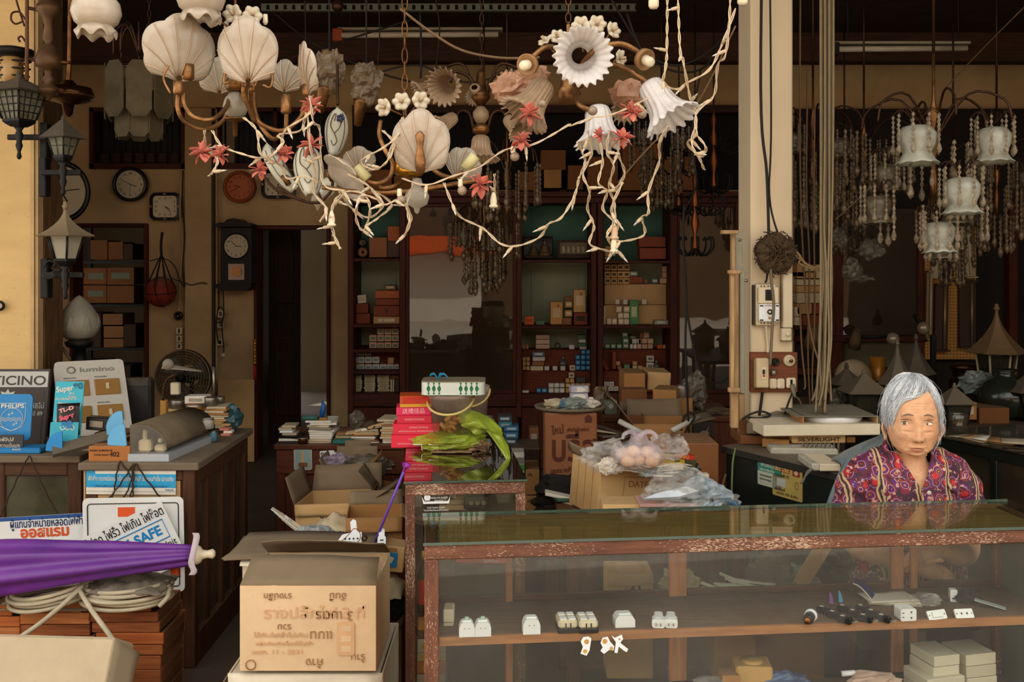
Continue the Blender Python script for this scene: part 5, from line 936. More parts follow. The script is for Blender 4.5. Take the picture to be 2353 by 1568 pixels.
HOTP=mat('hot pink carton',(226,44,92),.45,v=.08);REDC=mat('red pink carton',(226,40,66),.45,v=.08);GOLDC=mat('orange and gold carton',(206,84,28),.45,v=.1)
def oc(px,py):return osh(px,py,TOPZ)
zc=TOPZ
specs=((899,1014,993,1023,REDC,'bottom red pink carton of the stack beside the bucket'),(903,1010,970,996,REDC,'second red pink carton of the stack beside the bucket'),(913,992,951,970,REDC,'third red pink carton, the narrow one, beside the bucket'),(911,990,932,951,HOTP,'hot pink carton with white characters near the top of the stack'),(919,992,904,930,GOLDC,'orange and gold carton topping the pink stack'))
y0_=oc(930,1030).y
for k,(x0,x1,a,b,m_,l) in enumerate(specs):
 h=S(b-a,y0_);w=S(x1-x0,y0_);q=V(P((x0+x1)/2,900,y0_).x,y0_,zc);zc+=h;mb=MB();M=MT(q)@RZ(2+k);mb.box((0,.06,h/2),(w,.12,h*.98),M,.002);o_=one(mb,'gift_carton',m_,l,'carton')
 if k in(0,1):
  for s_,v_,hh in(('DONG KWANG',.66,.008),('ผลิตโดยเกษตร ผลิตภัณฑ์คุณภาพดี',.33,.007)):text(s_,M@frm((.01,-.0008,h*v_),(1,0,0),(0,0,1)),hh,plain('pale pink print',(246,190,190)),o_,w=w*(.4 if v_>.5 else .85),depth=.0003)
 if k==3:text('送禮佳品',M@frm((0,-.0008,h*.5),(1,0,0),(0,0,1)),.017,plain('pale pink print',(246,190,190)),o_,depth=.0003)
 if k==4:
  pt(MB().box((.004,-.0008,h*.62),(w*.88,.0016,h*.55),M),'red_label',mat('vermilion print',(206,48,22),.5,v=.3,sc=60),o_);pt(MB().box((0,-.0008,h*.14),(w*.99,.0016,h*.26),M),'gold_band',mat('gold band',(220,160,40),.4),o_)
 if k==2:text('DONG KWANG',M@frm((0,-.0008,h*.5),(1,0,0),(0,0,1)),.008,plain('pale pink print',(246,190,190)),o_,depth=.0003)
BKT=frs('cloudy bucket plastic',(226,208,190),(206,182,160),.45,.25,4,.6);YH=mat('pale yellow plastic',(232,206,130),.4)
def bucket(q,rt,rb,h,label,hang=1):
 t=tg('plastic_bucket',label,'bucket',q);pt(MB().lathe([(.001,.002),(rb,.002),(rb,.0),(rb+(rt-rb)*.85,h*.85),(rt,h*.86),(rt,h)],36,MT(q),cap=False),'body',BKT,t)
 pt(MB().lathe([(rt,h*.9),(rt*1.06,h*.93),(rt*1.06,h),(rt,h)],36,MT(q),cap=False),'rim',BKT,t)
 mb=MB();pth=[q+V(rt*1.06*cos(a),-rt*1.05*abs(sin(a))-.004,h*.93-.05*sin(a)*hang-.02*a/PI) for a in[PI*i/18 for i in range(19)]];mb.tube(pth,.005,8);pt(mb,'handle',YH,t);return t
q=V(P(1036,1000,4.0).x,4.0,TOPZ+.05);bk=bucket(q,.088,.070,.168,'cloudy plastic bucket with a pale yellow handle holding biscuits')
for k in range(14):
 a=ru(0,6.28);rr=ru(0,.04);one(MB().lathe([(.001,-.006),(.016,-.006),(.02,0),(.016,.006),(.001,.006)],12,MT(q+V(rr*cos(a),rr*sin(a),.014+.0045*k))@Matrix.Rotation(ru(-.9,.9),4,'X')@Matrix.Rotation(ru(-.9,.9),4,'Y'),cap=False),'biscuit',mat('pale biscuit',(222,160,90),.7,v=.2,sc=30),'round pale biscuit inside the bucket','biscuit','biscuits in the bucket')
q2=V(P(1082,1000,4.16).x,4.16,TOPZ);bucket(q2,.075,.06,.23,'second cloudy bucket behind the first one')
t=tg('biscuit_tin','green and white patterned tin lid box resting on the bucket','tin',q+V(0,0,.169));w,dp,h=.25,.16,.052;zt=.171
mb=MB();pl=rrect(w,dp,.03,5);M=MT(q+V(.012,.0,zt));mb.prism(pl,h,M);pt(mb,'tin_body',mat('white enamel tin',(222,226,214),.35,v=.08),t);pt(MB().prism(rrect(w*1.01,dp*1.01,.031,5),.004,M,h-.002),'tin_top',mat('dusty tin top',(150,140,112),.6,dust=.5),t);pt(MB().prism(rrect(w*1.015,dp*1.015,.031,5),.003,M,.0),'tin_rim',mat('pale green rim',(190,214,190),.3),t)
GRP=mat('bottle green print',(20,112,66),.4);
per=rrect(w+.0012,dp+.0012,.0306,5);
for k in range(10):
 x=-w/2+.03+k*(w-.06)/9
 if 3<=k<=4 or k==5:continue
 for(zz,hh_,ww_) in((h*.5,h*.62,.0085),(h*.13,h*.2,.005),(h*.88,h*.2,.005)):
  pt(MB().prism([(x-ww_,zz),(x,zz+hh_/2),(x+ww_,zz),(x,zz-hh_/2)],.0008,M@frm((0,-dp/2,0),(1,0,0),(0,0,1)),.0),'green_diamond',GRP,t)
for k in range(9):
 x=-w/2+.04+k*(w-.08)/8
 if 3<=k<=5:continue
 pt(MB().prism([(x-.0035,h*.5),(x,h*.66),(x+.0035,h*.5),(x,h*.34)],.0012,M@frm((0,-dp/2,0),(1,0,0),(0,0,1)),.0),'white_diamond',plain('white print',(230,234,222)),t)
t=tg('ribbon_bow','crumpled cyan ribbon lying on the tin','ribbon',q+V(-.05,0,zt+h))
for k in range(5):
 a=k*1.3;b_=q+V(-.05,-.02,zt+h+.004);mb=MB();p_=smp([b_,b_+V(.02*cos(a),.01*sin(a),.022),b_+V(.04*cos(a),.03*sin(a),.006+.004*k)],4);mb.grid(lambda u,v:p_[min(8,int(v*8))]+V(0,0,(u-.5)*.009),2,9);pt(mb,'ribbon_loop',mat('cyan ribbon',(30,140,180),.35,spec=.6),t,solid=.0006)
t=tg('plastic_bag','lime green plastic bag spread under the bucket','bag',V(q.x,q.y,TOPZ));LIME=flm('lime plastic film',(184,204,70),.6,.22,.5,8)
mb=crm(V(q.x+.00,q.y-.01,TOPZ+.030),.15,(1,.72,.24),71,.2,34);pt(mb,'bag_body',LIME,t)
def lob(u,v):
 a=P(1085+83*v,972+30*v+53*v*v-22*sin(PI*v),4.0-.22*v);r_=.062*(1-v)**.7+.014;th=2*PI*u;f_=1+.55*nz(Vector((cos(th)*2,sin(th)*2,v*5)))
 return a+V(-.75*r_*cos(th)*f_,r_*sin(th)*f_,.35*r_*cos(th)*f_+.3*r_*sin(th))
pt(MB().grid(lob,26,18,wrap=True),'bag_tail',LIME,t)
for k in range(4):
 a,b_=oc(985+6*k,1032+2*k),oc(1085+4*k,1030+3*k);one(MB().tube([a+V(0,0,.010+.005*k),b_+V(0,0,.010+.004*k)],.0026,6),'bamboo_stick',mat('pale bamboo',(214,178,116),.6),'thin bamboo stick lying in front of the green bag, '+ORDW[k]+' from the front','stick','bamboo sticks')
q_=oc(1095,1036);one(crm(q_+V(0,.01,.018),.035,(1.5,1,.55),73,.8,26),'straw_bundle',mat('dry brown straw',(176,140,110),.9,v=.4,sc=60,bump=.6),'curly brown straw bundle at the end of the bamboo sticks','straw');q_=oc(990,1044);one(MB().grid(lambda u,v:q_+V(.16*u,.05*v,.006+.004*nz(Vector((u*5,v*4,2)))),10,6),'paper_wrapper',flm('brown cellophane',(190,150,120),.6,.25,.6),'brown cellophane wrapper under the bamboo sticks','wrapper',solid=.001)
for k,(x0,y0,x1,y1) in enumerate(((957,1020,980,1033),(993,1021,1018,1036))):
 a=oc(x0+12,1040);mb=MB();zz=.03;mb.tube([a+V(-.035,0,zz),a+V(0,0,zz),a+V(0,0,.012),a+V(.004,0,.008)],.0017,6);one(mb,'white_clip',WHP,('white bent wire clip at the counter edge','white bent wire clip beside the sticks')[k],'clip')
# == middle: desk, cartons, heap
def carton(x0,x1,y0,y1,d,dep,label,m,yaw=0,roll=0,flaps=(),tape=True,name='carton',inside=None,pitch=0):
 a=P(x0,y1,d);c=P(x1,y0,d);w=c.x-a.x;h=c.z-a.z;M=MT(((a.x+c.x)/2,d,a.z))@RZ(yaw)@RY(roll)@RX(pitch)
 t=tg(name,label,'carton',M.translation.copy());th=.005;ins=inside or mat('carton inside',(132,112,86),.9,v=.2,dust=.3)
 for nm,cc,ss in(('front_wall',(0,th/2,h/2),(w,th,h)),('back_wall',(0,dep-th/2,h/2),(w,th,h)),('side_wall',(-w/2+th/2,dep/2,h/2),(th,dep-2*th,h)),('side_wall',(w/2-th/2,dep/2,h/2),(th,dep-2*th,h)),('bottom',(0,dep/2,th/2),(w-2*th,dep-2*th,th))):
  pt(MB().box(cc,ss,M,.001),nm,m,t)
 for(sd,ang,ln) in flaps:
  if sd in 'FB':
   sg=-1 if sd=='F' else 1;y=0 if sd=='F' else dep;F_=M@MT((0,y,h))@Matrix.Rotation(R(ang)*(1 if sd=='B' else-1),4,'X')
   pt(MB().grid(lambda u,v:((u-.5)*w*(1-.03*v),sg*v*ln,.006*sin(u*5+v*3)*v+.003*nz(Vector((u*6,v*6,w*9)))),9,5,F_),'flap',m if sd=='F' and ang<0 else ins,t,solid=.004)
  else:
   sg=-1 if sd=='L' else 1;F_=M@MT((sg*w/2,0,h))@Matrix.Rotation(R(ang)*(-1 if sd=='R' else 1),4,'Y')
   pt(MB().grid(lambda u,v:(sg*v*ln,u*dep,.006*sin(u*5+v*2)*v),7,5,F_),'flap',ins,t,solid=.004)
 return t,M,w,h
DSK=wood('reddish desk wood',(98,48,26),(66,31,17),2,r=.45);DSKX=wood('reddish desk wood lengthwise',(104,54,30),(72,36,20),0,r=.45,dust=.3)
d=5.0;a=P(634,1022,d);c=P(930,1022,d);zt=a.z
t=tg('writing_desk','reddish wooden desk with stickers behind the cartons','desk',V((a.x+c.x)/2,d+.3,0))
bpt(t,'desk_top',DSKX,a.x-.01,c.x,d-.012,d+.55,zt-.025,zt);bpt(t,'apron',DSKX,a.x,c.x,d,d+.02,zt-.15,zt-.025);bpt(t,'front_panel',DSK,a.x+.03,c.x,d+.015,d+.03,0,zt-.15);bpt(t,'front_leg',DSK,a.x,a.x+.045,d,d+.05,0,zt-.15);bpt(t,'side_panel',DSK,a.x,a.x+.02,d+.05,d+.5,0,zt-.025);bpt(t,'back_leg',DSK,a.x,a.x+.045,d+.5,d+.55,0,zt-.025)
t,M,w,h=sign('picture_sticker','faded rounded sticker of a tower on the desk front',696,1054,42,54,4.992,1,mat('sticker border',(196,190,166),.6),.012,.0015);pch(t,M,.08,.92,.08,.92,w,h,mat('pale sky print',(150,178,170),.6,v=.2));pch(t,M,.42,.56,.30,.80,w,h,CDL,z=.0012);pch(t,M,.25,.75,.14,.32,w,h,CDD,z=.0012)
t,M,w,h=sign('word_sticker','white hand shaped sticker with the letters SNK on the desk front',752,1046,34,20,4.992,4,SW,.006,.0015);ptx(t,M,'SNK',.36,.5,w,h,.026,mat('dark red ink',(90,40,26),.6),w*.62,bold=.03);pch(t,M,.92,1.25,.35,.72,w,h,SW)
t,M,w,h=sign('portrait_sticker','oval grey portrait sticker on the desk front',799,1047,38,44,4.992,0,LGREY,.035,.0015);pt(MB().prism(circ(.032,20,0,h/2),.0006,M,.0005),'portrait',mat('grey portrait print',(120,112,98),.6,v=.5,sc=60),t)
random.seed(23)
pile(637,692,1003,1021,3,5.02,'dark flat box in the pile at the desk end','dark boxes at the desk end',[BKP,PPW,mat('dark box',(44,36,36),.6)],.14);pile(640,676,978,1002,4,5.05,'pale little carton on the dark boxes','pale cartons on the dark boxes',[PPW,PPR,WHP],.1)
can(696,1005,1021,22,5.02,'short brass can between the piles on the desk',BRS)
pile(704,765,968,1021,10,5.04,'white paper bundle in the tall pile on the desk','white bundles on the desk',[PPW,PPR,PPW,mat('grey paper',(150,142,126),.8)],.18);can(742,958,968,22,5.08,'small ochre tin on the tall paper pile',mat('mustard tin',(180,130,40),.5))
pile(768,815,995,1021,4,5.06,'mixed paper bundle in the low pile on the desk','low pile bundles',PMS,.16);one(PX(764,808,1012,1021,5.0,.05,.003),'teal_box',mat('teal card',(40,110,100),.6),'flat teal box at the edge of the desk','box')
pile(808,868,988,1021,8,5.04,'browned bundle in the broad pile on the desk','broad pile bundles',PMS,.18);pile(872,925,965,1021,10,5.04,'browned bundle in the tall pile beside the pink cartons','tall browned bundles',PMS,.18)
for k in range(9):
 x0=800+7*k;mb=MB();q=P(x0+40,986-2.2*k,5.08);mb.box((0,0,0),(.20,.05,.012),MT(q)@RY(-13-1.5*(k%3))@RZ(8*(k%2)),.001);one(mb,'flat_carton',(PPR,CDL,PPW)[k%3],'flattened pale carton sloping on the paper piles, '+ORDW[k]+' from the bottom','carton','flattened cartons on the piles')
mb=MB();q=P(742,945,5.05);mb.tube([q+V(-.006,0,-.03),q,q+V(.004,0,.03),q+V(-.006,0,.05)],[.012,.014,.012,.004],8);one(mb,'blue_tool',mat('blue handle',(24,90,160),.4),'small blue handle sticking up from the piles','tool');one(crm(P(820,965,5.1),.04,(1,1,1.2),81),'plastic_bag',FDARK,'smoky plastic bag on the broad pile','bag');one(crm(P(852,980,5.08),.035,(1.2,1,.8),82),'rag',mat('brown oily rag',(80,62,44),.9),'brown rag between the piles on the desk','rag')
mb=MB();q=P(712,962,5.06);mb.tube([q+V(-.04,0,0),q+V(.04,0,.004)],.012,8);one(mb,'rolled_paper',mat('green paper roll',(60,110,100),.6),'rolled green paper on top of the white bundles','roll')
carton(775,838,1078,1120,4.75,.2,'brown carton with raised flap against the desk, topmost of the heap',CDD,flaps=(('B',80,.1),('R',40,.08)))
carton(752,852,1092,1145,4.55,.22,'orange brown carton with a tall back flap under the plastic bags',CDB,flaps=(('B',75,.09),('F',-70,.06),('L',60,.08)))
o_,M,w,h=carton(680,852,1158,1260,4.2,.26,'wide open carton printed with the number thirty',CDL,yaw=-5,roll=-3,flaps=(('L',72,.12),('B',60,.12),('F',-80,.05),('R',25,.1)))
text('ขวด 30 อัน',M@frm((.03,-.002,h*.74),(1,0,0),(0,0,1)),.026,INKB,o_,w=w*.5);pt(MB().box((.0,-.0008,h*.8),(.05,.0015,h*.36),M),'brown_tape',mat('brown tape print',(170,118,66),.35),o_)
carton(846,905,1130,1200,4.3,.2,'dark carton crushed beside the wide open carton',CDD,roll=8,flaps=(('L',40,.1),('R',-20,.06)))
carton(795,925,1190,1275,3.95,.22,'buff carton with a sagging front under the purple stick',CDB,yaw=6,flaps=(('R',-30,.1),('F',-60,.06),('B',60,.06)))
cloth(P(770,1215,4.05),.16,.16,.05,91,PPR,'crushed_paper','crushed brown paper sticking out of the carton heap','paper',12)
for k in range(6):mb=MB();q=P(660+9*k,1196+7*k,4.05);mb.box((0,0,0),(.16,.03,.005),MT(q)@RY(38)@RX(10*k),.001);one(mb,'newspaper',(PPW,mat('grey newsprint',(170,164,148),.85),PPR)[k%3],'folded newspaper poking up from the carton heap, '+ORDW[k]+' from the top','newspaper','newspapers in the heap')
one(crm(P(725,1243,3.8),.075,(1.2,.9,.75),92,.3,26),'plastic_bag',FGREY,'grey plastic bag lying on the carton flap','bag');one(crm(P(845,1072,4.6),.08,(1.4,.9,.65),93,.4,26),'plastic_bag',FDARK,'crumpled clear bag between the desk and the cartons','bag');one(crm(P(775,1065,4.65),.055,(1.2,.9,.8),94,.4,22),'plastic_bag',flm('lilac plastic bag',(176,160,176),.55,.3,.6),'lilac plastic bag against the desk stickers','bag')
one(MB().tube([P(835,1085,4.5),P(872,1046,4.55)],.008,8),'wooden_stick',mat('stick wood',(150,100,60),.7),'short wooden stick leaning in the carton heap','stick')
WC=card('whitish carton',(226,214,188));FC=card('pale buff carton',(224,192,150),dust=.5)
o_,M,w,h=carton(524,880,1548,1700,3.0,.42,'whitish carton lying under the large buff carton',WC,flaps=(('F',-78,.05),('L',-60,.10)))
pt(MB().box((.0,-.001,h*.8),(.05,.002,h*.4),M),'brown_tape',mat('brown tape print',(170,118,66),.35),o_)
pt(MB().box((0,.2,h-.004),(w-.02,.38,.006),M),'closed_lid',WC,o_)
o_,M,w,h=carton(551,864,1346,1543,2.98,.34,'large buff carton with faded printing and handwriting upside down',FC,flaps=(('F',155,.13),('B',150,.13)),inside=mat('greyed carton flap',(126,106,80),.9,v=.2,dust=.4))
FR_=M@frm((0,-.0035,h/2),(1,0,0),(0,0,1));UP=FR_@Matrix.Rotation(PI,4,'Z');PALEP=mat('faded orange print',(214,168,122),.85,v=.2);HAND=mat('brown marker',(160,116,72),.85,v=.3)
for s_,x,y,hh,ww,mm in(('รางปลั๊กไฟ 3 ที่',.02,.045,.034,.30,PALEP),('ใช้กับไฟฟ้าไม่เกิน',-.08,-.02,.014,.16,PALEP),('ผลิตภัณฑ์เครื่องใช้ไฟฟ้า',-.07,-.045,.012,.17,PALEP),('มอก. 11 - 2531',-.09,-.07,.014,.15,PALEP)):text(s_,FR_@MT((x,y,0)),hh,mm,o_,w=ww,depth=.0004)
for s_,x,y,hh in(('รางปลั๊ก',-.09,-.098,.02),('อันนี้',.09,-.098,.022),('3 เมตร',.08,-.04,.03),('แบน',.04,.02,.03),('รวม',-.07,-.005,.02),('ค้าง',.02,.10,.026),('ร้าน',.15,.085,.022)):text(s_,UP@MT((-x,y*-1-.0 if 0 else y,0)),hh,HAND,o_,depth=.0004)
pt(MB().lathe([(.013,0),(.016,0),(.016,.001),(.013,.001)],20,FR_@MT((-.17,-.108,.0)),cap=False),'marker_ring',HAND,o_)
pt(MB().prism(rrect(.05,.10,.008,3,.115,-.03),.0005,FR_),'printed_socket_strip',PALEP,o_)
for j in range(3):pt(MB().box((.115,-.06+.03*j,.0008),(.03,.018,.0006),FR_),'printed_socket',FC,o_)
o_,M,w,h=carton(557,868,1284,1420,3.36,.28,'white edged carton with a wide grey flap behind the large buff carton',WC,flaps=(('F',-8,.06),('L',-4,.07)),inside=mat('greyed carton flap',(126,106,80),.9,v=.2,dust=.4))
pt(MB().grid(lambda u,v:(-w/2-.05+(w+.05)*u,-.05+.33*v,h+.012+.006*sin(u*4)),12,6,M),'top_flap',mat('greyed carton flap',(126,106,80),.9,v=.2,dust=.4),o_,solid=.005)
bpart_=pt
mb=MB();a=P(557,1420,3.36);mb.box((0,0,0),(w*.96,.24,.55),MT((P(712,1420,3.36).x,3.50,a.z-.28)),.006);one(mb,'carton',CDD,'plain carton standing below the white edged one','carton')
ztop=P(700,1284,3.36).z+.02
def gadget(px,py,d,poly,label,th=.014):
 q=P(px,py,d);mb=MB();M=fc(q,yaw=8,pitch=-15);mb.prism(poly,th,M,-th/2);t=one(mb,'white_switch_part',WHP,label,'fitting');return t,M
t2,M2=gadget(807,1249,3.42,[(-.04,0),(.035,-.004),(.036,.035),(.02,.04),(.016,.075),(.006,.08),(-.004,.07),(.0,.036),(-.03,.03),(-.044,.012)],'white cross shaped switch part wound with red wire')
for j in range(4):pt(MB().prism(circ(.0035,8,-.02+.014*j,.015),.001,M2,.007),'hole',BKP,t2)
mb=MB();q=P(838,1236,3.40);mb.lathe([(.010,0),(.010,.012),(.006,.012),(.006,.002)],14,fc(q),cap=False);pt(mb,'terminal',BRZ,t2)
t2,M2=gadget(877,1250,3.44,[(-.014,0),(.014,0),(.014,.022),(.010,.026),(.010,.048),(0,.054),(-.010,.048),(-.010,.026),(-.014,.022)],'white upright switch part beside the red wire');pt(MB().box((.0,.012,.008),(.012,.004,.002),M2),'slot',BKP,t2)
one(MB().tube(pxp([(785,1244),(800,1230),(815,1215),(828,1228),(822,1246),(790,1252),(758,1262),(755,1272),(770,1272),(778,1258)],3.36,6),.0014,5),'red_wire',mat('red brown wire',(150,56,34),.5),'thin red wire curling around the white parts','wire')
mb=MB();q0,q1=P(862,1246,3.46),P(930,1078,3.36);mb.tube([q0,q1],.0045,8);t2=one(mb,'balloon_stick',mat('violet plastic',(122,78,196),.35),'violet balloon stick leaning on the side counter','stick');mb=MB();dr=(q1-q0).normalized().to_track_quat('Z','X').to_matrix().to_4x4();dr.translation=q1;mb.lathe([(.005,-.01),(.006,.004),(.014,.014),(.016,.018),(.012,.016),(.004,.006)],12,dr,cap=False);pt(mb,'cup',mat('magenta plastic',(160,50,160),.35),t2)
o_=pbox(868,925,1256,1315,3.55,CDL,'small tan box with a blue printed panel against the counter',dep=.1,roll=6,name='product_box');M_=fc(P(893,1284,3.545),roll=-6);pt(MB().box((0,-.004,.0),(.062,.052,.001),M_),'blue_panel',CYAND,o_);pt(MB().prism([(-.018,-.012),(.012,-.016),(.02,.004),(-.004,.012)],.0006,M_,.0006),'printed_lamp',PPR,o_);pt(MB().prism(rrect(.03,.010,.003,3,.012,.034),.0006,M_),'printed_frame',CDB,o_)
cloth(P(890,1360,3.6),.12,.2,.06,95,PPR,'crushed_paper','crushed paper and wrappings between carton and counter','paper',12);one(crm(P(900,1395,3.6),.06,(.8,1,1),96),'rag',mat('black oily rag',(34,28,24),.9),'black rag fallen beside the counter','rag')
one(MB().tube(pxp([(864,1395),(880,1425),(905,1440),(922,1438)],3.5,5),.011,8),'brown_strap',mat('red brown strap',(110,52,30),.5),'red brown strap hanging beside the large carton','strap')
mb=MB();M,w,h=pxbox(mb,868,922,1440,1640,3.5,.2,.006);one(mb,'carton',CDD,'narrow upright carton between the large carton and the counter','carton')
BZ=.70;t=tg('work_bench','rough wooden bench under the central heap','bench',P(1500,1300,3.7))
xa,xb=P(1285,600,3.5).x,P(1700,600,3.5).x
bpt(t,'bench_top',DSKX,xa,xb,3.30,4.05,BZ-.03,BZ)
for x in(xa+.02,xb-.06):
 for y in(3.32,3.97):bpt(t,'leg',DSK,x,x+.04,y,y+.04,0,BZ-.03)
bpt(t,'lower_shelf',DSKX,xa,xb,3.36,4.0,.25,.27)
def ob(px,py,z=BZ):return P(px,py,(CZ-z)*F/(py-HY))
t,M,w,h=carton(1366,1500,1068,1190,3.62,.24,'buff carton stamped DATE with a dented side',CDL,yaw=22,roll=5,flaps=(('F',165,.1),('L',60,.05)))
text('DATE',M@frm((.05,-.0015,h*.62),(1,0,-.03),(.05,0,1)),.024,INKR,t);outline(t,M@frm((.06,-.0012,h*.60),(1,0,-.03),(.05,0,1)),[(-.07,-.045),(.07,-.045),(.07,.03),(-.07,.03)],.001,INKR,'stamp_line');pt(MB().box((0,.12,h-.003),(w,.24,.005),M),'closed_top',CDL,t)
for j in(.25,.5,.75):pt(MB().box((-w/2-.0008,.24*j,h/2),(.0015,.002,h*.95),M),'side_crease',CDB,t)
cloth(P(1440,1072,3.7),.24,.2,.05,101,flm('clear wrap',(230,226,214),.15,.1,.9),'plastic_wrap','clear wrapping spread over the DATE carton','wrap',16)
for k in range(5):
 q=P(1480+8*k,1078-4*k,3.60);one(MB().grid(lambda u,v:((u-.5)*.20,(v-.5)*.15,.004*sin(u*6+k)),8,5,MT(q)@RZ(-8+9*k)@RY(4)),'torn_paper',(PPW,mat('greyish film paper',(190,186,176),.6),PPW,PPR,PPW)[k],'torn paper sheet layered under the tied bag, '+ORDW[k]+' from the bottom','paper','torn papers',solid=.002)
YEL=mat('yellow cover',(226,192,70),.5,v=.1);t,M=None,None
q=P(1505,1072,3.56);M=MT(q)@RZ(-10)@RY(6);t=tg('phone_book','thick yellow covered book under the tied bag','book',q);pt(MB().box((0,.06,.012),(.20,.14,.020),M,.002),'pages',PPR,t);pt(MB().box((0,.06,.0235),(.205,.145,.003),M,.001),'cover',YEL,t);text('รายนาม',M@MT((.075,.05,.0256))@RZ(90),.022,INKB,t)
t3=one(MB().box((.10,.08,.034),(.07,.03,.016),M,.002),'red_packet',mat('red and gold packet',(190,44,30),.5),'small red packet with gold letters behind the yellow book','packet');text('ปีใหม่',M@frm((.10,.0645,.034),(1,0,0),(0,0,1)),.012,YEL,t3)
q=P(1555,1085,3.62);M=MT(q)@RZ(-25)@RY(14)
for k in range(4):one(MB().box((0,.05,.004+.007*k),(.12,.16,.006),M@RZ(4*k),.001),'magazine',(mat('dark green cover',(48,60,44),.4),mat('grey cover',(120,114,100),.4),mat('black cover',(30,30,28),.4),mat('olive cover',(90,92,62),.4))[k],'dark magazine fanned beside the yellow book, '+ORDW[k]+' from the bottom','magazine','fanned magazines')
t=tg('knotted_bag','tied white translucent bag filled with buns','bag',P(1468,1068,3.5));q=P(1468,1040,3.52);WB=flm('milky bag film',(240,230,236),.2,.15,.8,9)
mb=MB()
def bagf(u,v):
 th=2*PI*u;r_=(.092*sin(min(1,.12+v*1.02)*PI*.93)**.75)*(1+.12*nz(Vector((cos(th)*2.4,sin(th)*2.4,v*3))));return q+V(r_*1.05*cos(th),r_*.75*sin(th),-.055+.115*v)
mb.grid(bagf,28,14,wrap=True);pt(mb,'bag_body',WB,t)
for s_ in(-1,1):mb=MB();p_=smp([q+V(0,0,.055),q+V(s_*.03,-.01,.075),q+V(s_*.055,-.02,.066),q+V(s_*.06,-.02,.05)],4);mb.tube(p_,[.012-.0006*i for i in range(len(p_))],8);pt(mb,'knot_ear',WB,t)
for k,(u,v,z) in enumerate(((-.04,-.01,-.03),(.0,.01,-.03),(.045,-.015,-.03),(-.02,-.005,.005),(.03,.01,.0),(.06,.02,-.025),(-.055,.01,-.005))):mb=MB();mb.ball(q+V(u,v,z),.026,14,None,(1,1,.8)) if 0 else mb.ball((0,0,0),.026,14,MT(q+V(u,v,z)),(1,1,.8));one(mb,'steamed_bun',mat('pale bun',(236,196,140),.7,v=.1),'pale bun inside the tied bag, '+ORDW[k]+' of seven','bun','buns in the tied bag')
for k,(px,py,r_,sq,m_,l) in enumerate(((1395,1050,.075,(1.2,.8,.75),FCLEAR,'clear plastic bag crumpled over the DATE carton'),(1398,1072,.03,(1.1,.8,.9),PPW,'white paper ball against the DATE carton'),(1535,1030,.06,(1.1,.9,.8),FCLEAR,'clear plastic bag beside the tied bag'),(1568,1138,.085,(1.5,.9,.5),FCLEAR,'large clear plastic bag in front of the heap'),(1560,1110,.075,(1.2,.9,.75),FCLEAR,'shiny clear bag leaning on the magazines'),(1615,1140,.07,(1.2,.9,.8),flm('pale blue bag',(190,206,214),.5,.2,.7),'pale bluish bag at the end of the heap'),(1500,1160,.035,(1.4,.8,.5),FCLEAR,'clear bag under the DATE carton edge'),(1660,1150,.045,(1.3,.8,.7),FCLEAR,'little clear bag at the foot of the black cabinet'),(1492,1082,.04,(1.3,.8,.5),FGREY,'grey bag slipping out under the papers'))):
 one(crm(P(px,py,3.42 if py>1100 else 3.55),r_,sq,110+k,.45,30),'plastic_bag',m_,l,'bag')
mb=MB();q=P(1545,1140,3.36);mb.prism([(-.10,-.02),(.02,-.012),(.09,.012),(.05,.03),(-.02,.012),(-.06,.0)],.012,fc(q,pitch=-50));one(mb,'white_envelope',mat('bluish white paper',(206,212,220),.6),'folded bluish white paper on the front of the heap','paper')
for k,(x0,x1,y0,y1,m_,l) in enumerate(((1470,1600,1158,1166,mat('pink newspaper',(196,150,140),.8),'pink newspaper at the foot of the heap'),(1560,1640,1146,1160,mat('dark photo magazine',(44,48,46),.4),'dark magazine lying flat at the foot of the heap'),(1575,1640,1161,1167,mat('pink magazine edge',(206,120,150),.6),'thin pink magazine under the dark one'),(1385,1470,1160,1176,CDL,'flat buff carton below the DATE carton'))):one(PX(x0,x1,y0,y1,3.36+.01*k,.12,.001),'magazine' if k in(1,2) else('newspaper' if k==0 else 'carton'),m_,l,('newspaper','magazine','magazine','carton')[k])
one(MB().tube(pxp([(1648,1146),(1670,1150),(1690,1160),(1700,1166)],3.4,4),[.02,.018,.012,.012,.010,.010,.01,.01,.01,.008,.006,.005,.005],8),'blue_bag_tail',flm('blue plastic',(50,120,160),.7,.3,.5),'twisted blue plastic strip at the end of the heap','plastic')
for k,(px,py,r_,sq,m_,l) in enumerate(((1310,1130,.12,(1.1,.8,.55),mat('black cloth',(34,28,23),.9,v=.3,bump=.4),'heap of black cloth below the tall carton'),(1365,1145,.10,(1,.8,.6),mat('black cloth',(34,28,23),.9),'black cloth beside the DATE carton'),(1295,1158,.09,(1.3,.8,.5),mat('dark brown sacking',(58,46,34),.9,v=.3,bump=.4),'dark sacking at the foot of the tall carton'))):one(crm(P(px,py,4.0),r_,sq,130+k,.4,26),'dark_cloth',m_,l,'cloth')
mb=MB();M,w,h=pxbox(mb,1320,1342,1085,1125,3.9,.05,.004,roll=18);o_=one(mb,'switch_casing',mat('brown casing',(84,66,46),.5),'brown switch casing standing in the dark heap','fitting');pt(MB().box((0,-.002,h*.5),(w*.35,.004,h*.7),M),'pale_strip',CDL,o_)
for k in range(3):mb=MB();q=P(1290+20*k,1140+5*k,3.85);mb.box((0,0,0),(.13,.06,.012),MT(q)@RY(12-10*k)@RZ(20*k),.002);one(mb,'wrapped_packet',(PPW,mat('green packet',(70,110,80),.6),PPR)[k],('white packet in the dark heap','green packet in the dark heap','cream packet in the dark heap')[k],'packet')
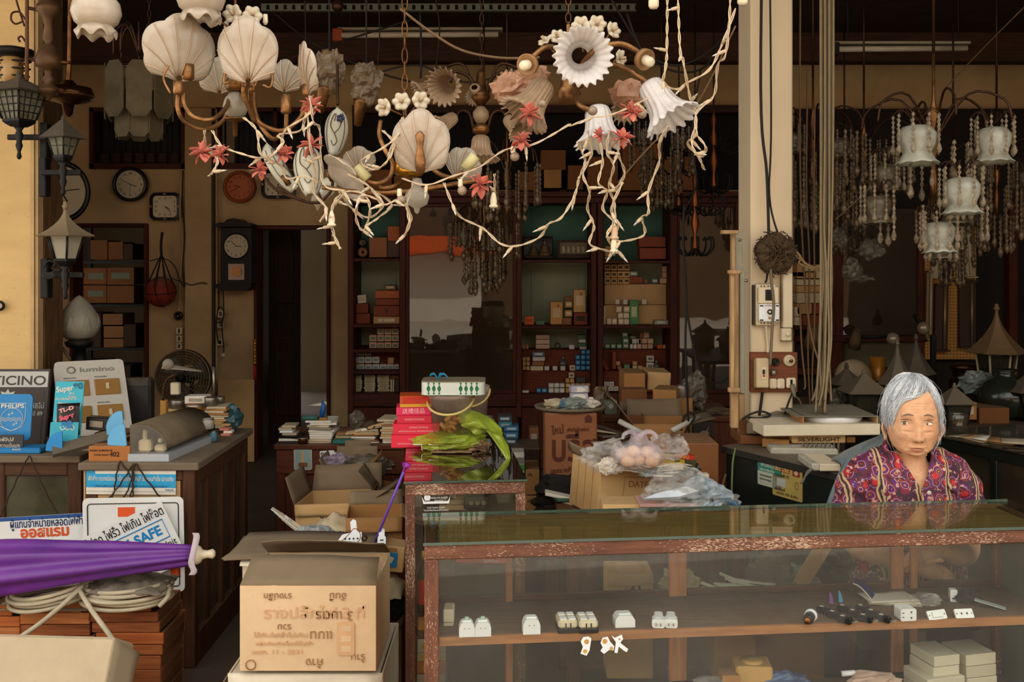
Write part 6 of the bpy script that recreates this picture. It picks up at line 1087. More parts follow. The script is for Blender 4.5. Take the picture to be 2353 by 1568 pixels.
mb=MB();M,w,h=pxbox(mb,1338,1352,1100,1160,3.82,.012,.002,roll=18);one(mb,'leaning_board',DKW,'dark slat leaning in the heap','slat')
TC=card('reddish tall carton',(152,98,64),dust=.2);d=4.6;t=tg('tall_carton','tall reddish carton with big dark Thai lettering','carton',P(1310,ZF(4.6),4.6))
a=P(1252,950,d);c=P(1372,950,d);w=c.x-a.x;h=a.z;M=MT(((a.x+c.x)/2,d,0));pt(MB().box((0,.13,h/2),(w,.26,h),M,.006),'body',TC,t)
FR_=fc(((a.x+c.x)/2,d-.001,0));zz=lambda py:P(1300,py,d).z
DB=mat('dark brown print',(58,36,28),.8);GB=mat('grey brown print',(120,84,58),.8)
for s_,px,py,hh,ww,mm,ro in(('ใหม่',1282,990,.036,.055,DB,6),('เพื่อเนื้อผ้ายุคใหม่',1328,988,.016,.10,DB,2),('บรีส',1318,1034,.125,.205,DB,0),('ดูสะอาด คนชื่นสะอาดล้ำลึก',1312,1080,.022,.19,DB,5),('ศ.ศ.',1268,1125,.012,.03,DB,0)):text(s_,FR_@MT((P(px,py,d).x-(a.x+c.x)/2,zz(py),.0004))@RZ(ro),hh,mm,t,w=ww,depth=.0004,bold=.03)
mb=MB();qx=P(1352,962,d);mb.prism([(-.016,-.02),(.016,-.02),(.016,.0),(.022,.0),(0,.02),(-.022,.0),(-.016,0)],.0006,fc(qx+V(0,-.001,0)));pt(mb,'printed_house',DB,t)
q=V((a.x+c.x)/2+.005,d+.12,h);t=tg('round_tray','round wooden tray with clutter on the tall carton','tray',q);pt(MB().lathe([(.14,.0),(.168,.006),(.172,.02),(.166,.02),(.14,.008),(.001,.008)],40,MT(q)@MD((1,.85,1,1)),cap=False),'tray_dish',mat('grey brown tray',(120,104,82),.6,dust=.5),t)
for k,(u,v,r_,sq,m_,l) in enumerate(((-.07,-.03,.04,(1.4,.9,.6),PPR,'brown paper wad on the round tray'),(.0,-.04,.05,(1.3,.8,.65),flm('greenish film',(150,160,150),.6,.2,.7),'greenish plastic packet on the round tray'),(-.04,-.05,.022,(1,1,.9),mat('dull blue packet',(80,120,150),.5),'little blue packet on the round tray'),(.09,.0,.04,(1.2,.9,.6),PPW,'white paper wad on the round tray'))):one(crm(q+V(u,v,.03),r_,sq,150+k,.4,18),'tray_wad' if k!=2 else 'blue_packet',m_,l,'clutter')
for k in range(2):o_=one(MB().box((0,0,0),(.085,.06,.032),MT(q+V(.04,.01,.062+.034*k))@RZ(8*k),.004),'soap_box',mat('white and violet box',(190,184,196),.5),('lower white and violet box on the round tray','upper white and violet box on the round tray')[k],'box');pt(MB().prism([(.032*cos(i*PI/8),.012*sin(i*PI/8)) for i in range(16)],.0008,fc(q+V(.04,-.021,.062+.034*k))),'printed_oval',PPW,o_)
mb=MB();M,w,h=pxbox(mb,1391,1418,922,953,4.9,.06,.002);o_=one(mb,'bulb_box',mat('grey green bulb box',(150,158,140),.6),'grey green bulb box with a round print on the sideboard','box');pt(MB().prism(circ(.012,16),.0008,fc(P(1404,934,4.898))),'printed_bulb',PPW,o_);text('bticino',fc(P(1404,926,4.898)),.008,PPW,o_)
one(crm(P(1382,918,5.0),.05,(.9,.8,1.3),161),'brown_jug',mat('brown jug',(110,86,60),.5),'brown crumpled wrapper beside the bulb box','wrapper')
SBZ=P(1500,957,5.2).z;a=P(1386,957,5.2);c=P(1700,957,5.2);t=tg('sideboard','reddish sideboard behind the heap with a pasted photograph','sideboard',V((a.x+c.x)/2,5.4,0))
bpt(t,'top_board',DSKX,a.x,c.x,5.19,5.7,SBZ-.03,SBZ);bpt(t,'front_panel',DSK,a.x,c.x,5.2,5.22,0,SBZ-.03);bpt(t,'side_panel',DSK,a.x,a.x+.02,5.22,5.7,0,SBZ-.03);bpt(t,'side_panel',DSK,c.x-.02,c.x,5.22,5.7,0,SBZ-.03)
t,M,w,h=sign('pasted_photograph','dark pasted photograph with pale shapes on the sideboard',1617,986,48,36,5.19,2,mat('dark photo',(50,40,32),.5),.002,.001);pt(MB().prism([(-.03,.01),(.03,.012),(.02,.03),(.03,.06),(.012,.03),(-.01,.032)],.0005,M,.0005),'pale_shape',mat('pale photo',(150,134,104),.5),t)
pbox(1434,1483,858,902,5.35,CDB,'orange brown carton at the back, left of a pair',dep=.25,name='carton',roll=0);pbox(1487,1540,856,898,5.40,CDL,'orange carton tilted at the back, right of a pair',dep=.25,name='carton',roll=3)
pbox(1428,1487,896,956,5.22,CDD,'brown carton below the pair at the back',dep=.12,name='carton');pbox(1500,1554,896,943,5.1,CDB,'orange carton with a darker side on the heap of cartons',dep=.2,name='carton',yaw=-16);pbox(1512,1554,943,956,5.12,CDL,'flat orange carton under the orange one',dep=.2,name='carton');pbox(1556,1592,915,956,5.15,CDB,'brown carton under the steel can',dep=.12,name='carton')
can(1566,885,914,22,5.2,'steel can with a pale body on the brown carton',mat('pale grey can',(170,164,148),.35,.4))
one(crm(P(1596,900,5.25),.075,(.9,.8,1.3),171,.5,24),'plastic_bag',flm('grey brown sheet',(110,98,80),.75,.4,.6),'grey brown plastic sheet crumpled beside the steel can','sheet')
carton(1455,1590,975,1016,4.7,.25,'wide open carton with raised flaps above the heap',CDB,flaps=(('B',62,.09),('L',50,.16),('F',-75,.10),('R',10,.12)))
carton(1432,1480,955,1000,4.9,.15,'narrow upright carton behind the open one',CDD,flaps=(('B',70,.05),))
o_=pbox(1495,1592,1013,1046,4.62,card('lamp carton',(186,112,56)),'long orange carton printed LAMP below the open one',dep=.2,name='carton');text('T LAMP',fc(P(1545,1022,4.617)),.018,INKB,o_);pt(MB().prism([(-.012,.008),(.012,.008),(.0,-.008)],.0006,fc(P(1577,1023,4.617))),'printed_glass',INKB,o_)
mb=MB();q=P(1540,1100,4.62);mb.box((0,.1,0),(.24,.2,.22),MT((q.x,4.64,P(1,1046,4.62).z-.112)),.004);one(mb,'carton',CDD,'plain carton supporting the LAMP carton','carton')
for k in range(5):mb=MB();q=P(1395+7*k,985+8*k,4.75);mb.box((0,0,0),(.16,.05,.008),MT(q)@RY(18-8*k)@RZ(15*k),.002);one(mb,'flat_fitting',(mat('dark grey scrap',(84,72,58),.8),PPR,RAG,PPW,CDD)[k],'flat scrap piled left of the open carton, '+ORDW[k]+' from the top','scrap','scraps left of the open carton')
one(MB().tube([P(1422,968,4.6),P(1480,998,4.55)],.013,8),'fluorescent_tube',mat('frosted tube',(210,204,190),.4),'dusty fluorescent tube end lying on the open carton','tube');one(MB().tube([P(1545,990,4.55),P(1608,958,4.65)],.013,8),'fluorescent_tube',mat('frosted tube',(210,204,190),.4),'dusty fluorescent tube leaning right of the open carton','tube')
one(crm(P(1640,950,5.3),.06,(2.2,.9,.5),172,.5,24),'paper_scrap',mat('brown litter',(104,84,60),.9,v=.4,bump=.5),'brown paper litter on the sideboard','paper')
can(1607,1042,1075,30,4.2,'white tin lying behind the magazines',mat('white tin',(200,196,184),.4));pbox(1588,1606,1072,1110,4.0,WHT,'white box end beside the magazines, nearer',dep=.1,prt=(60,130,160));pbox(1608,1630,1090,1130,4.0,WHT,'white box end beside the magazines, farther',dep=.1,prt=(60,110,160))
mb=MB();q=P(1610,1130,4.0);mb.box((0,0,0),(.16,.25,.28),MT((q.x,4.16,.75)),.004);one(mb,'carton',CDD,'dark carton behind the white box ends','carton')
for k,(x0,x1,y0,y1,c) in enumerate(((1143,1177,956,970,(60,60,60)),(1145,1176,971,984,(70,140,150)),(1158,1192,980,992,BLU),(1158,1191,995,1008,BLU),(1157,1190,1009,1022,(40,60,70)),(1112,1150,1005,1022,(40,50,54)),(1152,1190,1024,1042,CDB))):pbox(x0,x1,y0,y1,5.6-.03*k,c,('dark box on the blue stack behind the counter','teal box on the blue stack behind the counter','upper bright blue box behind the counter','lower bright blue box behind the counter','blue black box under the bright blue ones','dark flat box beside the blue stack','tan box carrying the blue stack')[k],dep=.12,prt=(170,190,190) if k<5 else None)
can(1122,956,985,24,5.5,'white jar with a grey label behind the bucket',mat('white jar',(190,184,170),.4));pbox(1216,1238,985,1030,5.6,CDD,'dark red and grey box upright behind the counter',dep=.1,prt=(150,140,120))
o_=pbox(1168,1205,1040,1090,5.0,WHT,'white and green printed box behind the counter',dep=.12);pt(PX(1170,1204,1052,1066,4.997,.002,0),'grey_band',pcol((120,120,110)),o_);pt(PX(1169,1205,1068,1082,4.997,.002,0),'green_band',pcol((60,150,50)),o_)
for k,(y0,y1) in enumerate(((1080,1138),(1140,1200))):o_=pbox(1208,1240,y0,y1,5.0,CDB,('upper brown carton with arrows beside the tall carton','lower brown carton with arrows beside the tall carton')[k],dep=.25,name='carton');text('↑',fc(P(1218,y0+16,4.997)),.03,INKB,o_)
one(PX(1150,1250,1200,ZF(5.0),5.0,.3,.004),'carton',CDD,'dark carton at the bottom beside the tall carton','carton');mb=MB();M,w,h=pxbox(mb,1110,1242,1031,ZF(5.3),5.32,.3,.006);one(mb,'low_cupboard',DKW,'dark low cupboard under the blue boxes','cupboard')
o_,M,w,h=carton(1640,1735,1376,1560,3.13,.15,'low brown carton with upside down lettering behind the counter glass',CDB,flaps=());text('ขวด 30',M@frm((0,-.002,h*.62),(1,0,0),(0,0,1))@RZ(180),.03,INKB,o_)
o_,M,w,h=carton(1395,1500,1318,1560,3.16,.13,'pale carton marked with a large A behind the counter glass',CDL,flaps=(('F',-30,.05),));text('A',M@frm((.02,-.002,h*.85),(1,0,-.2),(.2,0,1)),.06,INKB,o_)
one(MB().box(P(1800,1470,3.2),(.22,.14,.26),None,.004),'carton',CDD,'dark carton below the bags behind the counter glass','carton')
for k in range(12):q=P(1690+ru(-35,35),1366-2.6*k,3.17);one(MB().box((0,0,0),(ru(.08,.16),.012,.007),MT(q)@RZ(ru(-30,30))@RY(ru(-14,24)),.001),'white_stick',WHP,'white plastic strip in the heap behind the glass, '+('lower' if k<4 else 'middle' if k<8 else 'upper')+' part','strip','white strips behind the glass')
for k,(px,py,r_,m_,l) in enumerate(((1770,1325,.07,FDARK,'smoky bag behind the counter glass beside the white strips'),(1835,1345,.06,FGREY,'grey bag behind the counter glass near the person'),(1560,1345,.055,PPR,'brown paper wad behind the counter glass'))):one(crm(P(px,py,3.2),r_,(1.1,.7,1),400+k,.45,22),'stored_bag' if k<2 else 'paper_wad',m_,l,'bag' if k<2 else 'wad')
one(MB().box(P(1868,1296,3.16),(.05,.006,.16),MT(P(1868,1296,3.16))@RY(32)@MT(-P(1868,1296,3.16)),.001),'cardboard_strip',CDL,'slanting cardboard strip behind the counter glass','cardboard')
o_=pbox(1045,1165,1282,1296,2.91,mat('orange lamp box',(206,120,84),.5),'flat orange box lettered lumino under the counter top',dep=.02);text('lumino',fc(P(1128,1289,2.908)),.012,PPW,o_)
# == pillar fittings
PY=COLY
OLDW=mat('yellowed white casing',(222,206,172),.45,v=.1,sc=6,spots=.1,orv=.03)
t=tg('wall_controller','white electric controller box with a dial on the pillar','controller',P(1761,748,PY));d=PY-.03
pt(PX(1730,1783,655,748,PY-.022,.022,.002),'back_plate',mat('olive dark plate',(70,60,44),.5),t)
pt(PX(1737,1783,654,748,PY-.034,.014,.003),'terminal_strip',OLDW,t)
pt(PX(1743,1790,660,698,PY-.055,.024,.004),'upper_cover',OLDW,t);pt(PX(1744,1791,699,739,PY-.06,.028,.002),'lower_cover',WHP,t)
pt(PX(1759,1779,666,691,PY-.058,.004,.001),'dark_window',BKP,t)
pt(MB().lathe([(.011,0),(.011,.006),(.007,.007),(.006,.014),(.001,.014)],20,fc(P(1769,717,PY-.06)),cap=False),'dial_knob',BKP,t);pt(MB().prism(circ(.0055,14),.002,fc(P(1769,717,PY-.0745))),'dial_cap',OLDW,t)
text('LAMINE',fc(P(1766,703,PY-.0605)),.006,mat('dull red ink',(150,60,40),.6),t,w=.045);pt(PX(1766,1772,728,734,PY-.064,.005,.001),'push_button',mat('tan button',(170,140,100),.5),t)
for y in(658,743):
 for x in(1749,1756,1765,1771):pt(MB().prism(circ(.003,8),.001,fc(P(x,y,PY-.0345))),'screw_hole',BKP,t)
for x0,x1 in((1746,1754),(1783,1790)):
 for y in(703,736):pt(PX(x0,x1,y-1.5,y+1.5,PY-.0612,.001,0),'dark_mark',BKP,t)
t=tg('starter_casing','long pale starter casing with a round knob on the pillar','casing',P(1806,785,PY))
pt(PX(1794,1822,630,785,PY-.012,.012,.002),'back_channel',mat('brown channel',(130,100,72),.6),t);pt(PX(1800,1822,627,754,PY-.045,.035,.004),'long_cover',OLDW,t);pt(PX(1797,1820,755,784,PY-.043,.033,.004),'end_cover',OLDW,t)
pt(MB().lathe([(.009,0),(.009,.01),(.007,.012),(.001,.012)],16,fc(P(1810,768,PY-.043)),cap=False),'round_knob',OLDW,t)
t=tg('switch_board','red brown wooden switch board with sockets and a breaker on the pillar','switch board',P(1778,902,PY));pt(PX(1724,1833,810,902,PY-.022,.022,.003),'wooden_board',wood('red brown board',(140,82,52),(108,60,38),0,r=.5),t)
pt(PX(1733,1742,826,892,PY-.04,.018,.002),'breaker_side',mat('beige casing',(176,150,112),.5),t);bk_=pt(PX(1738,1767,824,892,PY-.06,.038,.004),'breaker_cover',mat('warm beige casing',(206,184,144),.45),t);pt(PX(1750,1760,845,872,PY-.064,.005,.001),'breaker_plate',OLDW,bk_);pt(PX(1753,1758,850,860,PY-.07,.008,.001),'breaker_toggle',BKP,bk_);pt(PX(1753,1758,861,867,PY-.067,.004,.001),'red_mark',mat('red mark',(180,60,40),.5),bk_)
def rsock(px,py,r,m,nm,deep=.012):
 rr=S(r,PY);pt(MB().lathe([(rr,0),(rr,.008),(rr*.8,.018),(rr*.62,.020),(rr*.55,.010),(rr*.42,.024),(rr*.30,.026),(rr*.25,.012),(.001,.012)],28,fc(P(px,py,PY-.022)),cap=False),nm,m,t)
rsock(1813,829,13.5,OLDW,'lamp_holder');pt(MB().lathe([(.006,.0),(.007,.02),(.001,.02)],12,fc(P(1816,829,PY-.035)),cap=False),'brass_contact',BRS,t);rsock(1781,832,9,BKP,'black_socket')
for k,(x0,x1,y0,y1,m_,nm) in enumerate(((1772,1785,850,862,STL,'clear_fuse'),(1769,1786,871,894,OLDW,'rocker_switch'),(1787,1804,871,894,CRP,'wired_socket'),(1808,1830,869,893,CRP,'plug_socket'))):s_=pt(PX(x0,x1,y0,y1,PY-.042,.02,.005),nm,m_,t);pt(PX((x0+x1)/2-2.5,(x0+x1)/2+2.5,y0+4,y1-5,PY-.046,.006,.001),'toggle',OLDW if k!=3 else BKP,s_)
q=P(1820,884,PY-.05);t=tg('power_plug','grey plug with a cord in the switch board socket','plug',q);pt(MB().lathe([(.010,0),(.011,.02),(.006,.045),(.004,.055)],12,MT(q)@RX(160)@RY(8)),'body',mat('grey plug',(120,110,92),.5),t);pt(MB().tube(pxp([(1822,898,-.06),(1824,908,-.06),(1836,918,-.05),(1842,935,-.03),(1842,960,0)],PY),.004,6),'cord',mat('grey brown cord',(110,98,78),.7),t)
for k,(pts,r_,m_,l) in enumerate((([(1752,902,-.01),(1749,925,-.02),(1745,955,-.02)],.006,WIREB,'dark cable leaving the switch board downwards'),([(1822,900,-.05),(1812,925,-.04),(1802,955,-.02)],.004,WIREB,'thin dark cable slanting down from the plug'),([(1760,748,-.02),(1762,775,-.012),(1764,795,-.01),(1764,812,-.015)],.006,OLDW,'pale cable between the controller and the switch board'),([(1766,600,-.03),(1762,640,-.03),(1758,650,-.03)],.004,WIREB,'short cable into the controller'),([(1768,560,-.08),(1772,640,-.09),(1778,700,-.09),(1774,760,-.09),(1770,840,-.09)],.006,mat('grey brown cord',(110,98,78),.7),'long grey cord hanging in front of the controller'),([(1757,-480,-.05),(1748,200,-.05),(1762,400,-.06),(1767,560,-.08)],.006,WIREB,'long dark cord down the pillar to the twig nest'),([(1764,-480,-.03),(1772,250,-.04),(1768,450,-.05),(1790,545,-.06)],.004,WIREB,'thin dark cord beside the long one on the pillar'))):one(MB().tube(pxp(pts,PY,6),r_,6),'pillar_cable',m_,l,'cable')
q=P(1781,582,PY-.06);t=tg('twig_nest','round nest of dark twigs hung on the pillar','nest',P(1781,634,PY-.06));rr=S(50,PY)
TW=mat('dark dry twigs',(84,64,42),.9,v=.5,sc=60,bump=.5);
mb=MB();
mb.lathe([(.001,.035),(rr*.5,.045),(rr*.85,.03),(rr*.93,0),(rr*.8,-.03),(.001,-.03)],30,fc(q),lambda th,i,m:(1+.05*sin(th*5),.012*sin(th*9+i)),cap=False);pt(mb,'nest_core',TW,t)
random.seed(31);mb=MB();M=fc(q)
for k in range(420):
 r0=rr*math.sqrt(random.random())*1.0;a=ru(0,6.28);z=.045*cos(min(1,r0/rr)*1.4)+ru(-.004,.010);l=ru(.008,.022);b=a+PI/2+ru(-.8,.8)
 p0=V(r0*cos(a),r0*sin(a),z);p1=p0+V(l*cos(b),l*sin(b),ru(-.004,.006));mb.tube([M@p0,M@((p0+p1)/2+V(0,0,.004)),M@p1],ru(.0018,.0034),4)
pt(mb,'twigs',TW,t,kind='stuff')
pt(MB().tube(pxp([(1790,555),(1815,565),(1835,585),(1850,605),(1872,615),(1890,612)],PY-.08,6),.006,6),'tie_straw',mat('pale straw',(150,120,80),.9),t);pt(MB().tube(pxp([(1818,570),(1832,592),(1842,596),(1836,604),(1860,616),(1888,622)],PY-.085,6),.004,6),'tie_straw',mat('pale straw',(150,120,80),.9),t)
GW=wood('pale worn gate wood',(190,154,108),(140,108,74),2,r=.6);t=tg('folding_gate','pale worn wooden gate posts folded beside the pillar','gate',P(1690,980,4.12))
for k,(x0,x1,y0,y1,dd,m_) in enumerate(((1681,1690,533,630,4.1,GW),(1690,1706,532,628,4.14,mat('grey painted steel',(150,144,124),.5,v=.2)),(1679,1688,622,905,4.08,GW),(1688,1698,622,905,4.13,GW),(1700,1712,622,905,4.15,mat('grey painted steel',(150,144,124),.5,v=.2)),(1680,1697,902,985,4.1,GW),(1698,1712,905,1000,4.16,GW))):pt(PX(x0,x1,y0,y1,dd,.03,.003),'gate_stile',m_,t)
for k,(x0,x1,y0,y1) in enumerate(((1658,1698,529,538),(1674,1702,621,630),(1675,1702,892,903))):pt(PX(x0,x1,y0,y1,4.06,.03,.003),'gate_rail',GW,t)
for(x,y) in((1699,552),(1714,645)):pt(MB().lathe([(.007,0),(.007,.006),(.001,.008)],12,fc(P(x,y,4.06)),cap=False),'bolt_head',STL,t)
CB=mat('grey brown sheathing',(138,120,88),.6,v=.25,sc=20)
for k in range(13):
 x=1886+k*2.2;dd=4.0+.012*(k%4);lo=950-(k%3)*14
 pts=[(1884+k*2.6,-500),(1886+k*2.4,250),(x+2*sin(k),500),(x+4*sin(k*2),640),(x-4*sin(k*1.3)-2,780),(x-8+6*sin(k*1.9),880),(x-12+12*sin(k*2.4),lo)]
 one(MB().tube(pxp(pts,dd,5),.0048,6),'hanging_cable',CB,'grey brown cable in the tall hanging bundle, '+ORDW[k%10]+(' strand' if k<10 else ' extra strand'),'cable','cables in the tall bundle')
for k,(pts,l) in enumerate((([(1842,-440,.3),(1838,300,.3),(1846,600,.3),(1862,760,.2),(1892,860,.1),(1906,905,.05)],'slack cable swinging across to the tall bundle'),([(1856,160,.4),(1853,420,.4),(1860,620,.4),(1856,800,.4),(1862,950,.4)],'thin brown cord hanging left of the tall bundle'),([(1872,250,.4),(1870,500,.4),(1872,700,.4),(1866,870,.4),(1870,950,.4)],'thin brown cord close to the tall bundle'),([(1838,700,.3),(1842,800,.3),(1850,880,.3),(1847,895,.3)],'thin cord ending in a little plug near the switch board'),([(1920,505,.5),(2000,430,.6),(2040,380,.7)],'pale tape slanting up to the crystal chandelier'),([(2170,205,1.0),(2260,110,.6),(2380,-10,0)],'pale cord slanting up at the top corner'))):one(MB().tube(pxp(pts,4.0,6),.004 if k<4 else .003,6),'slack_cord',mat('brown cord',(120,92,62),.8),l,'cord')
for k,(pts,l) in enumerate((([(1572,470),(1570,560),(1577,680),(1575,800),(1580,930),(1583,1010),(1580,1040)],'dark cable hanging before the glass panel'),([(1576,700),(1590,780),(1604,840),(1620,860)],'thin cable drooping to the sideboard'),([(1620,870),(1650,880),(1680,862),(1690,850)],'thin cable sagging to the gate'),([(1565,990),(1572,960),(1586,948),(1596,960),(1582,980),(1570,1010),(1578,1040)],'loop of dark wire over the open carton'),([(1690,1030,-.9),(1684,1060,-.95),(1682,1100,-1.0),(1681,1140,-1.0)],'green cord hanging before the black cabinet'),([(1668,1090,-.7),(1662,1110,-.7),(1656,1150,-.7)],'pale tied cord hanging beside the black cabinet'))):one(MB().tube(pxp(pts,4.6,6),.005 if k<4 else .0035,6),'slack_cord',(WIREB if k<4 else(mat('green cord',(110,120,70),.6) if k==4 else mat('brown cord',(120,92,62),.8))),l,'cord')
q=P(1681,1145,3.6);one(MB().lathe([(.010,-.012),(.007,-.002),(.009,.008),(.004,.014)],12,MT(q)),'cord_pull',CRP,'cream pull at the end of the green cord','pull')
# == black cabinet and its stack
BLK=mat('black green lacquer',(28,34,30),.32,v=.35,sc=4,spec=.5,dust=.15);TZ=.872
A_,B_=V(.876,4.08,0),V(1.20,3.50,0);e_=(B_-A_).normalized();n_=V(-e_.y,e_.x,0);
def slab(t,name,m,s0,s1,n0,n1,z0,z1,b=.003):
 mb=MB();M=Matrix(((e_.x,n_.x,0,A_.x),(e_.y,n_.y,0,A_.y),(0,0,1,0),(0,0,0,1)));mb.box(((s0+s1)/2,(n0+n1)/2,(z0+z1)/2),(s1-s0,n1-n0,z1-z0),M,b);return pt(mb,name,m,t)
L_=(B_-A_).length;t=tg('black_cabinet','black lacquered cabinet with pasted notices beside the seated person','cabinet',(A_+B_)/2)
slab(t,'cabinet_top',mat('dusty black top',(44,42,36),.5,dust=.6),-.02,L_,-.01,.31,TZ-.03,TZ);slab(t,'side_face',BLK,0,L_,0,.02,0,TZ-.03);slab(t,'back_face',BLK,0,L_,.28,.30,0,TZ-.03);slab(t,'end_face',BLK,L_-.02,L_,.02,.28,0,TZ-.03);slab(t,'end_face',BLK,0,.02,.02,.28,0,TZ-.03)
def snote(name,label,s,z,w,h,m):
 q=A_+e_*s+n_*-.001;M=frm((q.x,q.y,z),e_,(0,0,1));t=tg(name,label,'notice',V(q.x,q.y,z-h/2));pt(MB().prism(rrect(w,h,.006,3),.0015,M),'sheet',m,t);return t,M@MT((0,-h/2,.0012))
def s_at(px):
 k=(px-CX)/F;return(k*A_.y-A_.x)/(e_.x-k*e_.y)
s1=s_at(1769);dA=A_.y+e_.y*s1;t,M=snote('green_notice','pale notice with a green head on the black cabinet',s1,P(0,1090,dA).z,.13,.10*1.0,mat('pale notice',(186,190,170),.6));w,h=.13,.10;pch(t,M,0,1,.55,1,w,h,mat('sea green print',(50,130,110),.5));ptx(t,M,'ฟรีเงื่อนไข',.5,.82,w,h,.016,PPW,w*.7);ptx(t,M,'บริการติดตั้ง',.4,.62,w,h,.010,PPW,w*.6);ptx(t,M,'รับประกันคุณภาพ',.35,.40,w,h,.008,INKB,w*.5);ptx(t,M,'สินค้ามาตรฐาน',.35,.25,w,h,.008,INKB,w*.5)
s1=s_at(1810);dA=A_.y+e_.y*s1;t,M=snote('yellow_notice','yellowish rounded notice headed DEE DEE on the black cabinet',s1,P(0,1108,dA).z,.155,.125,mat('mustard notice',(196,170,92),.6));w,h=.155,.125;pch(t,M,.05,.58,.76,.95,w,h,mat('brick red print',(170,66,40),.5));ptx(t,M,'DEE DEE',.32,.855,w,h,.019,mat('mustard notice',(196,170,92),.6),w*.48,bold=.04,z=.0022);pch(t,M,.68,.92,.72,.94,w,h,mat('brick red print',(170,66,40),.5));pt(MB().prism([((.80-.5)*w-.011,.83*h),((.80-.5)*w,.83*h+.011),((.80-.5)*w+.011,.83*h),((.80-.5)*w,.83*h-.011)],.0005,M,.0014),'printed_diamond',PPR,t);ptx(t,M,'วงจรไฟฟ้า 52',.32,.64,w,h,.012,INKB,w*.5);pch(t,M,.15,.45,.32,.56,w,h,LGREY);pt(MB().tube([M@V((.82-.5)*w+.008*cos(i*PI/8),.45*h+.014*sin(i*PI/8),.0015) for i in range(16)],.0008,4,close=True),'printed_oval',INKB,t);ptx(t,M,'ผลิตภัณฑ์',.25,.22,w,h,.012,INKB,w*.35);ptx(t,M,'บริษัท ดีดี จำกัด',.5,.10,w,h,.010,INKB,w*.7)
def flat(name,label,x0,x1,y0,y1,d,dep,m,cat='carton',yaw=0):return pbox(x0,x1,y0,y1,d,m,label,dep=dep,name=name,cat=cat,yaw=yaw)
flat('carton','dark flattened carton at the bottom of the lamp stack',1702,1760,1002,1022,4.10,.2,CDD);flat('carton','orange carton under the SILVERLIGHT carton',1752,1812,1010,1030,4.02,.2,CDB,yaw=-22);flat('carton','brown carton over the orange one in the lamp stack',1760,1822,998,1012,4.05,.22,CDD,yaw=-20)
o_=flat('lamp_carton','narrow buff carton lettered SILVERLIGHT',1820,1944,1000,1019,4.0,.22,CDL,yaw=2);text('SILVERLIGHT',fc(P(1882,1010.5,3.996),yaw=2),.016,INKB,o_,w=S(98,4.0))
flat('carton','small orange carton between the long ones',1836,1860,1019,1030,4.02,.1,CDB);flat('carton','brown carton end right of the SILVERLIGHT carton',1945,1966,1004,1018,4.04,.18,CDB)
flat('long_carton','long white carton across the lamp stack',1752,2027,976,1002,3.96,.26,CARDW,yaw=4);flat('carton','grey sided carton left of the long white one',1716,1752,974,998,4.08,.24,card('grey brown carton',(120,106,86)),yaw=-14)
flat('carton','dusty dark carton at the back of the lamp stack',1700,1722,966,1000,4.15,.2,CDD);
d=3.98;t=tg('ring_lamp_carton','open flat carton with a white ring lamp inside on top of the stack','carton',P(1930,978,d));GT=mat('dusty grey green card',(116,116,98),.8,dust=.4)
a,c=P(1845,982,d),P(2018,982,d);z0=P(0,979,d).z;z1=P(0,956,d).z
bpt(t,'carton_base',CDL,a.x,c.x,d,d+.3,z0,z0+.004,0);bpt(t,'carton_lid',GT,a.x-.03,c.x,d-.002,d+.32,z1-.004,z1,0);bpt(t,'carton_side',CDB,a.x,a.x+.004,d,d+.3,z0,z1,0);bpt(t,'carton_side',CDL,c.x-.004,c.x,d,d+.3,z0,z1,0);bpt(t,'carton_back',CDB,a.x,c.x,d+.296,d+.3,z0,z1,0)
q=V((a.x+c.x)/2-.005,d+.135,(z0+z1)/2);t=tg('ring_lamp','round white fluorescent ring inside the open carton','lamp',q+V(0,0,-.014));pt(MB().tube([q+V(.118*cos(i*PI/24),.118*sin(i*PI/24),0) for i in range(48)],.0165,12,close=True),'glass_ring',mat('white lamp glass',(236,236,230),.25,v=.03),t);pt(MB().box(q+V(.0,.118,0),(.03,.03,.028),b=.004),'lamp_cap',OLDW,t)
flat('carton','grey dusty carton lying left behind the ring lamp',1755,1840,957,972,4.15,.2,GT);one(crm(P(1800,958,4.2),.04,(2.0,1,.5),181,.4,18),'paper_wad',RAG,'dusty wad on the grey carton beside the pillar','wad')
one(MB().tube(pxp([(1705,965),(1725,952),(1750,946),(1770,955),(1740,962),(1715,958)],4.12,6),.005,6),'cable_loop',WIREB,'dark cable loop on the stack beside the pillar','cable')
q=osh(1810,1058,TZ);t=tg('circuit_board','old white terminal board with grey coils on the cabinet edge','board',q+V(.1,0,0));M=MT(P(1788,1046,3.93))@RZ(-6);pt(MB().box((.10,.06,.012),(.26,.14,.034),M,.006),'ceramic_base',mat('chipped ceramic',(196,188,166),.6,v=.25,sc=20,spots=.3),t)
for k in range(9):pt(MB().tube([M@V(.10+.017*k+.004*cos(a),.02+.03*sin(a)*0+.012*cos(a),.034+.014*sin(a)) for a in[i*PI/5 for i in range(10)]],.0035,5,close=True),'coil_turn',mat('grey coil wire',(110,102,88),.6),t)
pt(MB().tube(pxp([(1840,1055),(1848,1068),(1865,1070)],3.9,5),.003,5),'lead',WIREB,t)
t=tg('ballast_box','white ballast box with bare wires jutting out','ballast',P(1900,1084,3.75));pt(PX(1884,1932,1067,1084,3.56,.2,.003),'box',OLDW,t);pt(PX(1866,1884,1066,1083,3.56,.18,.004),'end_cap',mat('chipped ceramic',(196,188,166),.6,v=.25,sc=20,spots=.3),t)
for k in range(3):pt(MB().tube(pxp([(1868,1078),(1855,1090-3*k),(1846,1102+k*2),(1843-2*k,1106+3*k)],3.55,5),.0035,5),'bare_wire',mat('grey coil wire',(110,102,88),.6),t)
